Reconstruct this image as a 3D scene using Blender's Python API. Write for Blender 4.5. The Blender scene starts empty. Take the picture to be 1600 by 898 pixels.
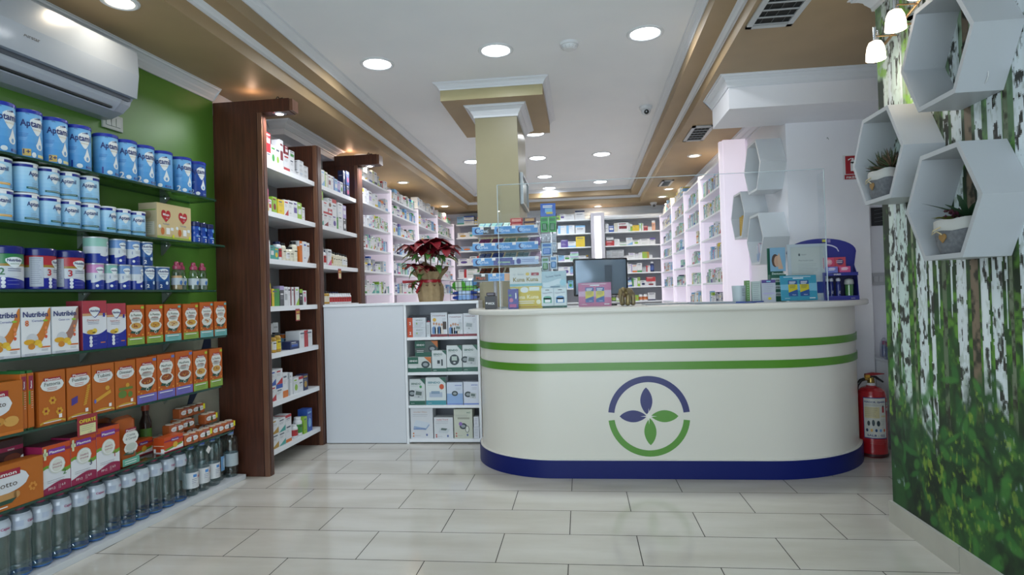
import bpy, bmesh, math, random
import numpy as np
from math import sin, cos, pi, radians, sqrt, atan2
from mathutils import Vector, Matrix

C = bpy.context.scene.collection
S = bpy.context.scene

# ---------------------------------------------------------------- camera, world, exposure
cam_d = bpy.data.cameras.new('camera')
cam_d.sensor_fit = 'HORIZONTAL'; cam_d.sensor_width = 36.0
cam_d.lens = 931.5 * 36.0 / 1600.0
cam_d.clip_start = 0.05; cam_d.clip_end = 60
cam = bpy.data.objects.new('camera', cam_d); C.objects.link(cam)
_y, _p, _r = 0.1145, 0.0128, -0.0289
_F = Vector((-sin(_y)*cos(_p), cos(_y)*cos(_p), sin(_p)))
_R0 = Vector((cos(_y), sin(_y), 0)); _U0 = _R0.cross(_F)
_R = cos(_r)*_R0 + sin(_r)*_U0; _U = -sin(_r)*_R0 + cos(_r)*_U0
_m = Matrix((_R, _U, -_F)).transposed().to_4x4(); _m.translation = Vector((0, 0, 1.10))
cam.matrix_world = _m
S.camera = cam
S.view_settings.view_transform = 'Standard'; S.view_settings.look = 'None'
S.view_settings.exposure = 0.38; S.view_settings.gamma = 1.0
S.view_settings.use_curve_mapping = False
S.cycles.use_denoising = True
S.cycles.max_bounces = 8; S.cycles.transparent_max_bounces = 24
S.cycles.transmission_bounces = 8; S.cycles.glossy_bounces = 4; S.cycles.diffuse_bounces = 4
S.cycles.sample_clamp_indirect = 4.0
S.cycles.caustics_reflective = False; S.cycles.caustics_refractive = False
S.cycles.blur_glossy = 1.0

W = bpy.data.worlds.new('world'); S.world = W; W.use_nodes = True
_bg = W.node_tree.nodes['Background']
_bg.inputs[0].default_value = (0.80, 0.90, 1.0, 1); _bg.inputs[1].default_value = 4.7
# daylight portal in the opening of the shop front (samples the sky only, adds no light of its own)
_pl = bpy.data.lights.new('shop_front_portal', 'AREA'); _pl.shape = 'RECTANGLE'
_pl.size = 3.6; _pl.size_y = 2.2; _pl.cycles.is_portal = True
_po = bpy.data.objects.new('shop_front_portal', _pl); C.objects.link(_po)
_po.location = (-0.5, -1.32, 1.25); _po.rotation_euler = (radians(90), 0, 0)

E_MAIN = 5.0     # watts of each round ceiling light
E_WARM = 3.0     # watts of each small warm soffit spot
E_BEAM = 3.0

# ---------------------------------------------------------------- materials
def lin(c):
    c = c.lstrip('#'); v = [int(c[i:i+2], 16)/255 for i in (0, 2, 4)]
    return tuple((x/12.92 if x <= .04045 else ((x+.055)/1.055)**2.4) for x in v)
_mc = {}
def M(col, rough=.5, metal=0.0, spec=.5, emit=0.0, ecol=None, coat=0.0):
    k = (col, rough, metal, spec, emit, ecol, coat)
    if k in _mc: return _mc[k]
    m = bpy.data.materials.new('mat_' + col.lstrip('#')); m.use_nodes = True
    b = m.node_tree.nodes['Principled BSDF']
    b.inputs['Base Color'].default_value = (*lin(col), 1)
    b.inputs['Roughness'].default_value = rough
    b.inputs['Metallic'].default_value = metal
    b.inputs['Specular IOR Level'].default_value = spec
    if coat: b.inputs['Coat Weight'].default_value = coat; b.inputs['Coat Roughness'].default_value = .08
    if emit:
        b.inputs['Emission Color'].default_value = (*lin(ecol or col), 1)
        b.inputs['Emission Strength'].default_value = emit
    _mc[k] = m; return m

def nodes(name):
    m = bpy.data.materials.new(name); m.use_nodes = True
    nt = m.node_tree; return m, nt, nt.nodes['Principled BSDF'], nt.links

def noise_mat(name, c1, c2, scale, rough=.5, stretch=(1, 1, 1), bump=0.0, detail=4, spec=.5, coord='Object'):
    m, nt, b, L = nodes(name)
    tc = nt.nodes.new('ShaderNodeTexCoord'); mp = nt.nodes.new('ShaderNodeMapping')
    mp.inputs['Scale'].default_value = stretch
    n = nt.nodes.new('ShaderNodeTexNoise'); n.inputs['Scale'].default_value = scale; n.inputs['Detail'].default_value = detail
    r = nt.nodes.new('ShaderNodeValToRGB')
    r.color_ramp.elements[0].position = .3; r.color_ramp.elements[0].color = (*lin(c1), 1)
    r.color_ramp.elements[1].position = .7; r.color_ramp.elements[1].color = (*lin(c2), 1)
    if coord == 'World':
        g = nt.nodes.new('ShaderNodeNewGeometry'); L.new(g.outputs['Position'], mp.inputs['Vector'])
    else: L.new(tc.outputs['Object'], mp.inputs['Vector'])
    L.new(mp.outputs[0], n.inputs['Vector']); L.new(n.outputs['Fac'], r.inputs[0]); L.new(r.outputs[0], b.inputs['Base Color'])
    b.inputs['Roughness'].default_value = rough; b.inputs['Specular IOR Level'].default_value = spec
    if bump:
        bp = nt.nodes.new('ShaderNodeBump'); bp.inputs['Strength'].default_value = bump; bp.inputs['Distance'].default_value = .002
        L.new(n.outputs['Fac'], bp.inputs['Height']); L.new(bp.outputs[0], b.inputs['Normal'])
    return m

def glassy(name, tint, refl=.08, rough=.02, edge=.55):
    """thin clear sheet: see-through with a fresnel-weighted mirror coat"""
    m = bpy.data.materials.new(name); m.use_nodes = True; nt = m.node_tree; nt.nodes.clear(); L = nt.links
    o = nt.nodes.new('ShaderNodeOutputMaterial'); mx = nt.nodes.new('ShaderNodeMixShader')
    t = nt.nodes.new('ShaderNodeBsdfTransparent'); t.inputs[0].default_value = (*tint, 1)
    g = nt.nodes.new('ShaderNodeBsdfGlossy'); g.inputs['Roughness'].default_value = rough
    lw = nt.nodes.new('ShaderNodeLayerWeight'); lw.inputs['Blend'].default_value = .25
    mt = nt.nodes.new('ShaderNodeMath'); mt.operation = 'MULTIPLY_ADD'; mt.inputs[1].default_value = edge; mt.inputs[2].default_value = refl
    L.new(lw.outputs['Facing'], mt.inputs[0]); L.new(mt.outputs[0], mx.inputs[0])
    L.new(t.outputs[0], mx.inputs[1]); L.new(g.outputs[0], mx.inputs[2]); L.new(mx.outputs[0], o.inputs[0])
    return m

WHITE = M('#dfe2e6', .35)
LAM = M('#e6e9ee', .3)            # white laminate
PAINT_W = noise_mat('white_paint', '#e8e8ee', '#eeeef3', 3, .55, coord='World')
CEIL = noise_mat('ceiling_paint', '#e6e8ec', '#ecedf0', 2, .6, coord='World')
TAN = noise_mat('tan_paint', '#9b8464', '#a9906d', 2, .5, coord='World')
COLTAN = noise_mat('column_paint', '#8a8366', '#938b6c', 3, .4, coord='World')
GREENW = noise_mat('green_wall', '#4f7d2a', '#588830', 2, .42, coord='World')
GREYW = noise_mat('grey_wall', '#8d8d80', '#98978b', 3, .5, coord='World')
TRIMW = M('#d9dce2', .4)
WOOD = noise_mat('dark_wood', '#3b1e12', '#532c1c', 9, .38, (9, 9, .5), coord='World', detail=6)
WOOD2 = noise_mat('wood_edge', '#5d3c2c', '#73503d', 9, .3, (9, 9, .5), coord='World', detail=6)
SHG = glassy('shelf_glass', (.80, .90, .84), .05)
SHGE = M('#1d4236', .12)
ACRYL = glassy('clear_acrylic', (.965, .98, .988), .003, .01, .09)
ACRE = M('#c3d2da', .15)
CHROME = M('#c8ccd0', .15, 1.0)
BLACK = M('#101114', .35)
DGREY = M('#3a3c40', .4)
BULB = M('#ffffff', .5, emit=9.0, ecol='#f4f8ff')
BULBW = M('#ffffff', .5, emit=10.0, ecol='#ffe9c8')
PINKGLOW = M('#ece4ec', .4, emit=.34, ecol='#f2e2f2')  # light bars on the shelf edges; on the end panel face an added glow
PANELGLOW = M('#ece4ec', .4, emit=.24, ecol='#f2e2f2')  # white laminate with emission added in place of light falling on it

# ---------------------------------------------------------------- mesh builder
_tc = {}
def glyphs(s, bold=False):
    k = (s, bold)
    if k in _tc: return _tc[k]
    cu = bpy.data.curves.new('t', 'FONT'); cu.body = s; cu.size = 1; cu.resolution_u = 2
    if bold: cu.offset = .022
    ob = bpy.data.objects.new('t', cu); C.objects.link(ob)
    dg = bpy.context.evaluated_depsgraph_get(); me = ob.evaluated_get(dg).to_mesh()
    vs = [(v.co.x, v.co.y) for v in me.vertices]; fs = [tuple(p.vertices) for p in me.polygons]
    ob.evaluated_get(dg).to_mesh_clear(); bpy.data.objects.remove(ob); bpy.data.curves.remove(cu)
    if vs:
        x0 = min(v[0] for v in vs); x1 = max(v[0] for v in vs)
        vs = [(v[0]-x0, v[1]) for v in vs]; w = x1-x0
    else: w = 0
    _tc[k] = (vs, fs, w); return _tc[k]

class MB:
    def __init__(s): s.v = []; s.f = []; s.m = []; s.s = []; s.mats = []
    def mi(s, mat):
        for i, q in enumerate(s.mats):
            if q is mat: return i
        s.mats.append(mat); return len(s.mats)-1
    def add(s, vs, fs, mat, smooth=False):
        o = len(s.v); s.v.extend(vs); i = s.mi(mat)
        for f in fs: s.f.append(tuple(o+k for k in f)); s.m.append(i); s.s.append(smooth)
    def box(s, x0, x1, y0, y1, z0, z1, mat, top=None, front=None):
        vs = [(x0,y0,z0),(x1,y0,z0),(x1,y1,z0),(x0,y1,z0),(x0,y0,z1),(x1,y0,z1),(x1,y1,z1),(x0,y1,z1)]
        s.add(vs, [(3,2,1,0),(1,2,6,5),(2,3,7,6),(3,0,4,7)], mat)
        s.add(vs, [(4,5,6,7)], top or mat); s.add(vs, [(0,1,5,4)], front or mat)
    def bbox(s, x0, x1, y0, y1, z0, z1, mat, b=.002):
        """box with small chamfers all round"""
        bm = bmesh.new(); bmesh.ops.create_cube(bm, size=1)
        for v in bm.verts: v.co = ((x0+x1)/2+v.co.x*(x1-x0), (y0+y1)/2+v.co.y*(y1-y0), (z0+z1)/2+v.co.z*(z1-z0))
        bmesh.ops.bevel(bm, geom=bm.edges[:], offset=b, segments=2, affect='EDGES', profile=.5)
        bm.verts.index_update()
        s.add([tuple(v.co) for v in bm.verts], [tuple(v.index for v in f.verts) for f in bm.faces], mat); bm.free()
    def quad(s, p, mat): s.add(list(p), [tuple(range(len(p)))], mat)
    def lathe(s, prof, mat, n=20, cx=0, cy=0, a0=0, a1=2*pi, smooth=True, z=0):
        """prof: list of (r, z) ; mat one or a list per segment"""
        full = abs(a1-a0-2*pi) < 1e-6; cnt = n if full else n+1
        vs = []
        for r, zz in prof:
            for k in range(cnt):
                a = a0+(a1-a0)*k/n; vs.append((cx+r*sin(a), cy-r*cos(a), z+zz))
        for j in range(len(prof)-1):
            mt = mat[j] if isinstance(mat, list) else mat
            s.add(vs[j*cnt:(j+2)*cnt], [(k, (k+1) % cnt, cnt+(k+1) % cnt, cnt+k) for k in range(n)], mt, smooth)
    def tube(s, pts, r, mat, n=8, cap=True):
        pts = [Vector(p) for p in pts]; rs = r if isinstance(r, (list, tuple)) else [r]*len(pts)
        vs = []; up = None
        for i, p in enumerate(pts):
            d = (pts[min(i+1, len(pts)-1)]-pts[max(i-1, 0)]).normalized()
            if up is None: up = Vector((0, 0, 1)) if abs(d.z) < .9 else Vector((1, 0, 0))
            a = d.cross(up).normalized(); b = a.cross(d).normalized(); up = b
            for k in range(n):
                t = 2*pi*k/n; vs.append(tuple(p+(a*cos(t)+b*sin(t))*rs[i]))
        fs = [(i*n+k, i*n+(k+1) % n, (i+1)*n+(k+1) % n, (i+1)*n+k) for i in range(len(pts)-1) for k in range(n)]
        s.add(vs, fs, mat, True)
        if cap: s.add(vs[:n], [tuple(range(n))], mat); s.add(vs[-n:], [tuple(range(n))], mat)
    def prism(s, poly, z0, z1, mat, side=None, axis='z'):
        n = len(poly)
        def P(a, b, c): return {'z': (a, b, c), 'y': (a, c, b), 'x': (c, a, b)}[axis]
        vs = [P(a, b, z0) for a, b in poly]+[P(a, b, z1) for a, b in poly]
        s.add(vs, [tuple(range(n))[::-1], tuple(range(n, 2*n))], mat)
        s.add(vs, [(k, (k+1) % n, n+(k+1) % n, n+k) for k in range(n)], side or mat)
    def sweep(s, path, prof, mat, closed=False):
        """prof [(off, z)] offset to the left of the path's direction, mitred"""
        n = len(path); rows = []
        for i in range(n):
            p = Vector(path[i]); a = Vector(path[i-1]) if (i or closed) else None; b = Vector(path[(i+1) % n]) if (i < n-1 or closed) else None
            ns = []
            for q0, q1 in ((a, p), (p, b)):
                if q0 is None or q1 is None: continue
                d = (q1-q0).normalized(); ns.append(Vector((-d.y, d.x)))
            if len(ns) == 2:
                mvec = (ns[0]+ns[1]); mvec = mvec/max(.2, mvec.dot(ns[0]))
            else: mvec = ns[0]
            rows.append([(p.x+mvec.x*o, p.y+mvec.y*o, z) for o, z in prof])
        k = len(prof); vs = [q for r in rows for q in r]
        fs = []
        for i in range(n if closed else n-1):
            j = (i+1) % n
            for t in range(k-1): fs.append((i*k+t, i*k+t+1, j*k+t+1, j*k+t))
        s.add(vs, fs, mat)
        if not closed:
            s.add(rows[0], [tuple(range(k))], mat); s.add(rows[-1], [tuple(range(k))], mat)
    def xf(s, mtx, start=0):
        for i in range(start, len(s.v)): s.v[i] = tuple(mtx @ Vector(s.v[i]))
    def build(s, name, parent=None, loc=(0, 0, 0), rz=0, rot=None):
        me = bpy.data.meshes.new(name); me.from_pydata([tuple(v) for v in s.v], [], s.f)
        for q in s.mats: me.materials.append(q)
        me.polygons.foreach_set('material_index', s.m); me.polygons.foreach_set('use_smooth', s.s); me.update()
        o = bpy.data.objects.new(name, me); C.objects.link(o)
        if parent: o.parent = parent
        o.location = loc; o.rotation_euler = rot or (0, 0, rz)
        return o

class Cv:
    """printing surface on a mesh builder: flat front of a carton, its near side, or a curved wall"""
    def __init__(s, mb, mode, d, e=.0005, zoff=0.0, cx=0.0, cy=0.0):
        s.mb = mb; s.mode = mode; s.d = d; s.e = e; s.z = zoff; s.cx = cx; s.cy = cy
    def pt(s, x, z, l):
        z += s.z
        if s.mode == 'cyl': a = x/s.d; r = s.d+l*s.e; return (s.cx+r*sin(a), s.cy-r*cos(a), z)
        if s.mode == 'front': return (s.cx+x, s.cy-(s.d+l*s.e), z)
        if s.mode == 'left': return (s.cx-(s.d+l*s.e), s.cy-x, z)
        if s.mode == 'right': return (s.cx+(s.d+l*s.e), s.cy+x, z)
        if s.mode == 'top': return (s.cx+x, s.cy+z-s.z, s.d+l*s.e)
    def shape(s, x0, x1, f0, f1, mat, l=1, n=8):
        vs = []
        for i in range(n+1):
            x = x0+(x1-x0)*i/n
            a = f0(x) if callable(f0) else f0; b = f1(x) if callable(f1) else f1
            if isinstance(a, complex): a = a.real
            if isinstance(b, complex): b = b.real
            vs += [s.pt(x, a, l), s.pt(x, b, l)]
        s.mb.add(vs, [(2*i, 2*i+2, 2*i+3, 2*i+1) for i in range(n)], mat)
    def rect(s, x0, x1, z0, z1, mat, l=1):
        s.shape(x0, x1, z0, z1, mat, l, max(1, int(abs(x1-x0)/.009)) if s.mode == 'cyl' else 1)
    def ell(s, cx, cz, rx, rz, mat, l=1, n=12):
        f = lambda x: rz*sqrt(max(0, 1-((x-cx)/rx)**2))
        s.shape(cx-rx, cx+rx, lambda x: cz-f(x), lambda x: cz+f(x), mat, l, n)
    def poly(s, pts, mat, l=1): s.mb.add([s.pt(x, z, l) for x, z in pts], [tuple(range(len(pts)))], mat)
    def text(s, t, x, z, size, mat, l=3, al='c', fit=None, bold=False, rot=0.0):
        vs, fs, w = glyphs(t, bold)
        sx = size
        if fit and w*size > 0: sx = fit/w
        ox = {'c': -w*sx/2, 'l': 0, 'r': -w*sx}[al]; c, q = cos(rot), sin(rot)
        out = []
        for a, b in vs:
            a = a*sx+ox; b = b*size
            out.append(s.pt(x+a*c-b*q, z+a*q+b*c, l))
        s.mb.add(out, fs, mat)
    def lines(s, x0, x1, z, n, dz, mat, l=2, th=.0012, seed=0):
        r = random.Random(seed)
        for i in range(n): s.rect(x0, x0+(x1-x0)*r.uniform(.6, 1), z-i*dz-th, z-i*dz, mat, l)

def empty(name, loc=(0, 0, 0), rz=0):
    o = bpy.data.objects.new(name, None); C.objects.link(o); o.location = loc; o.rotation_euler = (0, 0, rz); o.empty_display_size = .05
    return o
def tag(o, label, cat, group=None, kind=None):
    o['label'] = label; o['category'] = cat
    if group: o['group'] = group
    if kind: o['kind'] = kind
    return o
def struct(name, mb, label=None):
    o = mb.build(name); o['kind'] = 'structure'
    if label: o['label'] = label
    return o
ORD = ['first', 'second', 'third', 'fourth', 'fifth', 'sixth', 'seventh', 'eighth', 'ninth', 'tenth', 'eleventh', 'twelfth', 'thirteenth', 'fourteenth', 'fifteenth', 'sixteenth', 'seventeenth', 'eighteenth', 'nineteenth', 'twentieth']
INK = M('#1b2c6e', .5); INKG = M('#6d7480', .5); PAPER = M('#e9e9ea', .45)

# ================================================================ THE SETTING
# floor: 60 x 30 cm polished tiles in half bond over dark grout
TILE, _nt, _b, _L = nodes('floor_tile')
_g = _nt.nodes.new('ShaderNodeNewGeometry'); _n = _nt.nodes.new('ShaderNodeTexNoise'); _n.inputs['Scale'].default_value = 2.2; _n.inputs['Detail'].default_value = 5
_ml = _nt.nodes.new('ShaderNodeMapping'); _ml.inputs['Scale'].default_value = (.6, 2.2, 1)
_cr = _nt.nodes.new('ShaderNodeValToRGB'); _cr.color_ramp.elements[0].color = (*lin('#c3beb4'), 1); _cr.color_ramp.elements[1].color = (*lin('#d3d0c9'), 1)
_cr.color_ramp.elements[0].position = .35; _cr.color_ramp.elements[1].position = .65
_L.new(_g.outputs['Position'], _ml.inputs[0]); _L.new(_ml.outputs[0], _n.inputs['Vector']); _L.new(_n.outputs['Fac'], _cr.inputs[0]); _L.new(_cr.outputs[0], _b.inputs['Base Color'])
_b.inputs['Roughness'].default_value = .13; _b.inputs['Specular IOR Level'].default_value = .55
GROUT = M('#34312d', .8)
mb = MB()
mb.quad([(-2.7, -1.3, -.002), (2.45, -1.3, -.002), (2.45, 9.9, -.002), (-2.7, 9.9, -.002)], GROUT)
mb.box(-2.7, 2.45, -1.3, 9.9, -.08, -.0021, GROUT)
g_ = .0019
for k in range(-13, 26):
    y0 = 2.4455+k*.3; y1 = y0+.3
    off = 0 if k % 2 == 0 else .3
    for j in range(-4, 6):
        x0 = j*.6-.983+off; x1 = x0+.6
        a, b, c, d = max(x0+g_, -2.7), min(x1-g_, 2.45), max(y0+g_, -1.3), min(y1-g_, 9.9)
        if b > a and d > c: mb.quad([(a, c, 0), (b, c, 0), (b, d, 0), (a, d, 0)], TILE)
struct('floor', mb)

SH = 2.47; ZB = 2.58; ZM = 2.70       # soffit, upper step, main ceiling
YN = -1.3; YW = 9.78; YA = 9.30; YB = 9.13
XLn, XLf = -1.87, -1.735              # left soffit edge near, far
XRn, XRf = .83, .945
BLn, BLf = -1.735, -1.60
BRn, BRf = .68, .795
def crown_prof(h, w, zt):
    return [(0, zt-h), (w*.12, zt-h), (w*.15, zt-h*.82), (w*.3, zt-h*.62), (w*.36, zt-h*.55), (w*.42, zt-h*.42), (w*.7, zt-h*.2), (w*.86, zt-h*.17), (w*.88, zt-h*.06), (w, zt-h*.05), (w, zt)]
def quadring(mb, o, i, z, mat):
    """flat ring between outer and inner quads (lists of 4 xy)"""
    for k in range(4):
        j = (k+1) % 4
        mb.quad([(*o[k], z), (*o[j], z), (*i[j], z), (*i[k], z)], mat)
A4 = [(XLn, YN), (XRn, YN), (XRf, YA), (XLf, YA)]
B4 = [(BLn, YN), (BRn, YN), (BRf, YB), (BLf, YB)]
def vface(mb, poly, z0, z1, mat):
    for k in (1, 2, 3):
        j = (k+1) % 4
        mb.quad([(*poly[k], z0), (*poly[j], z0), (*poly[j], z1), (*poly[k], z1)], mat)
mb = MB()
mb.quad([(BLn-.2, YN, ZM), (BRn+.2, YN, ZM), (BRf+.2, YB+.2, ZM), (BLf-.2, YB+.2, ZM)], CEIL)
struct('ceiling', mb)
mb = MB()
mb.quad([(-2.7, YN, SH), (XLn, YN, SH), (XLf, YA, SH), (-2.7, YA, SH)], TAN)
mb.quad([(XRn, YN, SH), (2.45, YN, SH), (2.45, YA, SH), (XRf, YA, SH)], TAN)
mb.quad([(-2.7, YA, SH), (2.45, YA, SH), (2.45, 9.9, SH), (-2.7, 9.9, SH)], TAN)
vface(mb, A4, SH, ZB, TAN)
mb.quad([(XLn, YN, ZB), (BLn, YN, ZB), (BLf, YB, ZB), (XLf, YA, ZB)], TAN)
mb.quad([(XRn, YN, ZB), (BRn, YN, ZB), (BRf, YB, ZB), (XRf, YA, ZB)], TAN)
mb.quad([(XLf, YA, ZB), (BLf, YB, ZB), (BRf, YB, ZB), (XRf, YA, ZB)], TAN)
vface(mb, B4, ZB, ZM, TAN)
mb.box(-2.7, 2.45, YN, 9.9, ZM+.01, ZM+.06, CEIL)
struct('ceiling_soffit', mb)
mb = MB(); mb.sweep([A4[1], A4[2], A4[3], A4[0]], [(0, ZB-.035), (.008, ZB-.034), (.01, ZB-.022), (.022, ZB-.014), (.028, ZB-.006), (.034, ZB)], TRIMW); struct('trim_1', mb)
mb = MB(); mb.sweep([B4[1], B4[2], B4[3], B4[0]], crown_prof(.05, .05, ZM), TRIMW); struct('trim_2', mb)

# left front wall (slightly turned), left rear wall, back wall, right side walls
def LX(y, off=0.0): return -2.115+.07*(y-3.52)-off      # x of the glass-shelf front line at depth y
WO = .20
mb = MB()
p0, p1 = (LX(YN, WO), YN), (LX(3.57, WO), 3.57)
mb.quad([(*p0, 0), (*p1, 0), (*p1, .97), (*p0, .97)], GREYW)
mb.quad([(*p0, .97), (*p1, .97), (*p1, SH), (*p0, SH)], GREENW)
mb.quad([(p0[0]-.1, p0[1], 0), (p1[0]-.1, p1[1], 0), (p1[0]-.1, p1[1], SH), (p0[0]-.1, p0[1], SH)], PAINT_W)
struct('wall_left', mb)
mb = MB(); mb.sweep([p1, p0], crown_prof(.075, .07, SH), TRIMW)
mb.v = [(x, y, z) for x, y, z in mb.v]
o_ = struct('trim_3', mb)
mb = MB(); mb.box(-2.42, -2.315, 3.57, 9.9, 0, SH, PAINT_W); struct('wall_left_rear', mb)
mb = MB(); mb.box(-2.42, 2.45, YW, YW+.1, 0, SH, PAINT_W); struct('wall_back', mb)
mb = MB(); mb.sweep([(1.48, YW), (-2.315, YW)], [(0, SH-.11), (.01, SH-.11), (.012, SH-.06), (.02, SH-.055), (.03, SH-.04), (.06, SH-.012), (.07, SH-.01), (.07, SH)], TRIMW); struct('trim_4', mb)
mb = MB(); mb.box(1.48, 1.60, 4.60, 9.9, 0, SH, PAINT_W); struct('wall_right_rear', mb)
mb = MB(); mb.sweep([(1.48, 4.5), (1.48, YW)], crown_prof(.075, .07, SH), TRIMW); struct('trim_5', mb)
mb = MB(); mb.box(1.48, 2.02, 4.42, 4.60, 0, SH, PAINT_W); mb.box(2.02, 2.45, 4.60, 4.70, 0, SH, PAINT_W)
mb.box(2.30, 2.45, 2.6, 4.60, 0, SH, PAINT_W); mb.box(1.50, 2.45, 2.50, 2.60, 0, SH, PAINT_W); struct('wall_service', mb)
# boxed beam from the right
mb = MB(); mb.box(.99, 2.30, 3.98, 4.46, 2.262, SH, PAINT_W)
struct('ceiling_beam', mb)
mb = MB(); mb.sweep([(2.30, 3.98), (.99, 3.98), (.99, 4.46)], crown_prof(.07, .065, SH), TRIMW)
struct('trim_6', mb)
# boxed duct on the left above the wooden shelving
mb = MB(); mb.box(-2.315, -2.20, 4.29, 5.23, 2.372, SH, PAINT_W); struct('ceiling_duct', mb)
mb = MB(); mb.sweep([(-2.315, 4.29), (-2.20, 4.29), (-2.20, 5.23), (-2.315, 5.23)][::-1], crown_prof(.055, .075, SH), TRIMW); struct('trim_7', mb)
# column with its stepped capital
mb = MB(); mb.box(-.78, -.45, 4.582, 5.25, 0, 2.60, COLTAN); CAPT = noise_mat('capital_paint', '#a59b74', '#ada37c', 3, .4, coord='World')
mb.box(-1.005, -.235, 4.377, 5.44, 2.572, ZM-.01, TAN, front=CAPT)
mb.sweep([(-.78, 4.582), (-.45, 4.582), (-.45, 5.25), (-.78, 5.25)][::-1], crown_prof(.085, .075, 2.572), TRIMW, closed=True)
mb.sweep([(-1.005, 4.377), (-.235, 4.377), (-.235, 5.44), (-1.005, 5.44)][::-1], crown_prof(.05, .05, ZM), TRIMW, closed=True)
tag(struct('column', mb), 'tan square column with white stepped capital behind the counter', 'column')
# shop front behind the camera: glazed, with a door
mb = MB()
mb.box(-2.62, -2.4, -1.36, -1.26, 0, ZM, PAINT_W); mb.box(1.38, 1.62, -1.36, -1.26, 0, ZM, PAINT_W); mb.box(-2.62, 1.62, -1.36, -1.26, 2.36, ZM+.05, PAINT_W)
struct('wall_front', mb)
FR = M('#8b8f94', .35, .6)
mb = MB()
for x in (-2.4, -1.2, -.2, .62, 1.34): mb.box(x, x+.05, -1.34, -1.29, 0, 2.36, FR)
mb.box(-2.4, 1.38, -1.34, -1.29, 2.31, 2.36, FR); mb.box(-2.4, -.2, -1.34, -1.29, 0, .06, FR); mb.box(.62, 1.38, -1.34, -1.29, 0, .06, FR)
mb.box(-2.4, 1.38, -1.318, -1.312, .02, 2.33, glassy('window_glass', (.96, .98, .98), .04))
struct('window_1', mb)

# ---- mural wall: printed birch-wood paper, painted cell by cell on a fine grid
def vnoise(shape_y, shape_z, sy, sz, seed, octv=1):
    r = np.random.RandomState(seed); out = np.zeros((len(shape_z), len(shape_y))); amp = 1; tot = 0
    for o in range(octv):
        g = r.rand(256, 256)
        Y = shape_y/sy*(2**o)+7.3*o; Z = shape_z/sz*(2**o)+3.1*o
        yi = np.floor(Y).astype(int); zi = np.floor(Z).astype(int); fy = Y-yi; fz = Z-zi
        fy = fy*fy*(3-2*fy); fz = fz*fz*(3-2*fz); yi %= 256; zi %= 256; y2 = (yi+1) % 256; z2 = (zi+1) % 256
        a = g[np.ix_(zi, yi)]; b = g[np.ix_(zi, y2)]; c = g[np.ix_(z2, yi)]; d = g[np.ix_(z2, y2)]
        v = (a*(1-fy)+b*fy)*(1-fz)[:, None]+(c*(1-fy)+d*fy)*fz[:, None]
        out += v*amp; tot += amp; amp *= .55
    return out/tot
MX = 1.405
st = .0055
ys = np.arange(1.25, 2.95+st/2, st); zs = np.arange(.0, SH+st/2, st)
ny, nz = len(ys), len(zs); yc = (ys[:-1]+ys[1:])/2; zc = (zs[:-1]+zs[1:])/2
Yg, Zg = np.meshgrid(yc, zc)
n1 = vnoise(yc, zc, .10, .14, 1, 4); n2 = vnoise(yc, zc, .03, .035, 2, 3); n3 = vnoise(yc, zc, .22, .3, 3, 2); n4 = vnoise(yc, zc, .012, .03, 4, 2)
def mixc(a, b, t): t = np.clip(t, 0, 1)[..., None]; return a*(1-t)+b*t
def col(h): return np.array(lin(h))
img = np.zeros((nz-1, ny-1, 3))+col('#13260f')
img = mixc(img, col('#24521b')+0*img, (n1-.42)*5)
img = mixc(img, col('#558a2e')+0*img, (n2*.6+n1*.4-.57)*7)
pale = np.clip((Zg-1.45)/.6, 0, 1)*.75
img = mixc(img, col('#a9c3a8')+0*img, pale*np.clip((n1-.40)*5, .0, 1))
grs = np.clip(1-np.abs(Zg-.95)/.35, 0, 1)
img = mixc(img, col('#5c8f2a')+0*img, grs*np.clip((n2-.45)*5, 0, 1)*.8)
trunks = [(2.875, .055, '#cfdcd6', .1), (2.79, .085, '#c4d6d2', .25), (2.71, .02, '#7f8f6c', 0), (2.65, .07, '#d3dfe2', 0), (2.582, .030, '#d8e0e4', 0),
          (2.50, .03, '#5f6f55', 0), (2.39, .062, '#d5dee2', 0), (2.318, .045, '#7a6a58', 0), (2.266, .045, '#dbe4e8', 0), (2.197, .058, '#d6e0e5', 0), (2.13, .022, '#6d7a62', 0),
          (2.06, .07, '#dbe4ea', 0), (1.97, .05, '#d0dadd', 0), (1.88, .06, '#d6dfe2', 0), (1.80, .035, '#5d5344', 0), (1.70, .07, '#d5dfe2', 0), (1.58, .06, '#ccd6d8', 0), (1.45, .07, '#d5dde0', 0), (1.33, .05, '#cfd8da', 0)]
rr = random.Random(5)
more = [(y+rr.uniform(-.01, .01), .024+.012*rr.random(), '#cdd8dc', 9) for y in (2.84, 2.755, 2.61, 2.545, 2.44, 2.36, 2.16, 2.02, 1.93, 1.84, 1.75)]
for (ty, w, h, kd) in more+trunks:
    wob = (vnoise(np.array([ty*10]), zc, 1, .35, int(ty*100), 2)[:, 0]-.5)*.014
    c0 = ty+wob[:, None]; ww = w*(1.02-.10*Zg) if kd != 9 else w*np.clip((Zg-.9)*2, 0, 1)
    dx = (Yg-c0)/(ww/2+1e-6); inside = np.abs(dx) < 1+.12*(n4-.5)
    c = mixc(col(h)+0*img, col(h)*.80+0*img, np.clip(np.abs(dx)**3, 0, 1)*.7)
    if '#7' in h or '#5' in h or '#6' in h: c = mixc(c, col('#2a2a1c')+0*img, (n2-.45)*5)
    else:
        bark = vnoise(yc, zc, .02, .045, int(ty*1000) % 997, 3)
        big = vnoise(yc, zc, .035, .06, int(ty*777) % 991, 2)
        c = mixc(c, col('#2c2e28')+0*img, (bark-.575)*13+np.clip((big-.71)*20, 0, 1))
        c = mixc(c, col('#93a195')+0*img, np.clip((n4-.6)*3, 0, .5))
    img[inside] = c[inside]
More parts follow.
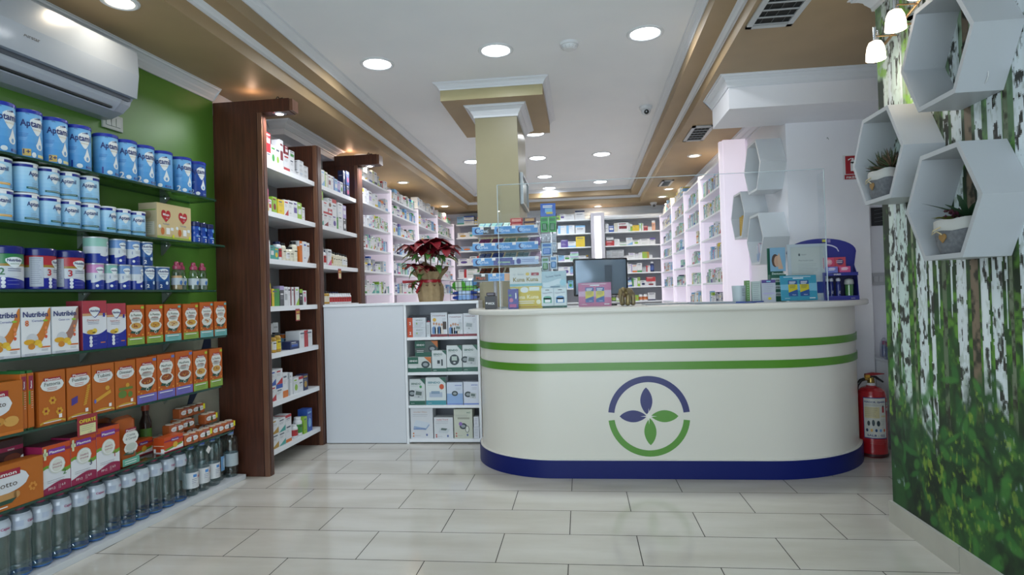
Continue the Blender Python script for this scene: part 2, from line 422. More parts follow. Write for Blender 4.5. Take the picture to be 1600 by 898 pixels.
# bright leaf sprays high up, dark blurred undergrowth below
lv = (Zg > 1.3)*(n1+n2*.5-.86)*9; img = mixc(img, col('#7fb040')+0*img, np.clip(lv, 0, .9)*(np.abs(Yg-2.78) < .25))
edge = .60+.10*np.sin(Yg*9)+.35*(n3-.5)+.45*(n1-.5)
und = np.clip((edge-Zg)*9, 0, 1)
uc = mixc(col('#0e2311')+0*img, col('#234f22')+0*img, (n1-.38)*4)
uc = mixc(uc, col('#4a7a2a')+0*img, np.clip((n2-.5)*6, 0, 1)*np.clip((n3-.45)*5, 0, 1))
uc = mixc(uc, col('#a7b53c')+0*img, np.clip((n2-.6)*7, 0, 1)*np.clip((2.1-Yg)*5, 0, 1)*(Zg < .55))
uc = mixc(uc, col('#8fa5a4')+0*img, np.clip((n4*.4+n1*.6-.66)*12, 0, .6)*(Zg > .2))
img = mixc(img, uc, und)
rl = np.random.RandomState(11)
for k in range(420):      # soft leaves of the undergrowth
    cy, cz = rl.uniform(1.3, 2.94), rl.uniform(.12, .98); 
    if cz > .5+.35*rl.rand(): continue
    a = rl.uniform(0, pi); L1, L2 = rl.uniform(.025, .06), rl.uniform(.010, .024)
    u = (Yg-cy)*cos(a)+(Zg-cz)*sin(a); v = -(Yg-cy)*sin(a)+(Zg-cz)*cos(a)
    d = (u/L1)**2+(v/(L2))**2
    t = np.clip(1.4-d, 0, 1)*.8
    cc = col(['#173c1c', '#1f5224', '#2d6a2b', '#122e16', '#3d7a30'][rl.randint(5)])
    sl = np.s_[max(0, int((cz-.1)/st)):int((cz+.1)/st)+1, max(0, int((cy-.1-1.25)/st)):int((cy+.1-1.25)/st)+1]
    img[sl] = mixc(img[sl], cc+0*img[sl], t[sl])
gap = np.clip((.40-n1)*9, 0, 1)*np.clip((edge+.05-Zg)*8, 0, 1); img = mixc(img, col('#0b1c0d')+0*img, gap*.85)
spr = np.clip((n2*.5+n4*.5-.60)*14, 0, 1)*np.clip((n3-.48)*6, 0, 1)*np.clip((edge-Zg)*9, 0, 1); img = mixc(img, col('#86a036')+0*img, spr*.7)
vs = [(MX, float(y), float(z)) for z in zs for y in ys]
fs = [(j*ny+i+1, j*ny+i, (j+1)*ny+i, (j+1)*ny+i+1) for j in range(nz-1) for i in range(ny-1)]
MUR, _nt, _b, _L = nodes('birch_wallpaper')
_a = _nt.nodes.new('ShaderNodeAttribute'); _a.attribute_name = 'print'; _L.new(_a.outputs['Color'], _b.inputs['Base Color']); _b.inputs['Roughness'].default_value = .55
me = bpy.data.meshes.new('wall_right'); me.from_pydata(vs, [], fs); me.materials.append(MUR); me.materials.append(PAINT_W)
at = me.color_attributes.new('print', 'FLOAT_COLOR', 'CORNER')
cf = np.ones((len(fs), 4, 4), dtype=np.float32); cf[:, :, :3] = img.reshape(-1, 1, 3)
at.data.foreach_set('color', cf.ravel())
o = bpy.data.objects.new('wall_right', me); C.objects.link(o); o['kind'] = 'structure'
mb = MB(); mb.box(MX+.001, MX+.11, YN, 2.95, 0, SH, PAINT_W)
mb.box(MX-.001, MX+.001, YN, 1.25, 0, SH, noise_mat('mural_plain', '#2f5a28', '#9fb49a', 6, .5, (1, 3, .6), coord='World'))
struct('wall_right_core', mb)
mb = MB(); mb.sweep([(MX+.11, 2.95), (MX, 2.95), (MX, YN)][::-1], crown_prof(.09, .085, SH), TRIMW); struct('trim_8', mb)
SK = noise_mat('skirting_tile', '#a9a69c', '#b6b3a9', 4, .25, coord='World')
mb = MB()
for y0, y1 in ((2.445, 2.962), (1.845, 2.442), (1.245, 1.842), (.645, 1.242), (-1.3, .642)):
    mb.box(MX-.014, MX, y0, y1, 0, .098, SK, top=M('#c9c8c2', .5))
struct('baseboard_right', mb)
# ================================================================ LIGHTS
def area(name, loc, r, watts, colr, parent=None, rot=(0, 0, 0), spread=170):
    l = bpy.data.lights.new(name, 'AREA'); l.shape = 'DISK'; l.size = r*2; l.energy = watts; l.color = colr; l.spread = radians(spread)
    o = bpy.data.objects.new(name, l); C.objects.link(o); o.location = loc; o.rotation_euler = rot
    if parent: o.parent = parent
    return o
def disc_light(x, y, z, r, label, warm=False, group=None, watts=None):
    t = empty('ceiling_light', (x, y, z)); tag(t, label, 'ceiling light', group)
    m = MB(); m.lathe([(r, -.001), (r+.004, -.006), (r+.016, -.008), (r+.024, -.004), (r+.026, 0)], M('#d5d8dc', .35), 28); m.build('rim', t)
    m = MB(); m.lathe([(0.0001, -.003), (r*.7, -.004), (r, -.0015)], BULBW if warm else BULB, 28); m.build('diffuser', t)
    area('lamp', (0, 0, -.012), r*.95, watts or (E_WARM if warm else E_MAIN), (1, .84, .62) if warm else (.93, .97, 1), t)
L9 = [(-1.329, 3.913, 'nearest left one of the large round white ceiling lights'), (-.503, 3.84, 'large round white ceiling light in front of the column capital'),
      (.445, 3.756, 'large round white ceiling light nearest the right soffit and smoke alarm'),
      (-.41, 5.90, 'round white ceiling light half hidden behind the column capital'), (-1.235, 6.98, 'round white ceiling light partly behind the left edge of the column'),
      (-.455, 6.97, 'round white ceiling light beside the right edge of the column'), (.288, 6.955, 'round white ceiling light right of the column in the middle rows'),
      (-.441, 8.10, 'round white ceiling light, third row back beside the column'), (.329, 8.69, 'far round white ceiling light just above the clear screen edge'),
      (-.427, 9.0, 'farthest round white ceiling light before the back step')]
for x, y, lb in L9: disc_light(x, y, ZM, .090, lb)
for x, y, lb in ((-2.02, 2.45, 'warm recessed spot in the tan soffit above the air conditioner'), (-2.035, 5.47, 'warm recessed spot in the left soffit beyond the far wooden beam'),
                 (-2.049, 6.85, 'second warm recessed spot along the left white shelving'), (-1.997, 8.81, 'warm recessed spot near the rear left corner'),
                 (1.195, 6.25, 'nearest warm recessed spot in the right tan soffit'), (1.221, 8.21, 'warm recessed spot behind the right ceiling vent'),
                 (1.222, 8.86, 'warm recessed spot closest to the rear dome camera'), (.311, 9.55, 'small warm recessed spot over the back shelves beside the light pillar')):
    disc_light(x, y, SH, .047 if y > 3 else .055, lb, True, watts=None if y > 3 else 1.6)

def vent(x0, x1, y0, y1, lb):
    t = empty('ceiling_vent', ((x0+x1)/2, (y0+y1)/2, SH)); tag(t, lb, 'air vent'); w, d = (x1-x0)/2, (y1-y0)/2
    m = MB(); f = M('#b9bcc0', .4)
    for a in (-1, 1): m.box(min(a*w, a*(w-.028)), max(a*w, a*(w-.028)), -d, d, -.012, -.001, f); m.box(-w, w, min(a*d, a*(d-.028)), max(a*d, a*(d-.028)), -.012, -.001, f)
    m.build('frame', t)
    m = MB(); m.box(-w+.02, w-.02, -d+.02, d-.02, -.003, -.001, M('#191919', .8)); m.build('backing', t)
    n = 6
    for k in range(n):
        m = MB(); yy = -d+.045+(2*d-.09)*k/(n-1); m.tube([(-w+.026, yy, -.009), (w-.026, yy, -.009)], .005, M('#8d8f92', .4), 6); m.build('slat', t)
    for k in range(3):
        m = MB(); xx = -w+.06+(2*w-.12)*k/2; m.box(xx-.001, xx+.001, -d+.027, d-.027, -.007, -.0035, M('#5d5f62', .4)); m.build('divider', t)
vent(.90, 1.13, 2.76, 3.24, 'large slatted ceiling vent in the near right tan soffit')
vent(.97, 1.153, 5.11, 5.60, 'slatted ceiling vent beside the white boxed beam')
vent(1.045, 1.19, 7.55, 7.94, 'small far slatted ceiling vent above the clear screen')
t = empty('smoke_alarm', (-.025, 3.818, ZM)); tag(t, 'round white smoke alarm on the main ceiling', 'smoke alarm')
m = MB(); m.lathe([(.0001, -.042), (.034, -.042), (.046, -.034), (.05, -.022), (.05, -.018), (.06, -.016), (.062, 0)], M('#d8dadd', .4), 28); m.build('body', t)
m = MB()
for k in range(12): a = k*pi/6; m.tube([(.04*cos(a), .04*sin(a), -.038), (.049*cos(a), .049*sin(a), -.027)], .0015, M('#8b8d90', .5), 5)
m.build('sensor_slots', t)
def dome(x, y, z, lb, s=1.0):
    t = empty('dome_camera', (x, y, z)); tag(t, lb, 'security camera')
    m = MB(); m.lathe([(.055*s, 0), (.056*s, -.012*s), (.05*s, -.03*s), (.04*s, -.035*s)], M('#d5d7da', .35), 24); m.build('base', t)
    m = MB(); m.lathe([(.042*s*cos(a), -.035*s-.042*s*sin(a)) for a in [k*pi/16 for k in range(9)]][:-1]+[(.0001, -.077*s)], M('#cfd1d5', .25), 24); m.build('ball', t)
    m = MB(); m.lathe([(.0001, 0), (.017*s, 0), (.020*s, .006), (.020*s, .012)], BLACK, 18)
    m.xf(Matrix.Translation((0, -.036*s, -.055*s)) @ Matrix.Rotation(radians(118), 4, 'X')); m.build('lens', t)
dome(.608, 5.249, ZM, 'white dome camera on the main ceiling near the right step', 1.0)
dome(1.16, 9.40, SH, 'white dome camera under the far right soffit', .95)

# ================================================================ LEFT WALL: AIR CONDITIONER, SWITCH, GLASS SHELVES
RZL = atan2(1, .07)         # rotation of things that face the room from the left wall
def onL(y, off, z): return (LX(y, off), y, z)

ACW = M('#98a2b0', .22, coat=.35)
t = empty('air_conditioner', onL(2.30, WO, 2.04), RZL); tag(t, 'white wall mounted air conditioner above the blue milk tins', 'air conditioner')
m = MB(); hw = .44
prof = [(0, .0), (-.06, .0), (-.125, .022), (-.165, .055), (-.172, .075), (0, .075)]
m.prism([(a, b) for a, b in prof], -hw, hw, M('#a9adb6', .3), axis='x')
m.prism([(0, .075), (-.172, .075), (-.182, .085), (-.205, .30), (-.195, .318), (-.17, .325), (0, .325)], -hw, hw, ACW, axis='x'); m.build('body', t)
m = MB(); m.prism([(-.184, .088), (-.209, .088), (-.222, .20), (-.2145, .318), (-.197, .322)], -hw+.002, hw-.002, ACW, axis='x'); m.build('front_panel', t)
m = MB(); m.box(-hw+.02, hw-.02, -.187, -.165, .070, .086, M('#50545c', .4)); m.build('grille_slot', t)
m = MB(); m.prism([(-.128, .018), (-.168, .052), (-.176, .070), (-.160, .066), (-.125, .03)], -hw+.03, hw-.06, M('#adb2bc', .25), axis='x'); m.build('louvre', t)
m = MB(); m.box(-hw+.02, hw-.09, -.150, -.128, .022, .030, M('#1c1e22', .6)); m.box(hw-.075, hw-.04, -.158, -.15, .05, .062, M('#4c5058', .3)); m.build('outlet', t)
m = MB(); cv = Cv(m, 'front', .2165, .0006); cv.text('Airstar', -.105, .158, .022, M('#4a4f57', .5), fit=.07, bold=True); m.build('badge', t)
t = empty('switch_plate', onL(2.795, WO, 2.045), RZL); tag(t, 'white light switch plate on green wall under the air conditioner', 'light switch')
m = MB(); m.bbox(-.062, .062, -.012, 0, -.04, .04, M('#a9afa6', .4), .003); m.build('plate', t)
for k in (-1, 0, 1):
    m = MB(); m.bbox(k*.03-.013, k*.03+.013, -.016, -.011, -.022, .022, M('#b3b8b0', .3), .001); m.build('rocker', t)
t = tag(empty('wall_sticker', onL(3.36, WO, .0), RZL), 'dark blue rounded shape on the wall beside the wooden post', 'wall sticker')
m = MB()
m.prism([(-.11+.25*(1-cos(a)) if a < pi/2 else .14, .70+.28*sin(a-pi/2) if False else .72-.30*cos(a)) for a in [k*pi/16 for k in range(17)]], -.006, -.002, M('#1d2a44', .35), axis='y'); m.build('print', t)

SHZ = [1.717, 1.450, 1.180, .909, .615, .330]
SHN = ['top', 'second', 'third', 'fourth', 'fifth', 'lowest']
tips = [3.332, 3.405, 3.315, 3.405, 3.345, 3.44]
for z, nm, tip in zip(SHZ, SHN, tips):
    y0 = 1.30; L = tip-y0
    t = empty('glass_shelf', onL((y0+tip)/2, 0, z-.010), RZL)
    tag(t, nm+' of six green tinted glass shelves on the left wall' if nm not in ('top', 'lowest') else nm+' green tinted glass shelf on the left wall', 'glass shelf', None)
    h = L/2/sin(RZL); m = MB(); r = .04
    poly = [(-h, 0), (h-r, 0)]+[(h-r+r*sin(a), r-r*cos(a)) for a in (pi/8, pi/4, 3*pi/8)]+[(h, r), (h, .195), (-h, .195)]
    m.prism(poly, 0, .010, SHG, side=SHGE); m.build('pane', t)
    for yb in (1.75, 2.578, 3.10):
        xb = (yb-(y0+tip)/2)/sin(RZL); m = MB()
        m.prism([(.198, -.060), (.185, -.05), (.15, -.012), (.14, -.001), (.198, -.001)], xb-.006, xb+.006, M('#8f9a93', .3, .3), axis='x'); m.build('bracket', t)
        m = MB(); m.lathe([(.0001, 0), (.010, .002), (.011, .008)], CHROME, 12, cx=xb, cy=.165, z=-.012); m.build('clamp', t)
t = empty('plinth', onL(2.4, 0, 0), RZL); tag(t, 'low white plinth on the floor carrying the water bottles', 'plinth')
m = MB(); m.bbox(-1.65, -.44, 0, .195, 0, .03, M('#c9cdd2', .35), .002); m.build('slab', t)
m = MB(); m.bbox(-.438, 1.13, 0, .195, 0, .03, M('#c9cdd2', .35), .002); m.build('slab', t)

# ---------------------------------------------------------------- tins, tubs, bottles and cartons of the left wall
def onshelf(o, y0, y1, z, setb=.012, rot=0.0, d=None):
    y = (y0+y1)/2; o.location = onL(y, setb+(d or 0)/2, z+.0006); o.rotation_euler = (0, 0, RZL+rot)
BLUE = M('#2f86cf', .35); BLUEL = M('#6fb4e6', .35); NAVY = M('#14278a', .3); NAVY2 = M('#1b2a7a', .4)
SHIELD = M('#dfe6ea', .4); SKYP = M('#a8d2ee', .4)
def grad_cyl(m, r, z0, z1, c0, c1, n=28, steps=6, rough=.33):
    a, b = np.array(lin(c0)), np.array(lin(c1))
    def hx(v):
        v = [(12.92*x if x <= .0031308 else 1.055*x**(1/2.4)-.055) for x in v]; return '#%02x%02x%02x' % tuple(int(max(0, min(1, q))*255) for q in v)
    for k in range(steps):
        za, zb = z0+(z1-z0)*k/steps, z0+(z1-z0)*(k+1)/steps
        m.lathe([(r, za), (r, zb)], M(hx(a+(b-a)*(k+.5)/steps), rough), n)
def shield(cv, cx, cz, w, h, mat, l=2):
    cv.shape(cx-w/2, cx+w/2, lambda x: cz-h/2+h*.62*abs((x-cx)/(w/2))**1.6, lambda x: cz+h/2-h*.18*abs((x-cx)/(w/2))**2.2, mat, l, 12)
def tin_large(num, dark=False, gold=False):
    r, h = .0520, .203
    m = MB(); grad_cyl(m, r, .004, h-.014, '#4390d2' if not dark else '#14388f', '#74b2e4' if not dark else '#1d56a8')
    m.lathe([(.0001, 0), (r-.002, 0), (r, .004)], CHROME, 28)
    cv = Cv(m, 'cyl', r)
    shield(cv, .012, h*.66, .052, .074, SHIELD, 1)
    cv.text('Aptamil', -.002, h*.65, .038, INK, 4, fit=.088, bold=True)
    cv.text('PROFUTURA', .012, h*.58, .007, M('#b79a55', .4), 4, fit=.034)
    for k, q in enumerate((.002, .0025, .003, .004)): cv.ell(.003+k*.006, h*.815+k*.0012, q, q, INK, 4, 8)
    cv.lines(-.052, -.018, h*.50, 3, .006, NAVY, 2, .001); cv.lines(-.052, -.022, h*.42, 3, .005, SKYP, 2, .001)
    cv.shape(.006, .036, lambda x: h*.27-sqrt(max(0, 1-((x-.021)/.015)**2))*.016, lambda x: h*.27+(1-abs((x-.021)/.015))**1.3*.044+.004, SHIELD, 2, 10)
    cv.ell(.021, h*.26, .006, .009, M('#6f9fd0', .4), 3, 8)
    if gold:
        cv.rect(-.040, -.012, h*.05, h*.19, M('#d9b55e', .4), 2); cv.text(num, -.026, h*.09, .026, INK, 4, bold=True)
        cv.rect(.012, .045, h*.04, h*.10, M('#d8d39a', .4), 2); cv.ell(-.002, h*.08, .008, .011, SHIELD, 2, 8)
    else:
        cv.text(num, -.038, h*.06, .042, NAVY if num == '1' else SHIELD, 4, bold=True); cv.ell(-.010, h*.09, .012, .010, SHIELD, 2, 8); cv.rect(.014, .046, h*.05, h*.10, NAVY, 2)
        cv.lines(.018, .044, h*.09, 2, .005, SKYP, 3, .0012)
    cv.text('800g', -.022, h*.895, .006, INK, 4)
    o = m.build('milk_tin')
    m = MB(); m.lathe([(r+.0012, h-.016), (r+.0022, h-.014), (r+.0022, h-.003), (r, h), (r*.6, h-.0012), (.0001, h-.0012)], M('#20329e', .25), 28); m.build('lid', o)
    return o
def tin_small(acc, num, r=.046, h=.125):
    m = MB(); grad_cyl(m, r, .003, h-.018, '#7fbbe6', '#b5dcf4')
    m.lathe([(.0001, 0), (r-.002, 0), (r, .003)], CHROME, 24)
    cv = Cv(m, 'cyl', r)
    shield(cv, .0, h*.60, .042, .050, SKYP, 1); shield(cv, .0, h*.605, .037, .044, SHIELD, 2)
    cv.text('Aptamil', 0, h*.575, .024, INK, 4, fit=.056, bold=True)
    cv.lines(-.016, .016, h*.34, 3, .006, INKG, 3, .001, 3)
    cv.rect(-.046 if acc == '#e0a83c' else -.036, .036, h*.13, h*.20, M(acc, .4), 2); cv.lines(-.03, .03, h*.175, 1, .004, SHIELD, 3, .0012)
    cv.text(num, .040, h*.05, .022, NAVY, 4, bold=True)
    o = m.build('milk_tin')
    m = MB(); m.lathe([(r, h-.019), (r+.001, h-.019), (r+.001, h-.008), (r+.0022, h-.007), (r+.0022, h-.001), (r-.002, h), (.0001, h-.001)],
                      [NAVY, NAVY, M('#e6e9ee', .3), M('#e6e9ee', .3), M('#e6e9ee', .3), M('#e6e9ee', .3)], 24)
    cv = Cv(m, 'cyl', r+.0012, .0004); cv.rect(-.012, .012, h-.019, h-.008, M('#e6e9ee', .3), 1)
    m.build('lid', o); return o
def copy_tree(o):
    r = o.copy(); C.objects.link(r)
    for ch in [c for c in bpy.data.objects if c.parent is o]:
        c = ch.copy(); C.objects.link(c); c.parent = r
    return r
# top shelf
row1 = [(1.945, 2.055, '1', 0, 0, .10), (2.061, 2.169, '1', 0, 0, .12), (2.169, 2.285, '1+', 0, 1, .1), (2.285, 2.402, '2+', 0, 1, .06), (2.402, 2.52, '1', 0, 0, -.1), (2.554, 2.665, '1', 0, 0, .05),
        (2.668, 2.778, '2', 0, 0, .0), (2.780, 2.892, '2', 0, 0, -.08), (2.905, 3.020, '3', 0, 0, -.5), (3.05, 3.162, '2', 0, 0, -.05), (3.168, 3.278, '2', 1, 0, -.2)]
for i, (a, b, num, dk, gd, ro) in enumerate(row1):
    o = tin_large(num, dk, gd); onshelf(o, a, b, 1.717, .012, ro-.32, .104)
    tag(o, ('dark blue' if dk else 'tall blue')+' milk tin marked %s, %s from left on top glass shelf' % (num, ORD[i]), 'milk tin', 'milk tins on the top glass shelf')
y2 = [(1.955, 2.05, '#e0a83c', '1'), (2.061, 2.155, '#e0a83c', '1'), (2.168, 2.262, '#1f5c5a', '1'), (2.266, 2.360, '#1f5c5a', '1'), (2.363, 2.457, '#1f5c5a', '1'), (2.464, 2.558, '#1f5c5a', '2'), (2.562, 2.640, '#1f6a4a', '1'), (2.644, 2.730, '#1f5c5a', '1'), (2.736, 2.824, '#1f5c5a', '2')]
for i, (a, b, ac, nn) in enumerate(y2):
    r = (b-a)/2-.0005; o = tin_small(ac, nn, r, .125); ro = [.1, .15, .55, .8, .1, .0, .7, .2, .05][i]
    onshelf(o, a, b, 1.45, .02, ro-.5, 2*r)
    tag(o, 'small blue milk tin, %s stripe, lower row, %s from left, second shelf' % ('gold' if ac == '#e0a83c' else 'dark green', ORD[i]), 'milk tin', 'lower row of small milk tins')
    if i < 6:
        o = tin_small(ac, nn, r, .1245); onshelf(o, a-.002, b-.002, 1.45+.1258, .02, [-.5, -.45, .25, -.05, -.6, -.55][i], 2*r)
        tag(o, 'small light blue milk tin stacked on top, %s from left on the second glass shelf' % ORD[i], 'milk tin', 'upper row of small milk tins')

def carton(w, d, h, base, name='carton', side=None, top=None):
    m = MB(); b = M(base, .42); m.box(-w/2, w/2, -d/2, d/2, 0, h, M(side, .42) if side else b, top=M(top, .42) if top else b, front=b)
    return m
# twin heart carton
m = carton(.25, .11, .19, '#cdb98c', side='#b8ab8c')
cv = Cv(m, 'front', .055)
for cx, dz in ((-.062, 0), (.062, 0)):
    f = lambda x: .128-.034*(1-abs((x-cx)/.032))**.75-.002
    g = lambda x: .138+.017*sqrt(max(0, 1-((abs(x-cx)-.016)/.0162)**2))
    cv.shape(cx-.032, cx+.032, f, g, M('#b3202c', .35), 2, 16)
    cv.text('Milupa', cx, .126, .017, PAPER, 4, fit=.044, bold=True); cv.text('GO', cx+.006, .108, .010, M('#d7dde4', .4), 4)
    cv.text('Cereals', cx, .078, .012, M('#3a6fb0', .4), 4, fit=.045)
    cv.shape(cx+.0, cx+.026, .028, .062, M('#e8eaec', .4), 2); cv.ell(cx-.025, .042, .013, .019, M('#c06a2e', .5), 2); cv.ell(cx-.045, .066, .009, .009, M('#dfe7ee', .5), 2); cv.rect(cx+.032, cx+.052, .05, .066, M('#dfe7ee', .5), 2)
cv.rect(-.125, .125, 0, .016, M('#9db34a', .4)); 
for cx in (-.012, .112): cv.rect(cx-.007, cx+.007, .012, .028, M('#e2e531', .4), 3)
cs = Cv(m, 'left', .125); cs.rect(-.05, .05, .15, .155, M('#6f9a3a', .4)); cs.ell(0, .125, .022, .02, M('#a89678', .5)); cs.rect(-.035, .04, .02, .09, M('#cfc9ba', .5)); cs.lines(-.03, .035, .085, 6, .01, INKG, 2)
o = m.build('cereal_box'); onshelf(o, 2.884, 3.135, 1.45, .03, 0, .11); tag(o, 'beige twin cereal carton with two red hearts on second glass shelf', 'box')
def bottle_child(i):
    m = MB(); m.lathe([(.0001, 0), (.024, 0), (.027, .004), (.027, .035), (.022, .05), (.0225, .062), (.027, .075), (.027, .092), (.020, .097)], M('#1c4aa8', .25), 20)
    cv = Cv(m, 'cyl', .027); cv.text('2', -.004, .010, .024, PAPER, 3, bold=True); cv.ell(.006, .081, .014, .010, M('#6ea6dc', .4), 1, 8); cv.rect(-.02, .024, .036, .040, SKYP, 1)
    o = m.build('drink_bottle'); m = MB(); m.lathe([(.024, .094), (.0262, .096), (.0262, .118), (.024, .121), (.0001, .121)], M('#1a2456', .3), 20); m.build('cap', o); return o
for i, (a, b) in enumerate(((3.147, 3.205), (3.215, 3.275), (3.29, 3.35))):
    o = bottle_child(i); onshelf(o, a, b, 1.45, .015+.01*i, .1, .054); tag(o, '%s of the three little dark blue drink bottles beside the heart carton' % ('left', 'middle', 'right')[i], 'bottle', 'dark blue drink bottles')
# third shelf: large tubs
def tub(top, acc, num, turn):
    r, h = .0625, .174
    m = MB(); m.lathe([(.0001, 0), (r-.004, 0), (r, .004), (r, .050)], M('#1c2590', .3), 28); m.lathe([(r, .05), (r, .092)], M('#c5cbd4', .35), 28)
    m.lathe([(r, .092), (r, .102)], M('#9c7a2c', .35), 28); m.lathe([(r, .102), (r, .142)], M(top, .33), 28)
    cv = Cv(m, 'cyl', r)
    cv.shape(-.05, .06, lambda x: .036+.012*cos((x+.03)*22), .056, M('#c5cbd4', .35), 1, 12)
    shield(cv, .012, .106, .062, .044, SHIELD, 2); cv.text('Nutribén', .012, .110, .016, INK, 4, fit=.052, bold=True); cv.text('INNOVA', .012, .098, .008, M('#5a8a6a', .5), 4)
    cv.text(num, -.030, .058, .038, M(acc, .4), 4, bold=True); cv.lines(-.012, .042, .082, 2, .008, INK, 2, .002)
    for k in range(3): cv.ell(-.026, .012+k*.015, .0075, .0075, M('#dfe3ea', .4), 2, 8); cv.lines(-.014, .03, .02+k*.015, 1, .004, M('#8d93c8', .5), 2)
    cv.rect(-.098, -.052, .012, .135, M('#b3b9c6', .45), 3); cv.lines(-.094, -.056, .13, 14, .008, M('#6b6f88', .5), 4, .0012)
    o = m.build('formula_tub')
    m = MB(); m.lathe([(r-.002, .140), (r+.003, .142), (r+.0035, .166), (r, .172), (r-.01, .174), (.0001, .1735)], M('#1b2270', .22), 28); m.build('lid', o); return o
for i, (a, b, tp, ac, nn, ro) in enumerate(((1.93, 2.063, '#3a85c8', '#2a5a9a', '1', 0), (2.070, 2.205, '#2f7a48', '#2c6a44', '2', .05), (2.212, 2.345, '#b02c38', '#b02030', '3', .75), (2.348, 2.48, '#b02c38', '#b02030', '3', .25))):
    o = tub(tp, ac, nn, ro); onshelf(o, a, b, 1.18, .012, ro-.35, .134)
    tag(o, ['light blue banded formula tub at the left edge of the third glass shelf', 'green banded formula tub with navy lid marked 2', 'red banded formula tub with navy lid, left of the two red ones', 'red banded formula tub with navy lid beside the small stacked tins'][i], 'tub', 'large formula tubs')
def tin_nb(top, num, r=.036, h=.122, big=False):
    m = MB(); body = M('#cfd6de', .35)
    m.lathe([(.0001, 0), (r-.001, 0), (r, .003), (r, .045)], M('#1d3496' if not big else '#16407f', .3), 24); m.lathe([(r, .045), (r, .078)], body if not big else M('#2a5c9c', .3), 24)
    m.lathe([(r, .078), (r, h-.005)], M(top, .33), 24); cv = Cv(m, 'cyl', r)
    if big:
        shield(cv, 0, .082, .062, .058, SHIELD, 1); cv.text('Nutriben', 0, .092, .017, INK, 4, fit=.060, bold=True); cv.text('CONTINUACION', 0, .079, .009, INK, 4, fit=.052); cv.text('PRO', -.004, .066, .011, M('#5b86b4', .5), 4)
        cv.text('2', -.016, .012, .024, PAPER, 4, bold=True); cv.ell(.016, .036, .009, .009, M('#cfe0ee', .4), 2)
    else:
        cv.shape(-r*.9, r*.9, lambda x: .040+.008*sin(x*60), .060, body, 1, 10); shield(cv, .006, .088, .036, .034, SHIELD, 2); cv.text('Nutribén', .006, .088, .010, INK, 4, fit=.03, bold=True)
        cv.text(num, -.014, .052, .022, M('#5b6fae', .4), 4); cv.lines(.0, .028, .066, 2, .006, INKG, 2); cv.ell(-.008, .018, .0065, .0065, M('#dfe3ea', .4), 2, 8); cv.lines(.004, .026, .02, 1, .005, M('#8d93c8', .5), 2)
    o = m.build('formula_tin')
    m = MB(); m.lathe([(r, h-.006), (r+.0015, h-.005), (r+.0015, h), (r-.002, h), (r-.003, h-.002), (.0001, h-.002)], M('#c2c6cc', .3, .3), 24); m.build('lid', o); return o
low = [(2.493, 2.566, '#c98ac0', '1', 0, .0), (2.569, 2.642, '#7fb8ae', '1', 0, .05), (2.645, 2.718, '#6f97d0', '1', 0, 0), (2.722, 2.795, '#8ea6cc', '1', 0, .6), (2.798, 2.871, '#2a5c9c', '2', 1, .1), (2.878, 2.990, '#2a5c9c', '2', 1, 0)]
for i, (a, b, tp, nn, bg, ro) in enumerate(low):
    r = (b-a)/2-.0008; o = tin_nb(tp, nn, r, .122, bg); onshelf(o, a, b, 1.18, .02, ro-.3, 2*r)
    tag(o, ['pink topped', 'mint topped', 'blue topped', 'pale blue', 'narrow dark blue', 'wide dark blue'][i]+' formula tin in the lower row on the third glass shelf', 'tin', 'formula tins, lower row')
for i, (a, b, tp, nn, bg, ro) in enumerate(((2.50, 2.60, '#8fc0b4', '1', 0, .8), (2.62, 2.693, '#6f97d0', '1', 0, .1), (2.70, 2.785, '#6f97d0', '1', 0, 0), (2.789, 2.862, '#2a5c9c', '2', 1, 0))):
    r = (b-a)/2-.0008; o = tin_nb(tp, nn, r, .122, bg); onshelf(o, a, b, 1.18+.1228, .02, ro-.3, 2*r)
    tag(o, ['wide mint topped formula tin turned sideways, stacked above the tubs end', 'blue topped formula tin stacked beside the turned mint one', 'blue topped formula tin stacked next to the dark blue one', 'dark blue formula tin, rightmost of the stacked upper row'][i], 'tin', 'formula tins, upper row')
CLEARP = glassy('clear_plastic', (.80, .86, .84), .10, .08)
def sipper(juice):
    m = MB(); m.lathe([(.0001, 0), (.024, 0), (.028, .006), (.028, .06), (.022, .078), (.024, .095), (.018, .112), (.014, .118)], CLEARP, 20)
    o = m.build('sip_bottle')
    m = MB(); m.lathe([(.0001, .003), (.0262, .004), (.0262, .062 if not juice else .078), (.0001, .062)], M('#c9a77a' if juice else '#7d8a7c', .4), 20); m.build('contents', o)
    m = MB(); m.lathe([(.0286, .028), (.0286, .066)], M('#b9c4cc', .4), 20); cv = Cv(m, 'cyl', .0286); cv.ell(.0, .04, .010, .012, M('#3f6fb0', .4), 1); cv.ell(.01, .034, .004, .006, M('#d8c23c', .4), 2); m.build('label', o)
    m = MB(); m.lathe([(.017, .114), (.020, .116), (.020, .132), (.012, .138), (.012, .150), (.009, .156), (.0001, .157)], M('#a0405c', .3), 18); m.build('cap', o); return o
for i, (y, off, ju) in enumerate(((3.035, .02, 1), (3.10, .045, 0), (3.158, .015, 0), (3.235, .02, 0), (2.93, .140, 0))):
    o = sipper(ju); onshelf(o, y-.028, y+.028, 1.18, off, 0, .056)
    tag(o, ['sip bottle of beige drink with pink cap, leftmost of the front four', 'clear sip bottle with pink cap set slightly back', 'clear sip bottle with pink cap, third of the front four', 'clear sip bottle with pink cap at the shelf end', 'pink capped bottle hidden behind the wide dark blue tin'][i], 'bottle', 'pink capped sip bottles')

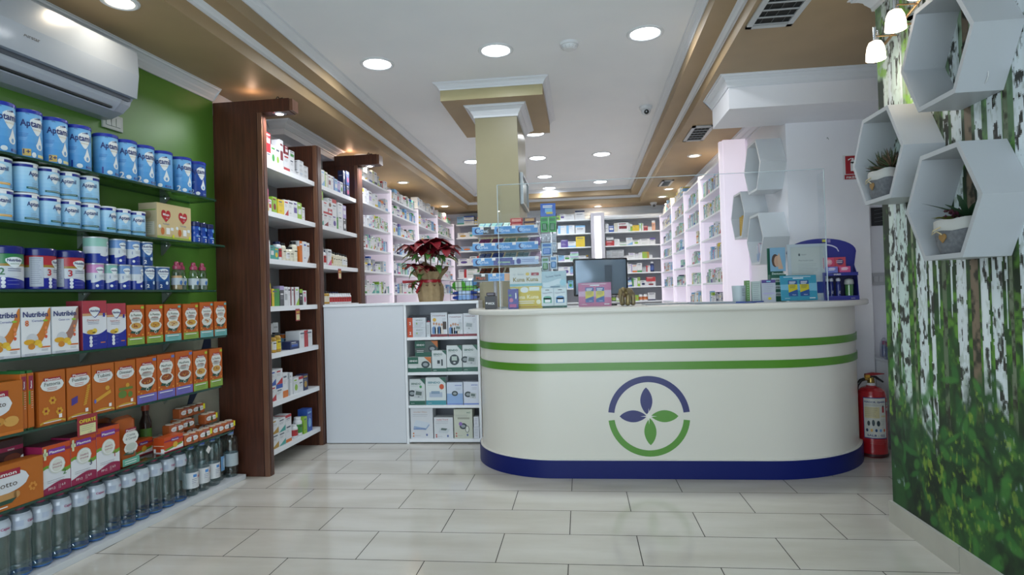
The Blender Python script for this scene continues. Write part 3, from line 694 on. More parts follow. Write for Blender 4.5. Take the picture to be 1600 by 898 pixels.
# fourth shelf: cereal cartons
def nutri_box(sub, c1, c2, two=None):
    w, d, h = .122, .07, .197
    m = carton(w, d, h, '#e3e5ea', side='#d5d8dd'); cv = Cv(m, 'front', d/2)
    cv.shape(-.0, w/2, lambda x: .045+.10*((x)/.061)**2.2, lambda x: min(h-.004, .085+.13*((x)/.061)**1.5), M(c1, .4), 1, 12)
    cv.text('Nutribén', -.003, .158, .030, INK, 4, fit=.105, bold=True)
    cv.text(sub, -.008 if not two else .006, .138, .012, M('#3d4f9c', .4), 4, fit=.05); 
    if two: cv.text(two, -.040, .122, .032, M('#d0662c', .4), 4, bold=True)
    cv.ell(.038, .142, .011, .0045, M('#8fb83a', .4), 4, 8)
    cv.ell(-.018, .066, .026, .024, M('#c6cad2', .4), 2); cv.ell(-.030, .056, .024, .011, M('#d8a32c', .5), 3); cv.ell(.004, .052, .017, .012, M('#e0b63a', .5), 3); cv.ell(-.022, .038, .015, .012, M('#c9842e', .5), 4); cv.ell(.014, .040, .010, .009, M('#e6c84c', .5), 4)
    for k in range(3): cv.ell(.040, .075+k*.018, .006, .007, M('#d4563a' if k == 0 else '#e28a5c', .4), 4, 8)
    cv.rect(.016, .058, .030, .036, M('#cf6c34', .4), 2); cv.rect(-w/2, w/2, 0, .010, M('#c9ccd8', .4), 2); cv.lines(-.05, .0, .010, 2, .005, INKG, 3); cv.lines(.02, .05, .024, 2, .005, INKG, 3)
    return m.build('cereal_box')
for i, (a, b, s_, c1, two) in enumerate(((1.885, 2.007, 'Cereales', '#c87a34', '8'), (2.012, 2.134, 'Cereales', '#c87a34', '8'), (2.140, 2.262, 'Cereales', '#c87a34', '8'), (2.270, 2.392, 'Cacao con', '#9c7468', None))):
    o = nutri_box(s_, c1, None, two); onshelf(o, a, b, .909, .006, 0, .07)
    tag(o, ['white cereal carton with orange sweep, cut by the left edge of view', 'white cereal carton with orange sweep, second from the left edge', 'white cereal carton with orange sweep marked 8, beside the cocoa one', 'white cereal carton with mauve sweep and cocoa lettering'][i], 'box', 'white cereal cartons')
def nutri_red(sub, w, h, sh):
    d = .085; m = carton(w, d, h, '#dcdfe6', side='#8c2f3c', top='#9c3040'); cv = Cv(m, 'front', d/2)
    cv.rect(-w/2, w/2, h*.74, h, M('#a83a48', .4)); cv.rect(-w/2, w/2, h*.69, h*.74, M('#c79a70', .4)); cv.shape(-w/2, w/2, 0, lambda x: h*.30+.022*((x/(w/2))**2)*(1 if x > 0 else .6), M('#1e2b92', .35), 1, 12)
    shield(cv, 0, h*.76, w*.46, h*.22, M('#1e2b92', .4), 2); shield(cv, -.002, h*.77, w*.44, h*.21, SHIELD, 3); cv.text('Nutribén', -.001, h*.77, .014, INK, 5, fit=w*.36, bold=True)
    cv.text(sub, -.01, h*.585, .012, M('#a83a3a', .4), 4, fit=w*.5); cv.lines(-w*.3, w*.2, h*.56, 2, .007, INK, 3)
    cv.ell(-w*.15, h*.36, w*.20, h*.05, M('#c9a23a', .5), 3); cv.ell(-w*.02, h*.38, w*.10, h*.05, M('#dfc24a', .5), 4); cv.rect(-w*.12, -w*.0, h*.34, h*.36, M('#2e2418', .5), 5)
    for k in range(3): cv.ell(-w*.18, h*.09+k*h*.075, .0085, .0085, M('#dfe3ea', .4), 3, 8); cv.lines(-w*.08, w*.08, h*.11+k*h*.075, 1, .004, M('#8d93c8', .4), 3)
    cv.rect(w*.22, w*.42, h*.12, h*.14, M('#d07a3c', .4), 3); cv.rect(w*.33, w*.42, h*.66, h*.74, M('#1e2b92', .4), 4)
    return m.build('cereal_box')
o = nutri_red('Desayuno', .125, .220, 0); onshelf(o, 2.412, 2.537, .909, .005, 0, .085); tag(o, 'large red topped cereal carton with navy base, left of the pair', 'box')
o = nutri_red('Pequeno almoço', .108, .206, 0); onshelf(o, 2.541, 2.649, .909, .008, 0, .085); tag(o, 'smaller red topped cereal carton with navy base, right of the pair', 'box')
ORG = '#b85a1c'
def pasta_box(l1, l2, base, bowl, foodc, w=.105, h=.195, d=.06):
    m = carton(w, d, h, ORG, side='#a8521c', top='#a34f1a'); cv = Cv(m, 'front', d/2)
    cv.rect(-w/2, w/2, 0, h*.19, M(base, .4)); cv.lines(-w*.4, w*.4, h*.155, 1, .01, PAPER, 3, .004); cv.lines(-w*.3, w*.35, h*.11, 2, .009, M('#5a6a4a', .5), 3)
    cv.ell(0, h*.72, w*.40, h*.145, M('#dde0dc', .4), 2); cv.ell(.0, h*.60, w*.30, h*.09, M('#dde0dc', .4), 2)
    cv.rect(-w*.26, w*.26, h*.825, h*.885, M('#9c1f3a', .4), 3); cv.text('Plasmon', 0, h*.835, .012, PAPER, 5, fit=w*.44, bold=True)
    cv.text(l1, 0, h*.715, .017, M('#2f4a3a', .4), 4, fit=w*.58); cv.text(l2, 0, h*.655, .009, M('#b0503a', .4), 4, fit=w*.4)
    cv.poly([(-w*.36, h*.30), (w*.16, h*.26), (w*.42, h*.44), (-w*.1, h*.44)], M('#274a3c', .5), 3)
    cv.shape(-w*.40, w*.40, lambda x: h*.46-h*.13*sqrt(max(0, 1-(x/(w*.40))**2)), lambda x: h*.47+h*.09*sqrt(max(0, 1-(x/(w*.40))**2)), M(bowl, .4), 4, 12); cv.ell(0, h*.475, w*.31, h*.075, M(foodc, .5), 5)
    r = random.Random(len(l1+l2)*7)
    for k in range(12): a = r.uniform(0, 2*pi); q = r.uniform(0, .85); cv.ell(w*.29*q*cos(a), h*.475+h*.065*q*sin(a), .004, .003, M('#d39a4a' if k % 2 else '#8e3a26', .5), 6, 5)
    cv.ell(0, h*.29, w*.075, h*.04, M('#dfe3dc', .4), 6, 8); cv.ell(0, h*.29, w*.055, h*.028, M('#274a3c', .4), 7, 8)
    cv.rect(w*.30, w*.48, h*.90, h*.96, M({'#86a849': '#a9bd3a', '#6fb0b0': '#6fb0b0'}.get(base, '#6a78b8'), .4), 3)
    for sx, q in ((-.42, .27), (-.3, .22), (.38, .24)): cv.ell(w*sx, h*q, .006, .004, M('#d79a3c', .5), 3, 6)
    cs = Cv(m, 'left', w/2); cs.rect(-.012, .012, h*.35, h*.72, M('#c07a5a', .5)); cs.lines(-.01, .01, h*.70, 10, .006, PAPER, 2)
    return m.build('pasta_box')
GB, TB, VB = '#86a849', '#6fb0b0', '#6f68b8'
for i, (a, b, l1, l2, bs, fd) in enumerate(((2.656, 2.760, 'la Pastina', 'Stelline', GB, '#c79a4a'), (2.775, 2.882, 'la Pastina', 'Fili d\'Oro', GB, '#c79a3c'), (2.896, 3.012, 'la Pastina', 'Sabbiolina', TB, '#d0b98a'), (3.030, 3.145, 'la Pastina', 'Stelline', GB, '#c79a3c'), (3.160, 3.268, 'Crema di Cereali', 'mista', TB, '#c9cdc6'), (3.280, 3.388, 'Crema di Cereali', 'riso', TB, '#c9cdc6'))):
    w = b-a; o = pasta_box(l1, l2, bs, '#d5d6d2', fd, w, [.196, .195, .195, .194, .201, .203][i]); onshelf(o, a, b, .909, .008, 0, .06)
    tag(o, 'orange carton with %s foot, %s from left of six, fourth glass shelf' % ('green' if bs == GB else 'teal', ORD[i]), 'box', 'orange cartons on the fourth glass shelf')
# fifth shelf
m = carton(.215, .06, .205, '#b4641f', side='#8f4a18'); cv = Cv(m, 'front', .03)
cv.ell(-.01, .12, .075, .045, M('#d9dbe0', .4), 2); cv.rect(-.07, .05, .150, .172, M('#9c1f3a', .4), 3); cv.text('Plasmon', -.01, .154, .018, PAPER, 5, fit=.09, bold=True); cv.text('Biscotto', -.01, .112, .028, M('#4a3a30', .4), 4, fit=.10)
cv.ell(-.03, .055, .07, .022, M('#c48a3c', .5), 3); cv.ell(.06, .05, .03, .02, M('#cf9c50', .5), 3); cv.rect(-.107, .107, .0, .012, M('#c9722a', .4), 3); cv.lines(-.08, .0, .025, 2, .008, PAPER, 3, .003); cv.poly([(-.05, .04), (.0, .03), (.02, .05), (-.03, .055)], M('#274a3c', .5), 4)
BIS = m.build('biscuit_box'); onshelf(BIS, 1.925, 2.137, .615, .004, 0, .06); tag(BIS, 'wide orange biscuit carton on the fifth glass shelf at far left', 'box')
def spine(i):
    m = MB(); m.bbox(-.0125, .0125, -.055, .055, .006, .226, M('#b8611f', .35), .002); m.box(-.011, .011, -.05, .05, .0, .006, M('#2f6a3c', .5)); m.prism([(-.012, .226), (.012, .226), (.009, .236), (-.009, .238)], -.05, .05, M('#2c6a36', .4), axis='y')
    cv = Cv(m, 'front', .055); cv.rect(-.009, .009, .16, .215, M('#8e2a4a', .4)); cv.text('Plasmon', .003, .165, .009, PAPER, 3, al='l', rot=pi/2, bold=True); cv.rect(-.010, -.003, .10, .155, M('#4f8a3c', .4)); cv.lines(.0, .008, .15, 8, .009, PAPER, 2)
    return m.build('biscuit_pack')
for i, y in enumerate((2.152, 2.181)):
    o = spine(i); onshelf(o, y-.0125, y+.0125, .615, .012, 0, .11); tag(o, 'narrow orange pack with green crimped ends, %s of two beside the biscuit carton' % ('left', 'right')[i], 'pack', 'narrow orange packs')
def shape_box(nm, deco, c3):
    w, d, h = .118, .05, .224; m = carton(w, d, h, '#b4601f', side='#a0521a', top='#8f4a18'); cv = Cv(m, 'front', d/2)
    cv.ell(0, h*.74, w*.44, h*.125, M('#dcdfe0', .4), 2, 16); cv.rect(-w*.32, w*.32, h*.815, h*.875, M('#9c1f3a', .4), 3); cv.text('Plasmon', 0, h*.824, .0135, PAPER, 5, fit=w*.56, bold=True); cv.text(nm, 0, h*.725, .022, M('#34443c', .4), 4, fit=w*.60)
    cv.lines(-w*.2, w*.2, h*.69, 2, .007, M('#b0503a', .5), 4, .0018); cv.shape(-w*.48, w*.48, lambda x: h*.02+.010*(1-(x/(w*.48))**2), lambda x: h*.055+.010*(1-(x/(w*.48))**2), M('#c9a03c', .4), 3, 10)
    cv.lines(-w*.35, w*.35, h*.06, 1, .01, PAPER, 4, .003)
    Y = M('#cf9a34', .5); D = M(c3, .5)
    if deco == 'flower':
        for cx, cz in ((-.03, .06), (.03, .05), (.0, .10)):
            for k in range(6): a = k*pi/3; cv.ell(cx+.011*cos(a), cz+.011*sin(a), .006, .006, Y, 3, 6)
            cv.ell(cx, cz, .005, .005, D, 4, 6)
    elif deco == 'twist':
        for k in range(9): cv.poly([(.018+k*.0025, .05+k*.010), (.034+k*.0025, .056+k*.010), (.034+k*.0025, .063+k*.010), (.018+k*.0025, .057+k*.010)], Y, 3)
        cv.poly([(-.04, .06), (-.01, .07), (-.01, .10), (-.04, .09)], D, 3)
    elif deco == 'tube':
        cv.poly([(-.045, .05), (.04, .085), (.036, .10), (-.049, .065)], Y, 3); cv.ell(-.046, .058, .006, .009, D, 4, 8); cv.ell(.02, .11, .012, .010, Y, 3)
    else:
        cv.ell(-.02, .065, .025, .018, M('#5d7a34', .5), 3); cv.ell(.025, .06, .014, .014, M('#5d7a34', .5), 3); cv.shape(-.04, .04, .085, .097, M('#5d7a34', .5), 3); cv.ell(.01, .105, .011, .011, Y, 3)
    cv.rect(w*.22, w*.34, h*.10, h*.17, PAPER, 5)
    return m.build('pasta_box')
for i, (a, b, nm, de, c3) in enumerate(((2.206, 2.326, 'Fattoria', 'flower', '#8e2a2a'), (2.332, 2.452, 'Fusillini', 'twist', '#4a3a8a'), (2.455, 2.575, 'Tubini', 'tube', '#5a6ac0'), (2.579, 2.699, 'Dinosauri', 'dino', '#4a6a2a'))):
    o = shape_box(nm, de, c3); onshelf(o, a, b, .615, .008, 0, .05); tag(o, 'orange small pasta carton reading %s on the fifth glass shelf' % nm, 'box', 'orange pasta cartons with shape drawings')
for i, (a, b, l1, l2, bs, fd) in enumerate(((2.706, 2.832, 'MiniPasta', 'Pomodorino', VB, '#8e4a2a'), (2.838, 2.958, 'MiniPasta', 'Forellini', VB, '#8e4a2a'), (2.964, 3.090, 'MiniPasta', 'Anellini', VB, '#8e4a2a'), (3.098, 3.212, 'la Pastina', 'Stelline', GB, '#c79a4a'), (3.232, 3.340, 'la Pastina', 'Gemmine', GB, '#c79a4a'))):
    o = pasta_box(l1, l2, bs, '#d5d6d2', fd, b-a, [.226, .229, .231, .222, .222][i]); onshelf(o, a, b, .615, .008, 0, .06)
    tag(o, 'orange carton with %s foot, %s from left of five, fifth glass shelf' % ('violet' if bs == VB else 'green', ORD[i]), 'box', 'orange cartons on the fifth glass shelf')
def oferte(w, h, tagname='price_sign'):
    m = MB(); m.box(-w/2, w/2, -.001, .001, -h, 0, M('#98303a', .4)); cv = Cv(m, 'front', .001); cv.text('OFERTË', 0, -h*.36, h*.22, M('#e3d23a', .4), 2, fit=w*.84, bold=True)
    cv.rect(-w*.40, w*.40, -h*.92, -h*.46, M('#d6d3a0', .5), 1); cv.lines(-w*.34, w*.34, -h*.54, 3, h*.09, INKG, 2, .0012); cv.text('1.40', .1*w, -h*.9, h*.13, INKG, 2)
    return m.build(tagname)
o = oferte(.10, .092); o.location = onL(2.415, -.004, .615+.012); o.rotation_euler = (0, 0, RZL); tag(o, 'red offer sign with yellow heading clipped under the pasta cartons', 'price sign')
# lowest shelf
m = MB(); bm_ = M('#3b2026', .4); w, h = .28, .172; m.box(-w/2, w/2, -.03, .03, 0, h, M('#b4641f', .4)); cv = Cv(m, 'front', .03)
cv.ell(-.02, .105, .10, .044, M('#d5d8df', .4), 2, 16); cv.rect(-.095, .045, .125, .150, M('#9c1f3a', .4), 3); cv.text('Plasmon', -.025, .130, .019, PAPER, 5, fit=.11, bold=True); cv.text('Biscotto', -.03, .085, .030, M('#4a3a30', .4), 4, fit=.125)
cv.shape(-.12, .03, .035, .062, M('#b98a54', .5), 3); cv.ell(.03, .0485, .013, .0135, M('#b98a54', .5), 3); cv.poly([(-.12, .022), (.01, .022), (.03, .038), (-.12, .036)], M('#274a3c', .5), 4); cv.ell(-.06, .028, .012, .012, PAPER, 5); cv.text('6', -.06, .020, .016, INKG, 6); cv.lines(-.1, .0, .014, 1, .01, PAPER, 4, .004)
for k in range(6): cv.ell(.095+.012*cos(k), .06+.012*sin(k), .006, .006, M('#cf8a3c', .5), 3, 6)
o = m.build('biscuit_box'); onshelf(o, 1.935, 2.215, .33, .002, 0, .06); tag(o, 'big orange biscuit carton leaning out at left of the lowest shelf', 'box')
m = MB(); m.box(-.10, .10, -.035, .035, 0, .25, M('#b9471c', .4)); cv = Cv(m, 'front', .035); cv.shape(.0, .10, .14, lambda x: .25, M('#3a2024', .4), 1); cv.rect(-.10, .10, .205, .222, M('#8e1f4a', .4), 2); cv.shape(-.10, .10, .10, lambda x: .14+x*.4, PAPER, 3, 8); cv.ell(.055, .175, .035, .018, M('#6a3526', .7), 4); cv.shape(-.1, .1, .09, lambda x: .115+.02*cos(x*20), M('#8e1f4a', .4), 4, 8); cv.text('cacao', .05, .208, .012, PAPER, 4)
o = m.build('biscuit_box'); onshelf(o, 2.00, 2.20, .33, .075, 0, .07); tag(o, 'orange and brown cocoa biscuit carton behind the big biscuit one', 'box')
def nutrimune(num, nc, word, h, w=.125):
    d = .10; m = carton(w, d, h, '#dadde4', side='#8e1f4a', top='#5e1830'); cv = Cv(m, 'front', d/2)
    cv.shape(-w/2, w/2, lambda x: h*.50-.014*sin(x*40), h, M('#bf4a1a', .4), 1, 8); cv.shape(-w/2, w/2, lambda x: h*.46-.016*sin(x*40), lambda x: h*.53-.014*sin(x*40), M('#6f9a34', .4), 2, 8)
    cv.rect(-w/2, w/2, h*.83, h*.89, M('#8e1f4a', .4), 2); cv.rect(-w*.30, w*.30, h*.80, h*.92, M('#7a3a9a', .4), 3); cv.text('Plasmon', 0, h*.83, .014, PAPER, 5, fit=w*.54, bold=True)
    cv.ell(0, h*.56, w*.30, h*.17, M('#cfd3cc', .4), 4); cv.ell(0, h*.56, w*.26, h*.145, M('#e2e4e4', .4), 5); cv.ell(.0, h*.56, w*.20, h*.13, M('#d3d6ce', .4), 6); cv.text('nutri', 0, h*.57, .014, M('#a03a6a', .4), 7, fit=w*.30); cv.text(word, 0, h*.51, .012, M('#a03a6a', .4), 7, fit=w*.32)
    cv.text(num, w*.26, h*.33, .030, M(nc, .4), 7, bold=True); cv.shape(-w/2, w/2, 0, lambda x: h*.16+h*.06*cos((x-.02)*28), M('#8e1f4a', .4), 3, 10); cv.lines(-w*.36, w*.3, h*.27, 2, .008, INKG, 3)
    for k in range(3): cv.text('PP12', -w*.2, h*.08, .014, PAPER, 5, fit=w*.24) if k == 0 else cv.rect(w*.05*k, w*.05*k+.001, h*.06, h*.15, PAPER, 5)
    cv.text('6.0', w*.22, h*.10, .014, PAPER, 5)
    if word == 'mune': cv.rect(-w*.46, -w*.38, h*.72, h*.95, M('#cfd6b0', .4), 5); cv.rect(-w*.52+.004, -w*.32, h*.80, h*.87, M('#cfd6b0', .4), 5)
    return m.build('powder_box')
for i, (a, b, nn, nc, wd, hh) in enumerate(((2.219, 2.344, '2', '#3f7a3c', 'mune', .200), (2.346, 2.471, '3', '#2c3a5c', 'mune', .207), (2.473, 2.598, '1', '#a02a3a', 'uno', .217))):
    o = nutrimune(nn, nc, wd, hh); onshelf(o, a, b, .33, .008, 0, .10); tag(o, ['orange and white powder carton marked 2, leftmost of the three', 'orange and white powder carton marked 3, middle of the three', 'orange and white powder carton marked 1, beside the pouch'][i], 'box', 'large powder cartons')
def pouch(i):
    m = MB(); w, h = .125, .225; n = 9; rows = []
    for k in range(n):
        z = h*k/(n-1); th = .030*sin(min(1, (1-z/h)*1.15)*pi/2)*(.75+.25*sin(pi*z/h)); wd = w/2*(1-.05*sin(pi*z/h)); rows.append((z, th, wd))
    vs = []; 
    for z, th, wd in rows:
        for x, y in ((-1, 0), (-.8, -.5), (-.4, -.95), (0, -1), (.4, -.95), (.8, -.5), (1, 0), (.6, .8), (-.6, .8)): vs.append((x*wd, y*th, z-.012*(abs(x) > .7)*(z > h*.95)))
    q = 9; m.add(vs, [(r*q+k, r*q+(k+1) % q, (r+1)*q+(k+1) % q, (r+1)*q+k) for r in range(n-1) for k in range(q)], M('#b45a24', .3), True)
    m.add(vs[:q], [tuple(range(q))], M('#b45a24', .3)); m.add(vs[-q:], [tuple(range(q))], M('#b45a24', .3))
    cv = Cv(m, 'front', .0335); cv.rect(-w*.40, w*.40, .004, h*.17, M('#5fa592', .4), 1); cv.lines(-w*.3, w*.3, h*.12, 2, .011, PAPER, 2, .003)
    cv.ell(0, h*.60, w*.38, h*.15, M('#d9dcd8', .4), 1); cv.rect(-w*.26, w*.26, h*.73, h*.80, M('#8e1f3a', .4), 2); cv.text('Plasmon', 0, h*.742, .012, PAPER, 4, fit=w*.44, bold=True); cv.text('Crema', 0, h*.635, .016, INKG, 3, fit=w*.4); cv.text('di Cereali', 0, h*.56, .016, INKG, 3, fit=w*.5)
    cv.ell(0, h*.38, w*.33, h*.12, M('#d3d6d2', .4), 2); cv.ell(0, h*.40, w*.26, h*.08, M('#b9c2ba', .4), 3); cv.poly([(-w*.38, h*.26), (w*.1, h*.22), (w*.2, h*.30), (-w*.2, h*.31)], M('#274a3c', .5), 2)
    return m.build('food_pouch')
o = pouch(0); onshelf(o, 2.605, 2.728, .33, .015, 0, .06); tag(o, 'orange stand-up pouch with cereal bowl and teal foot, in front', 'pouch', 'stand-up cereal pouches')
o = pouch(1); onshelf(o, 2.665, 2.788, .33, .085, 0, .06); tag(o, 'orange stand-up pouch half hidden behind the other pouch', 'pouch', 'stand-up cereal pouches')
o = pouch(2); onshelf(o, 2.60, 2.72, .33, .155, 0, .03); tag(o, 'orange pouch at the back, its top rising behind both others', 'pouch', 'stand-up cereal pouches')
m = MB(); m.lathe([(.0001, 0), (.026, 0), (.028, .006), (.028, .15), (.016, .19), (.016, .215)], M('#2a1512', .15), 18); m.lathe([(.0285, .04), (.0285, .12)], M('#4f7a34', .5), 18)
o = m.build('syrup_bottle'); m = MB(); m.lathe([(.018, .213), (.019, .215), (.019, .245), (.0001, .246)], M('#8a3a22', .4), 18); m.build('cap', o)
onshelf(o, 2.905, 2.961, .33, .135, 0, .056); tag(o, 'dark brown bottle with rust cap behind the pouches', 'bottle')
def tea(i):
    w, d, h = .135, .062, .078; m = carton(w, d, h, '#c64a1c', side='#c0481c', top='#cf5a26'); cv = Cv(m, 'front', d/2)
    cv.shape(-w/2, w/2, 0, lambda x: h*.30+x*.14, PAPER, 1); cv.rect(-w/2, w/2, h*.70, h*.78, M('#8e1f4a', .4), 2); cv.rect(-.02, .035, h*.66, h*.86, M('#6a3a8a', .4), 3); cv.text('Plasmon', .008, h*.70, .010, PAPER, 5, fit=.045, bold=True); cv.shape(-w*.45, w*.45, lambda x: h*.22+x*.14, lambda x: h*.34+x*.14, M('#6f9a34', .4), 2); cv.ell(.01, h*.38, .017, .015, M('#d8a83a', .4), 3)
    cv.shape(-w/2, w/2, 0, .006, M('#a01f3a', .4), 2); cs = Cv(m, 'left', w/2); cs.rect(-d/2, d/2, 0, h*.28, PAPER); cs.rect(-.018, .012, h*.06, h*.44, M('#a83c1c', .4), 2); cs.rect(-d/2, d/2, h*.45, h*.50, M('#e0b8a0', .4), 2)
    return m.build('tea_box')
o = tea(0); onshelf(o, 2.875, 3.010, .33, .01, 0, .062); tag(o, 'orange herbal tea carton lying in front beside the jar packs', 'box', 'orange tea cartons')
o = tea(1); onshelf(o, 2.80, 2.90, .33, .11, 0, .062); tag(o, 'orange herbal tea carton behind the front tea carton', 'box', 'orange tea cartons')
JAR = M('#7a3a20', .25)
def jarpack(fy, sticker):
    w, d, h = .104, .052, .056; m = MB(); m.bbox(-w/2, w/2, -d/2, d/2, 0, h, M('#a8562a', .4), .006)
    cv = Cv(m, 'front', d/2); cv.ell(-.022, h*.55, .024, .013, PAPER, 1); cv.ell(.022, h*.55, .024, .013, PAPER, 1); cv.rect(-.02, .02, h*.80, h*.92, M('#8e1f3a', .4), 2); cv.text('Plasmon', 0, h*.82, .006, PAPER, 3, fit=.034)
    cv.ell(0, h*.48, .009, .013, M(fy, .4), 3); cv.ell(.004, h*.30, .007, .006, M('#4a5a2a', .4), 4); cv.lines(-.038, -.014, h*.6, 2, .006, INK, 3); cv.lines(.014, .038, h*.6, 2, .006, INK, 3)
    if sticker: cv.rect(.034, .050, h*.40, h*.95, M('#e2dd2e', .4), 5)
    o = m.build('jar_pack')
    for x in (-.026, .026):
        m = MB(); m.lathe([(.021, h-.001), (.022, h+.0005), (.021, h+.004), (.0001, h+.004)], M('#c9bcae', .35), 14, cx=x); m.build('jar_lid', o)
    return o
jp = [(3.022, 3.126, .006, 0, 0), (3.13, 3.234, .006, 0, 1), (3.238, 3.335, .006, 0, 0), (3.338, 3.43, .006, 0, 1)]
lab = []
for i, (a, b, of, zz, stk) in enumerate(jp):
    o = jarpack(['#b04a2a', '#2a2018', '#b04a2a', '#3a3a4a'][i], stk); onshelf(o, a, a+.104, .33, of, 0, .052); tag(o, 'twin jar pack in orange sleeve, %s of the front row' % ORD[i], 'jar pack', 'twin jar packs')
for i, (y, of, z, k) in enumerate(((2.965, .075, 0, 0), (3.075, .075, 0, 0), (3.25, .075, 0, 1), (3.045, .07, .0615, 0), (3.335, .08, .0615, 1), (3.155, .09, .0615, 0), (3.02, .135, .0, 0), (3.13, .135, .0, 0), (3.24, .135, 0, 0), (3.34, .135, .0, 0), (3.19, .14, .0615, 0), (3.295, .13, .123, 1), (3.19, .13, .123, 0))):
    if i in (2,): continue
    o = jarpack(['#b04a2a', '#3a5a2a', '#2a2018'][i % 3], k); onshelf(o, y-.052, y+.052, .33+z, of if i < 12 else .125, 0, .052)
    if i == 4: o.location.z = .33+.0612
    tag(o, 'twin jar pack in orange sleeve, %s' % ['left end of the middle row', 'second in the middle row', '', 'stacked above the middle row at left', 'stacked at right with a yellow sticker', 'stacked near the middle', 'left end of the back row', 'second of the back row', 'third of the back row', 'right end of the back row', 'second layer at the back', 'topmost with a yellow sticker', 'topmost at left'][i], 'jar pack', 'twin jar packs')
o_ = [q for q in bpy.data.objects if q.name.startswith('jar_pack') and not q.parent]

# plinth: water bottles
WATER = glassy('bottled_water', (.80, .875, .885), .07, .06, .35)
def water(big_label, r=.0400):
    m = MB(); h = .285
    pr = [(.0001, .002), (r*.8, .0), (r, .012), (r, .05), (r*.975, .055), (r, .062), (r, .10), (r*.955, .125), (r*.955, .14), (r, .165), (r, .205), (r*.99, .214)]
    if not big_label: pr += [(r*.98, .225), (r*.93, .238), (r*.78, .252), (r*.5, .263), (.016, .268), (.015, .276)]
    else: pr += [(r*1.01, .222), (r*1.0, .240), (r*.92, .256), (r*.72, .268), (.5*r, .272), (.015, .277)]
    m.lathe(pr, WATER, 24); o = m.build('water_bottle')
    if big_label:
        m = MB(); lm = M('#bcc5d3', .12, coat=.5); m.lathe([(r+.0005, .198), (r+.002, .206), (r+.0022, .236), (r*.975, .250), (r*.86, .262)], lm, 24); cv = Cv(m, 'cyl', r+.0022); cv.text('Cajzer', .012, .222, .014, M('#a02a6a', .4), 2, bold=True); cv.rect(-.045, -.020, .212, .234, M('#a9b4c8', .4)); cv.rect(.04, .058, .213, .230, M('#5a78b4', .4)); m.build('label', o)
        m = MB(); m.lathe([(.0155, .272), (.0175, .274), (.0175, .288), (.016, .291), (.0001, .291)], M('#a0305a', .35), 18); m.build('cap', o)
        m = MB(); m.lathe([(r*.8, .001), (r+.001, .010), (r+.001, .013)], M('#3a6aa8', .25), 24); m.build('foot_tint', o)
    o.scale = (1, 1, .965)
    return o
WB = water(True)
for i, (a, b) in enumerate(((1.96, 2.045), (2.047, 2.13), (2.133, 2.217), (2.22, 2.304), (2.307, 2.391), (2.394, 2.478), (2.481, 2.565), (2.568, 2.652), (2.655, 2.739), (2.742, 2.826), (2.829, 2.913), (2.916, 3.00), (3.003, 3.087))):
    o = WB if i == 0 else copy_tree(WB); onshelf(o, a, b, .03, .030, [.2, -.3, .1, .5, -.2, .3, -.5, .2, 0, .6, .1, -.1, .2][i], .084)
    tag(o, 'water bottle with pale shoulder label, %s from the left on the plinth' % ORD[i], 'water bottle', 'water bottles with shoulder labels')
    if 7 < i < 12:
        q = copy_tree(WB); onshelf(q, a+.04, b+.04, .03, .115, .4, .078); q.scale = (.95, .95, .93)
        tag(q, 'water bottle with pale label in the back row, %s from the left' % ORD[i-8], 'water bottle', 'water bottles in the back row')
def hipp(kind):
    o = water(False, .040); m = MB(); r = .0412
    if kind == 0:
        m.lathe([(r, .045), (r, .135)], M('#d3d6da', .4), 24); cv = Cv(m, 'cyl', r); cv.text('HiPP', .024, .10, .022, M('#b02a4a', .4), 2, bold=True); cv.rect(-.024, -.004, .108, .124, M('#4a86c8', .4)); cv.lines(-.03, .0, .098, 3, .010, INK, 1, .002); cv.lines(-.03, .03, .07, 3, .007, INKG, 1)
    elif kind == 1:
        m.lathe([(r, .07), (r, .15)], M('#a9b4ba', .4), 24); cv = Cv(m, 'cyl', r); cv.ell(.03, .10, .020, .040, M('#6f9fd0', .4), 1); cv.ell(.03, .10, .012, .026, M('#a9c4dc', .4), 2)
    else:
        cv = Cv(m, 'cyl', r); cv.rect(-.028, .028, .06, .15, M('#6f9fd0', .4)); cv.ell(0, .105, .014, .034, M('#a9c4dc', .4), 2)
    m.build('label', o)
    m = MB(); m.lathe([(.0158, .272), (.0175, .273), (.0175, .292), (.016, .295), (.0001, .295)], M('#3a5ec0' if kind == 0 else '#6a8ad0', .35), 18); m.build('cap', o)
    m = MB(); m.lathe([(.015, .262), (.018, .266), (.015, .27)], M('#9fb2c8', .3), 18); m.build('neck_ring', o)
    return o
for i, (y, of, k, lb) in enumerate(((3.137, .030, 0, 'clear bottle with white label and blue cap, leftmost of the blue capped ones'), (3.228, .030, 0, 'clear bottle with a white diamond tag below its blue cap'), (3.318, .030, 0, 'clear bottle with white label, third of the blue capped front row'),
                                    (3.402, .062, 2, 'clear bottle with blue oval label behind its neighbour'), (3.487, .030, 1, 'clear bottle with grey label and pale blue cap near the post'), (3.535-.03, .115, 2, 'clear bottle closest to the wooden post at the back'), (3.31, .115, 1, 'clear bottle in the back row, second from the post'), (3.215, .115, 1, 'clear bottle in the back row behind the tagged one'))):
    o = hipp(k); onshelf(o, y-.04, y+.04, .03, of, .1*i, .08); tag(o, lb, 'water bottle', 'blue capped water bottles')
    if i == 1:
        m = MB(); cv = Cv(m, 'front', .042, .001); cv.poly([(0, .262), (.026, .238), (0, .212), (-.026, .238)], PAPER, 1); m.build('tag', o)
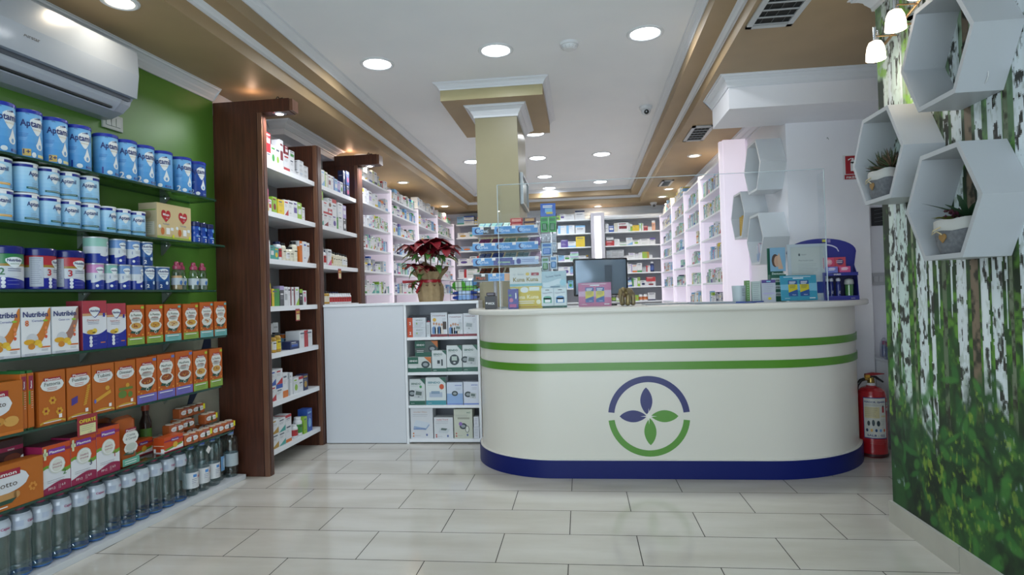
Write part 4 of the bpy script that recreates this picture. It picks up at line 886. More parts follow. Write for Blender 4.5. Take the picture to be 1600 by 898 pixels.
# ================================================================ GENERIC GOODS
CN = {'white': '#d9dbdf', 'cream': '#d8d3c0', 'grey': '#a9adb2', 'dark grey': '#4c4f55', 'yellow': '#d8bd2c', 'orange': '#cf6f22', 'red': '#b3252e', 'pink': '#c8527e', 'purple': '#5b4a92', 'blue': '#2c52a6',
      'navy': '#1c2752', 'light blue': '#7fb0d8', 'teal': '#3f9a92', 'green': '#3b8a3c', 'lime': '#8fb83a', 'brown': '#6f4526', 'gold': '#b08a34', 'black': '#1b1c1f', 'mint': '#a3cdbd', 'maroon': '#7a1f2c', 'lilac': '#a99cc8', 'peach': '#d9a184'}
STW = ['foot', 'top', 'stripe', 'panel', 'wedge', 'oval', 'print']
def design(cv, w, h, acc, st, rnd, dark=False):
    a = M(CN[acc], .42); ink = M('#d8dadd', .5) if dark else M('#5c6270', .5)
    if st == 0: cv.rect(-w/2, w/2, 0, h*rnd.uniform(.16, .3), a)
    elif st == 1: cv.rect(-w/2, w/2, h*rnd.uniform(.68, .82), h, a)
    elif st == 2: cv.rect(-w/2, -w*.2, 0, h, a) if rnd.random() < .5 else cv.rect(w*.2, w/2, 0, h, a)
    elif st == 3: cv.rect(-w*.36, w*.36, h*.30, h*.62, a)
    elif st == 4: cv.poly([(-w/2, 0), (w/2, 0), (w/2, h*.42)], a)
    elif st == 5: cv.ell(0, h*.38, w*.30, min(h*.2, w*.4), a)
    else: cv.rect(-w*.3, w*.1, h*.2, h*.24, a)
    cv.rect(-w*.38, w*rnd.uniform(.1, .38), h*.80, h*.80+min(.012, h*.09), ink if st == 1 or rnd.random() < .5 else a, 2) if st != 1 else cv.rect(-w*.36, w*.3, h*.55, h*.55+min(.010, h*.08), ink, 2)
    cv.lines(-w*.38, w*.3, h*.70 if st != 1 else h*.48, 2 if h < .09 else 3, max(.005, h*.06), ink, 2, .0011, rnd.randint(0, 999))
def medbox(w, h, d, base, acc, st, seed, name='medicine_box'):
    rnd = random.Random(seed); m = MB(); b = M(CN[base], .42)
    m.box(-w/2, w/2, -d/2, d/2, 0, h, b); dark = base in ('navy', 'black', 'blue', 'purple', 'dark grey', 'brown', 'maroon', 'red')
    design(Cv(m, 'front', d/2), w, h, acc, st, rnd, dark)
    if d > .03 and rnd.random() < .7:
        for md in ('left', 'right'):
            c2 = Cv(m, md, w/2)
            if st in (0, 1, 2): c2.rect(-d/2, d/2, 0 if st == 0 else h*.75, h*.22 if st == 0 else h, M(CN[acc], .42))
            c2.rect(-d*.3, d*.3, h*.5, h*.5+.006, M('#8a8f99', .5))
    return m.build(name)
def suppl(r, h, body, cap, lab, name='supplement_bottle'):
    m = MB(); m.lathe([(.0001, 0), (r-.003, 0), (r, .004), (r, h*.74), (r*.82, h*.83), (r*.66, h*.86)], M(CN[body], .25), 16)
    cv = Cv(m, 'cyl', r); cv.shape(-r*2.2, r*2.2, h*.16, h*.62, M(CN[lab], .4), 1, 14); cv.rect(-r*.7, r*.7, h*.48, h*.54, M('#4a4438', .5), 2); cv.lines(-r*.6, r*.6, h*.4, 3, h*.06, M('#7a7468', .5), 2)
    o = m.build(name)
    m = MB(); m.lathe([(r*.70, h*.855), (r*.74, h*.87), (r*.74, h*.985), (r*.68, h), (.0001, h)], M(CN[cap], .35), 16); m.build('cap', o); return o
SEED = [100]
def place_row(cols, P, u0, z, shelf, bay, gap=.0025, setb=.012, jit=0.0, grp=None, box_d=None):
    """cols: list of columns, each a list of items bottom to top; an item is (w,h,base,acc,style) or ('B', r, h, body, cap, label)"""
    u = u0; r = random.Random(SEED[0])
    for i, c in enumerate(cols):
        if isinstance(c, (int, float)): u += c; continue
        if not isinstance(c, list): c = [c]
        wid = max((q[1]*2 if q[0] == 'B' else q[0]) for q in c); zz = z+.0006
        for k, q in enumerate(c):
            SEED[0] += 1
            nth = ORD[min(i, 19)]
            lvl = '' if len(c) == 1 else (' at bottom' if k == 0 else ' on top' if k == len(c)-1 else ' in middle' if len(c) == 3 else ' %s up' % ORD[k])
            if q[0] == 'B':
                o = suppl(*q[1:]); d = q[1]*2; loc, rz = P(u+wid/2, setb+d/2, zz); h = q[2]
                tag(o, '%s bottle with %s cap%s, %s from left, %s shelf, %s' % (q[3], q[4], lvl, nth, shelf, bay), 'bottle', grp or ('goods on the %s shelf, %s' % (shelf, bay)))
            else:
                w, h, b, a, st = q[:5]; d = box_d or q[5] if len(q) > 5 else (box_d or min(.11, max(.035, w*r.uniform(.7, 1.1))))
                o = medbox(w, h, d, b, a, st, SEED[0]); sb = setb+(r.random()*jit)
                loc, rz = P(u+wid/2, sb+d/2, zz)
                if a == b: ds = '%s box' % b
                else: ds = '%s box, %s %s' % (b, a, STW[st])
                tag(o, '%s%s, %s from left, %s shelf, %s' % (ds, lvl, nth, shelf, bay), 'box', grp or ('goods on the %s shelf, %s' % (shelf, bay)))
            o.location = loc; o.rotation_euler = (0, 0, rz); zz += h+.0005
        u += wid+gap
    return u
def autocols(width, hmax, seed, dens=.9, thin=False, pal=None, bottle=.05, wmin=.035, wmax=.09):
    r = random.Random(seed); out = []; u = 0
    pal = pal or (['white']*13+['cream', 'light blue', 'grey', 'mint'])
    acc = ['blue', 'green', 'light blue', 'red', 'orange', 'teal', 'purple', 'lime', 'grey', 'pink', 'yellow', 'navy', 'gold', 'lilac']
    while True:
        if r.random() > dens: u += .05; out.append(.05)
        if r.random() < bottle:
            rr_ = r.uniform(.018, .028); c = [('B', rr_, r.uniform(.07, .11), r.choice(['white', 'brown', 'yellow', 'white']), r.choice(['white', 'black', 'blue', 'yellow']), 'white')]; w = 2*rr_
        else:
            w = r.uniform(.022, .036) if thin else r.uniform(wmin, wmax); h = r.uniform(.105, .155) if thin else r.uniform(.05, .14)
            b = r.choice(pal); a = r.choice(acc); st = r.randint(0, 6); n = 1
            if h < .07: n = r.choice((2, 2, 3)) 
            while n*h > hmax-.02: n -= 1
            h = min(h, hmax-.02)
            c = [(w, h, b, a, st)]*max(1, n)
        if u+w > width: break
        out.append(c); u += w+.0025
    return out

# ================================================================ WOODEN SHELVING (left, behind the glass shelves)
PL = lambda u, off, z: ((-2.0-off, u, z), pi/2)      # faces +x, u runs along y
t = empty('wooden_shelving', (-2.15, 4.4, 0)); tag(t, 'dark wooden shelving with white boards between upright posts on the left', 'shelving')
def wpart(name, boxes, mat):
    m = MB()
    for b in boxes: m.box(b[0]+2.15, b[1]+2.15, b[2]-4.4, b[3]-4.4, b[4], b[5], b[6] if len(b) > 6 else mat)
    return m.build(name, t)
def post(y0, y1, zt, face=True):
    m = MB()
    m.box(-2.312+2.15, -2.018+2.15, y0-4.4, y1-4.4, 0, zt, WOOD); m.box(-2.018+2.15, -2.012+2.15, y0+.004-4.4, y1-.003-4.4, 0, zt, M('#2a140d', .5)); m.box(-2.012+2.15, -1.982+2.15, y0-.002-4.4, y1-4.4, 0, zt, WOOD2)
    m.box(-1.982+2.15, -1.978+2.15, y0+.012-4.4, y1-.012-4.4, .001, zt, WOOD); return m.build('post', t)
post(3.572, 3.628, 2.306); post(4.356, 4.440, 2.29); post(5.212, 5.325, 2.32)
for (y0, y1, z0, z1) in ((3.575, 3.665, 2.307, 2.388), (5.212, 5.325, 2.321, 2.413)):
    m = MB(); m.box(-2.312+2.15, -1.80+2.15, y0-4.4, y1-4.4, z0, z1, WOOD); m.box(-1.80+2.15, -1.778+2.15, y0+.006-4.4, y1-.006-4.4, z0+.004, z1-.004, WOOD2); bmn = m.build('beam', t)
    m = MB(); m.lathe([(.0001, -.004), (.024, -.005), (.036, -.004), (.043, -.002), (.044, 0)], [M('#ffffff', .5, emit=14, ecol='#f2f2ff'), M('#b8bbc2', .2, 1), M('#b8bbc2', .2, 1), M('#b8bbc2', .2, 1)], 20, cx=-1.885+2.15, cy=(y0+y1)/2-4.4, z=z0); m.build('spot', bmn)
    area('beam_spot', (-1.885, (y0+y1)/2, z0-.012), .022, E_BEAM, (.9, .93, 1))
    m = MB(); ym = (y0+y1)/2-4.4; m.tube([(.27-.03*k/6, ym, z1+.006+.022*sin(k*pi/6)) for k in range(7)], .003, BLACK, 6); m.tube([(.235, ym, z1+.006), (.29, ym, z1+.016)], .006, BLACK, 6); m.build('spot_wiring', bmn)
    l = bpy.data.lights.new('beam_uplight', 'POINT'); l.energy = .35; l.color = (1, .62, .42); l.shadow_soft_size = .03; q = bpy.data.objects.new('beam_uplight', l); C.objects.link(q); q.location = (-2.08, (y0+y1)/2+.02, z1+.026)
wpart('back_panel', [(-2.312, -2.304, 3.628, 5.21, .02, 2.30)], M('#8f8f92', .5))
WZ = [2.01, 1.695, 1.383, 1.072, .765, .452, .142]
for k, z in enumerate(WZ):
    wpart('shelf', [(-2.303, -2.0, 3.63, 4.354, z-.033, z)], LAM)
    if k < 4: wpart('shelf', [(-2.303, -2.0, 4.442, 5.21, z-.033, z)], LAM)
NB, RB = 'front wooden bay', 'rear wooden bay'
sn = ['top', 'second', 'third', 'fourth', 'fifth', 'sixth', 'lowest']
place_row([(.035, .155, 'white', 'lime', 4, .08), [(.055, .105, 'white', 'red', 1), (.055, .10, 'red', 'white', 3)], (.06, .135, 'white', 'green', 5), (.055, .135, 'white', 'lime', 5, .05), (.048, .20, 'white', 'maroon', 3, .06),
           [(.085, .115, 'white', 'red', 0), (.05, .06, 'maroon', 'white', 3)], [(.07, .10, 'white', 'grey', 6), (.07, .06, 'white', 'green', 3)], [(.065, .028, 'white', 'grey', 6)]*1+[], [(.07, .030, 'white', 'light blue', 6), (.07, .030, 'white', 'grey', 6), (.07, .030, 'white', 'lilac', 6), (.07, .028, 'white', 'grey', 6)], [(.07, .03, 'white', 'grey', 6), (.07, .03, 'white', 'light blue', 6), (.07, .035, 'white', 'grey', 6)]], PL, 3.64, 2.01, 'top', NB)
place_row([[(.045, .055, 'yellow', 'white', 3), (.045, .09, 'white', 'pink', 2)], [(.035, .08, 'white', 'red', 3)], .01, (.055, .105, 'lime', 'maroon', 5), .015, [(.085, .10, 'yellow', 'gold', 6, .09)], (.055, .11, 'white', 'red', 4), (.07, .115, 'white', 'grey', 6), (.06, .12, 'white', 'purple', 3), (.065, .12, 'lime', 'white', 3), (.045, .095, 'white', 'pink', 6)], PL, 3.645, 1.695, 'second', NB)
place_row([[(.07, .07, 'grey', 'white', 3), (.07, .07, 'white', 'grey', 6)], [(.08, .08, 'white', 'green', 3), (.05, .045, 'green', 'white', 1)]], PL, 4.02, 1.695, 'second', 'back, '+NB, setb=.14)
place_row([(.05, .12, 'white', 'light blue', 6), (.05, .09, 'teal', 'white', 3), (.055, .08, 'teal', 'yellow', 5), ('B', .033, .125, 'white', 'navy', 'red'), ('B', .024, .12, 'cream', 'black', 'cream'), ('B', .026, .095, 'cream', 'black', 'white'), ('B', .026, .10, 'cream', 'black', 'cream'), ('B', .030, .145, 'cream', 'black', 'cream'), .01, (.06, .155, 'orange', 'white', 2), (.05, .155, 'white', 'blue', 6), (.045, .15, 'white', 'brown', 4)], PL, 3.645, 1.383, 'third', NB)
place_row([[(.07, .09, 'brown', 'gold', 5), (.07, .07, 'white', 'orange', 3)], [(.075, .125, 'cream', 'black', 1)], [(.06, .12, 'grey', 'white', 6)]], PL, 3.70, 1.383, 'third', 'back, '+NB, setb=.13)
place_row([(.045, .15, 'pink', 'yellow', 1), .01, (.10, .115, 'green', 'yellow', 2), .005, (.055, .135, 'dark grey', 'lilac', 1), (.05, .13, 'white', 'grey', 3), (.048, .128, 'white', 'maroon', 2), (.048, .128, 'white', 'maroon', 2), .01, (.052, .13, 'white', 'lime', 4), .006, (.046, .115, 'black', 'lime', 1), .008, (.052, .105, 'white', 'pink', 5)], PL, 3.645, 1.072, 'fourth', NB)
place_row([('B', .030, .135, 'gold', 'black', 'yellow'), ('B', .027, .12, 'gold', 'black', 'white'), ('B', .032, .13, 'gold', 'black', 'yellow'), .10, (.13, .055, 'navy', 'blue', 3, .06), .008, (.10, .12, 'white', 'red', 2), (.10, .12, 'white', 'red', 2)], PL, 3.65, .765, 'fifth', NB)
place_row([(.06, .20, 'grey', 'white', 3), [(.08, .215, 'light blue', 'blue', 0)], .02, [(.10, .075, 'grey', 'white', 6), (.10, .075, 'white', 'grey', 6), (.10, .05, 'white', 'black', 1)], (.07, .19, 'white', 'grey', 5), .06, (.09, .10, 'light blue', 'orange', 1)], PL, 3.66, .765, 'fifth', 'back, '+NB, setb=.13)
place_row([[(.085, .10, 'white', 'red', 4), (.085, .10, 'white', 'blue', 4)], [(.085, .10, 'white', 'blue', 1), (.085, .10, 'white', 'red', 4)], (.07, .165, 'white', 'orange', 0), .01, (.055, .155, 'white', 'grey', 2), .01, (.075, .11, 'white', 'lime', 5), (.065, .11, 'white', 'red', 1), (.075, .115, 'navy', 'gold', 5)], PL, 3.645, .452, 'sixth', NB)
place_row([[(.10, .095, 'white', 'gold', 4), (.10, .095, 'white', 'gold', 4)], [(.09, .09, 'white', 'teal', 4), (.09, .09, 'white', 'teal', 4)], [(.08, .12, 'white', 'orange', 0), (.08, .065, 'white', 'red', 1)], .05, ('B', .032, .09, 'white', 'white', 'red'), ('B', .032, .13, 'white', 'white', 'green'), (.05, .12, 'lime', 'green', 6), (.08, .165, 'blue', 'light blue', 5)], PL, 3.65, .142, 'lowest', NB)
def hang_tag(y, z, lb):
    o = oferte(.062, .085); o.location = (-1.9985, y, z+.002); o.rotation_euler = (0, 0, pi/2); tag(o, lb, 'price sign')
hang_tag(4.03, 1.045, 'red offer tag on the fourth board of the front wooden bay')
hang_tag(4.79, 1.36, 'red offer tag on the third board of the rear wooden bay')
place_row([[(.045, .15, 'grey', 'white', 5), (.045, .06, 'white', 'grey', 6)], (.065, .13, 'white', 'light blue', 4), (.055, .125, 'cream', 'lime', 2), .01, (.055, .115, 'white', 'maroon', 3), (.065, .115, 'white', 'blue', 2), (.06, .105, 'light blue', 'white', 3), (.055, .10, 'lilac', 'blue', 0), (.055, .10, 'white', 'green', 5), .01, [(.045, .12, 'navy', 'blue', 3), (.045, .09, 'navy', 'white', 5)], .02, [(.07, .10, 'navy', 'pink', 5), (.07, .12, 'blue', 'pink', 5)]], PL, 4.455, 2.01, 'top', RB)
place_row([[(.075, .10, 'white', 'teal', 4), (.075, .10, 'white', 'grey', 6), (.075, .07, 'lime', 'pink', 5)], [(.085, .10, 'white', 'maroon', 4), (.085, .10, 'white', 'red', 0)], [(.08, .10, 'white', 'grey', 6), (.08, .05, 'red', 'white', 3), (.08, .085, 'white', 'brown', 5)], [(.085, .11, 'white', 'purple', 5), (.085, .13, 'white', 'red', 1)], (.03, .10, 'green', 'lime', 6), [(.10, .12, 'white', 'grey', 6), (.10, .11, 'white', 'light blue', 6)], [(.07, .11, 'dark grey', 'white', 5), (.07, .11, 'lilac', 'white', 3)]], PL, 4.455, 1.695, 'second', RB)
place_row([(.055, .135, 'white', 'mint', 3), .01, ('B', .030, .12, 'white', 'navy', 'red'), (.075, .13, 'white', 'pink', 4), ('B', .022, .12, 'cream', 'black', 'gold'), ('B', .022, .115, 'cream', 'black', 'cream'), ('B', .022, .11, 'cream', 'black', 'cream'), ('B', .022, .115, 'cream', 'black', 'cream'), ('B', .022, .11, 'cream', 'black', 'cream'), .02, ('B', .022, .11, 'cream', 'black', 'white'), ('B', .022, .105, 'cream', 'black', 'white')], PL, 4.46, 1.383, 'third', RB)
place_row([[(.20, .055, 'brown', 'gold', 6), (.20, .055, 'brown', 'gold', 6)]], PL, 4.50, 1.383, 'third', 'back, '+RB, setb=.13)
place_row([('B', .019, .10, 'gold', 'black', 'cream'), ('B', .019, .10, 'gold', 'black', 'cream'), ('B', .019, .10, 'gold', 'black', 'cream'), ('B', .019, .10, 'gold', 'black', 'cream'), .01]+[('B', .024, .085, 'white', 'white', 'red')]*9, PL, 4.46, 1.072, 'fourth', RB)
place_row([('B', .024, .10, 'white', 'navy', 'red')]*8, PL, 4.62, 1.072, 'fourth', 'back, '+RB, setb=.10)

# ================================================================ WHITE WALL SHELVING
LZ = [2.243, 2.022, 1.803, 1.59, 1.373, 1.157, .945]
def bay(name, lb, face, u0, u1, depth, levels, x0, lit=True, top=True, endlit=None, divs=(0, 1)):
    """face 'L': opens to +x at x0, 'R': opens to -x at x0; u runs along y"""
    s = 1 if face == 'L' else -1
    t = empty(name, (x0, (u0+u1)/2, 0)); tag(t, lb, 'shelving'); h = (u1-u0)/2; zt = levels[0]+.02
    def bx(nm, a, b, c, d, e, f, mat):
        m = MB(); m.box(min(-s*a, -s*b), max(-s*a, -s*b), c, d, e, f, mat); return m.build(nm, t)
    for z in levels: bx('shelf', .0, depth-.012, -h+.001, h-.051, z-.018, z, LAM)
    bx('back_panel', depth-.011, depth-.001, -h, h, .9, zt, PANELGLOW if (face == 'R') else M('#b8b3bc', .4))  # right bays: plain back panel, brightness put in as emission
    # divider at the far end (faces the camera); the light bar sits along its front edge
    bx('divider', .030, depth-.012, h-.049, h-.001, .9, zt, PANELGLOW if lit else LAM)  # plain divider, its bright face painted by added emission
    bx('light_edge', -.004, .030, h-.050, h, .9, zt+.005, PINKGLOW)
    return t
bay('shelf_bay', 'first white shelf bay on the left behind the wooden shelving', 'L', 5.345, 6.235, .30, LZ, -2.0)
bay('shelf_bay', 'second white shelf bay along the left wall', 'L', 6.24, 7.30, .30, [2.18]+LZ[1:], -2.0)
bay('shelf_bay', 'third white shelf bay along the left wall', 'L', 7.305, 8.33, .30, LZ, -2.0)
bay('shelf_bay', 'fourth white shelf bay in the rear left corner', 'L', 8.335, 9.43, .30, LZ, -2.0)
hm = .195
def fillL(u0, u1, z, nm, bay_, seed, hmax=.17, **k): place_row(autocols(u1-u0, hmax, seed, **k), PL, u0, z, nm, bay_)
seeds = 11
for bi, (u0, u1, nm, lv) in enumerate(((5.36, 6.17, 'first left bay', LZ), (6.26, 7.23, 'second left bay', [2.18]+LZ[1:]), (7.33, 8.26, 'third left bay', LZ), (8.36, 9.35, 'fourth left bay', LZ))):
    for li, z in enumerate(lv):
        if (li == 6): continue
        seeds += 1
        kw = dict(wmin=.045, wmax=.10) if bi < 2 else dict(wmin=.07, wmax=.15)
        pal = None
        if bi == 0 and li in (2, 3): kw = dict(thin=False, wmin=.03, wmax=.06)
        fillL(u0, u1-(.0 if li < 3 else .05), z, sn[li], nm, seeds, .165 if li else .15, **kw)
# right wall bays
PR = lambda u, off, z: ((1.25+off, -u, z), -pi/2)
RZs = [2.243, 2.022, 1.807, 1.597, 1.385, 1.165, .95]
for (u0, u1, lb) in ((8.27, 9.43, 'farthest white shelf bay on the right wall'), (7.29, 8.265, 'third white shelf bay from the front on the right wall'), (6.38, 7.285, 'second white shelf bay from the front on the right wall'), (5.455, 6.375, 'nearest white shelf bay on the right wall')):
    bay('shelf_bay', lb, 'R', u0, u1, .225, RZs, 1.25)
t = empty('end_panel', (1.36, 5.42, 0)); tag(t, 'tall pinkish white end panel with added glow, right wall shelving', 'panel')
m = MB(); m.box(-.085, .105, -.03, .028, .9, 2.405, PINKGLOW); m.build('face_panel', t)  # no lamp inside: emission added for the bright face
m = MB(); m.prism([(-.112, -.018), (-.086, -.03), (-.086, .028), (-.112, .028)], .9, 2.395, PINKGLOW); m.build('light_edge', t)
for bi, (u0, u1, nm) in enumerate(((5.47, 6.31, 'nearest right bay'), (6.395, 7.225, 'second right bay'), (7.305, 8.205, 'third right bay'), (8.285, 9.35, 'farthest right bay'))):
    for li, z in enumerate(RZs):
        if li == 0 and bi in (0, 1): continue
        if li == 6 and bi > 1: continue
        seeds += 1; rnd = random.Random(seeds)
        full = {(0, 1): .86, (0, 2): .90, (0, 3): .60, (0, 4): .62, (0, 5): .86, (0, 6): .7, (1, 1): .8, (1, 2): .86, (1, 3): .3, (1, 4): .65, (1, 5): .7, (1, 6): .85, (2, 0): .8, (2, 1): .8, (2, 2): .86, (2, 3): .8, (2, 4): .5, (2, 5): .8}.get((bi, li), .86)
        wdt = (u1-u0)*full; cols = autocols(wdt, .165, seeds, thin=(li in (1, 2) and bi < 2), pal=['white', 'white', 'grey', 'cream', 'light blue', 'mint', 'grey', 'white'], bottle=.03, wmin=.045 if bi < 2 else .08, wmax=.085 if bi < 2 else .16)
        place_row(cols, PR, -(u0+.004+wdt) if not (bi == 0 and li in (3, 4)) else -(u0+wdt+.02), z, sn[li], nm)

# back wall shelving
t = empty('back_shelving', (-.35, 9.45, 0)); tag(t, 'white shelving across the rear wall of the shop', 'shelving')
BZ = [2.262, 2.045, 1.83, 1.615, 1.40, 1.18, .955]
for z in BZ:
    for x0, x1 in ((-1.97, .185), (.40, 1.475)):
        m = MB(); m.box(x0+.35, x1+.35, 0, .31, z-.018, z, LAM); m.build('shelf', t)
m = MB(); m.box(-2.30+.35, 1.475+.35, .315, .325, .9, 2.30, M('#b3b3ba', .5)); m.build('back_panel', t)
m = MB(); m.box(-1.19+.35, -1.17+.35, 0.01, .31, .9, 2.28, LAM); m.build('divider', t); m = MB(); m.box(-.45+.35, -.43+.35, 0.01, .31, .9, 2.26, LAM); m.build('divider', t)
t = empty('light_pillar', (.292, 9.36, 0)); tag(t, 'white pillar with a bright vertical light strip between the rear shelves', 'light pillar')
m = MB(); m.box(-.105, .105, 0, .38, 0, 2.345, M('#b4b1ba', .4)); m.build('casing', t)
m = MB(); m.box(-.050, .050, -.006, .0, .05, 2.29, M('#ffffff', .5, emit=1.25, ecol='#f6f2ff')); m.build('light_strip', t)
PBk = lambda u, off, z: ((u, 9.45+off, z), 0)
def backrow(x0, x1, li, nm, cols=None, **k):
    global seeds; seeds += 1
    place_row(cols or autocols(x1-x0, .17, seeds, **k), PBk, x0, BZ[li], sn[li], nm)
for li in range(6):
    backrow(-1.95, -1.22, li, 'left rear shelves', wmin=.08, wmax=.20)
for li in range(6):
    backrow(-.41, .17, li, 'middle rear shelves', [[(.12, .085, 'lime', 'dark grey', 3), (.07, .10, 'white', 'purple', 3), (.15, .085, 'white', 'grey', 6)], None, None][0] if False else
            {0: [(.12, .075, 'lime', 'dark grey', 3), (.07, .10, 'white', 'purple', 3), (.15, .085, 'white', 'grey', 6), .01, (.15, .14, 'white', 'navy', 1)],
             1: [(.08, .08, 'white', 'grey', 6), (.13, .13, 'white', 'light blue', 2), (.13, .13, 'white', 'light blue', 2), .01, (.15, .12, 'white', 'light blue', 1)],
             2: [(.12, .08, 'white', 'grey', 6), [(.11, .06, 'purple', 'lilac', 6), (.11, .06, 'purple', 'lilac', 6)], (.12, .09, 'white', 'light blue', 0), (.14, .16, 'yellow', 'orange', 6)]}.get(li), wmin=.06, wmax=.13)
RR = {0: [(.06, .02, 'white', 'grey', 6)],
      1: [[(.05, .07, 'white', 'grey', 6), (.05, .06, 'white', 'grey', 6)], [(.08, .10, 'blue', 'white', 3)], (.05, .135, 'cream', 'grey', 6), (.17, .14, 'white', 'maroon', 3), (.025, .12, 'white', 'mint', 0), (.03, .11, 'lime', 'white', 1), (.10, .09, 'yellow', 'gold', 6), (.03, .12, 'mint', 'white', 0), (.03, .115, 'white', 'lime', 2), (.065, .075, 'red', 'maroon', 3), (.06, .06, 'white', 'grey', 6), (.05, .15, 'peach', 'white', 1)],
      2: [[(.13, .075, 'red', 'white', 6), (.11, .055, 'white', 'dark grey', 0)], (.08, .10, 'white', 'grey', 6), (.10, .05, 'white', 'green', 0), (.095, .115, 'white', 'light blue', 4), (.11, .075, 'white', 'lime', 5), (.15, .085, 'white', 'green', 6), (.08, .10, 'white', 'purple', 1)],
      3: [[(.09, .035, 'grey', 'light blue', 6)]*4, [(.09, .035, 'grey', 'white', 6)]*4, [(.09, .035, 'grey', 'white', 6)]*4, (.06, .05, 'white', 'grey', 6), [(.11, .05, 'white', 'mint', 6), (.09, .04, 'white', 'lilac', 3)], (.05, .07, 'white', 'lilac', 6), (.05, .09, 'white', 'grey', 6), (.10, .10, 'lime', 'gold', 2), (.05, .05, 'white', 'grey', 6)],
      4: [(.08, .11, 'white', 'grey', 2), (.07, .11, 'white', 'grey', 6), (.09, .11, 'white', 'light blue', 6), (.085, .155, 'white', 'blue', 3), (.06, .13, 'white', 'lilac', 2), (.07, .12, 'white', 'orange', 0), (.075, .14, 'white', 'green', 0), (.06, .08, 'grey', 'mint', 6), (.06, .10, 'white', 'red', 2), ('B', .03, .155, 'navy', 'white', 'blue')],
      5: [(.12, .09, 'white', 'maroon', 6), (.12, .115, 'white', 'red', 1), [(.14, .07, 'white', 'blue', 4), (.12, .075, 'navy', 'light blue', 4)], (.08, .13, 'white', 'green', 2), (.04, .14, 'lime', 'white', 3), (.09, .09, 'white', 'navy', 5), [(.14, .07, 'white', 'maroon', 5), (.14, .07, 'red', 'maroon', 6)]],
      6: [('B', .03, .075, 'brown', 'black', 'orange'), ('B', .035, .10, 'dark grey', 'white', 'lime'), [(.18, .06, 'white', 'lime', 0), (.14, .05, 'cream', 'maroon', 0)], (.16, .09, 'lime', 'gold', 3), ('B', .035, .10, 'white', 'white', 'orange'), ('B', .035, .10, 'white', 'white', 'orange'), (.11, .12, 'white', 'navy', 0)]}
for li in range(1, 7): backrow(.415, 1.24, li, 'right rear shelves', RR[li])
# hood strip above the right rear shelves
m = MB(); m.box(.40, 1.475, 9.43, 9.45, 2.262, 2.30, LAM); tag(m.build('fascia_board'), 'white fascia board above the right rear shelves', 'board')
# base cupboards under every white wall bay
for o in [q for q in bpy.data.objects if q.type == 'EMPTY' and q.name.startswith('shelf_bay')]:
    s = 1 if o.location.x < 0 else -1; dep = .298 if s > 0 else .222
    h = max(abs(v[1]) for c in bpy.data.objects if c.parent is o and c.name.startswith('back_panel') for v in [tuple(w.co) for w in c.data.vertices])
    m = MB(); m.box(min(-s*.0, -s*dep), max(0, -s*dep), -h+.001, h-.001, 0, .9, LAM); cb = m.build('cupboard', o)
    for a in (-h+.006, .003):
        m = MB(); m.bbox(min(s*.001, s*.016), max(s*.001, s*.016), a, a+h-.009, .08, .895, LAM, .002); dr = m.build('cupboard_door', o)

# ================================================================ LOW CABINET AND OPEN SHELF UNIT
t = empty('low_cabinet', (-1.657, 4.60, 0)); tag(t, 'plain white low cabinet with blank front left of the open shelves', 'cabinet')
CAB = M('#cfd3da', .4)
m = MB(); m.box(-.314, .314, -.178, .20, .0, 1.048, CAB); m.build('body', t)
m = MB(); m.bbox(-.316, .316, -.20, -.180, .006, 1.046, CAB, .0015); m.build('front_panel', t)
m = MB(); m.bbox(-.318, .318, -.205, .205, 1.048, 1.066, LAM, .0015); m.build('top', t)
t = empty('open_shelf_unit', (-1.05, 4.60, 0)); tag(t, 'white open shelf unit of blood pressure monitor boxes beside the counter', 'shelving')
def up(nm, x0, x1, y0, y1, z0, z1, mat=LAM):
    m = MB(); m.bbox(x0+1.05, x1+1.05, y0-4.6, y1-4.6, z0, z1, mat, .001); return m.build(nm, t)
up('side_panel', -1.338, -1.320, 4.395, 4.80, 0, 1.046); up('side_panel', -.778, -.760, 4.395, 4.80, 0, 1.046); up('top', -1.338, -.760, 4.39, 4.805, 1.047, 1.068)
for z in (.802, .538, .289, .036): up('shelf', -1.3195, -.7785, 4.40, 4.78, z-.022 if z > .1 else .012, z)
up('back_panel', -1.3195, -.7785, 4.781, 4.79, .012, 1.045, M('#aeb2ba', .5))
UX = lambda x0, x1, z, off=.0: (((x0+x1)/2, 4.405+off, z+.0006), 0)
def devbox(x0, x1, z, h, d, off, base, draw, nm, lb, rz=0):
    w = x1-x0; m = MB(); b = M(base, .4); m.box(-w/2, w/2, -d/2, d/2, 0, h, b); draw(Cv(m, 'front', d/2), w, h); o = m.build(nm)
    o.location = ((x0+x1)/2, 4.405+off+d/2, z+.0006); o.rotation_euler = (0, 0, rz); tag(o, lb, 'box'); return o
TG = M('#1f5a4a', .4); RS = M('#7a2030', .4); DV = M('#b9c0c4', .35); DK = M('#2c3a40', .4)
def cuff(cv, x, z, s): cv.ell(x, z, .030*s, .024*s, DK, 3); cv.ell(x, z, .018*s, .012*s, M('#8e979c', .4), 4)
def monitor_dev(cv, cx, cz, s, body=DV, scr='#5a6a66'):
    cv.poly([(cx-.028*s, cz-.020*s), (cx+.024*s, cz-.026*s), (cx+.030*s, cz+.018*s), (cx-.022*s, cz+.026*s)], body, 4); cv.poly([(cx-.018*s, cz-.004*s), (cx+.016*s, cz-.008*s), (cx+.019*s, cz+.012*s), (cx-.014*s, cz+.017*s)], M(scr, .3), 5); cv.ell(cx, cz-.015*s, .006*s, .004*s, M('#8a9398', .3), 5, 8)
def d_classic(cv, w, h): cv.text('Classic Stethoscope', -w*.05, h*.55, .013, PAPER, 2, fit=w*.6); cv.ell(w*.34, h*.60, .013, .013, M('#b04a58', .4), 2); cv.text('3M', w*.34, h*.57, .009, PAPER, 3)
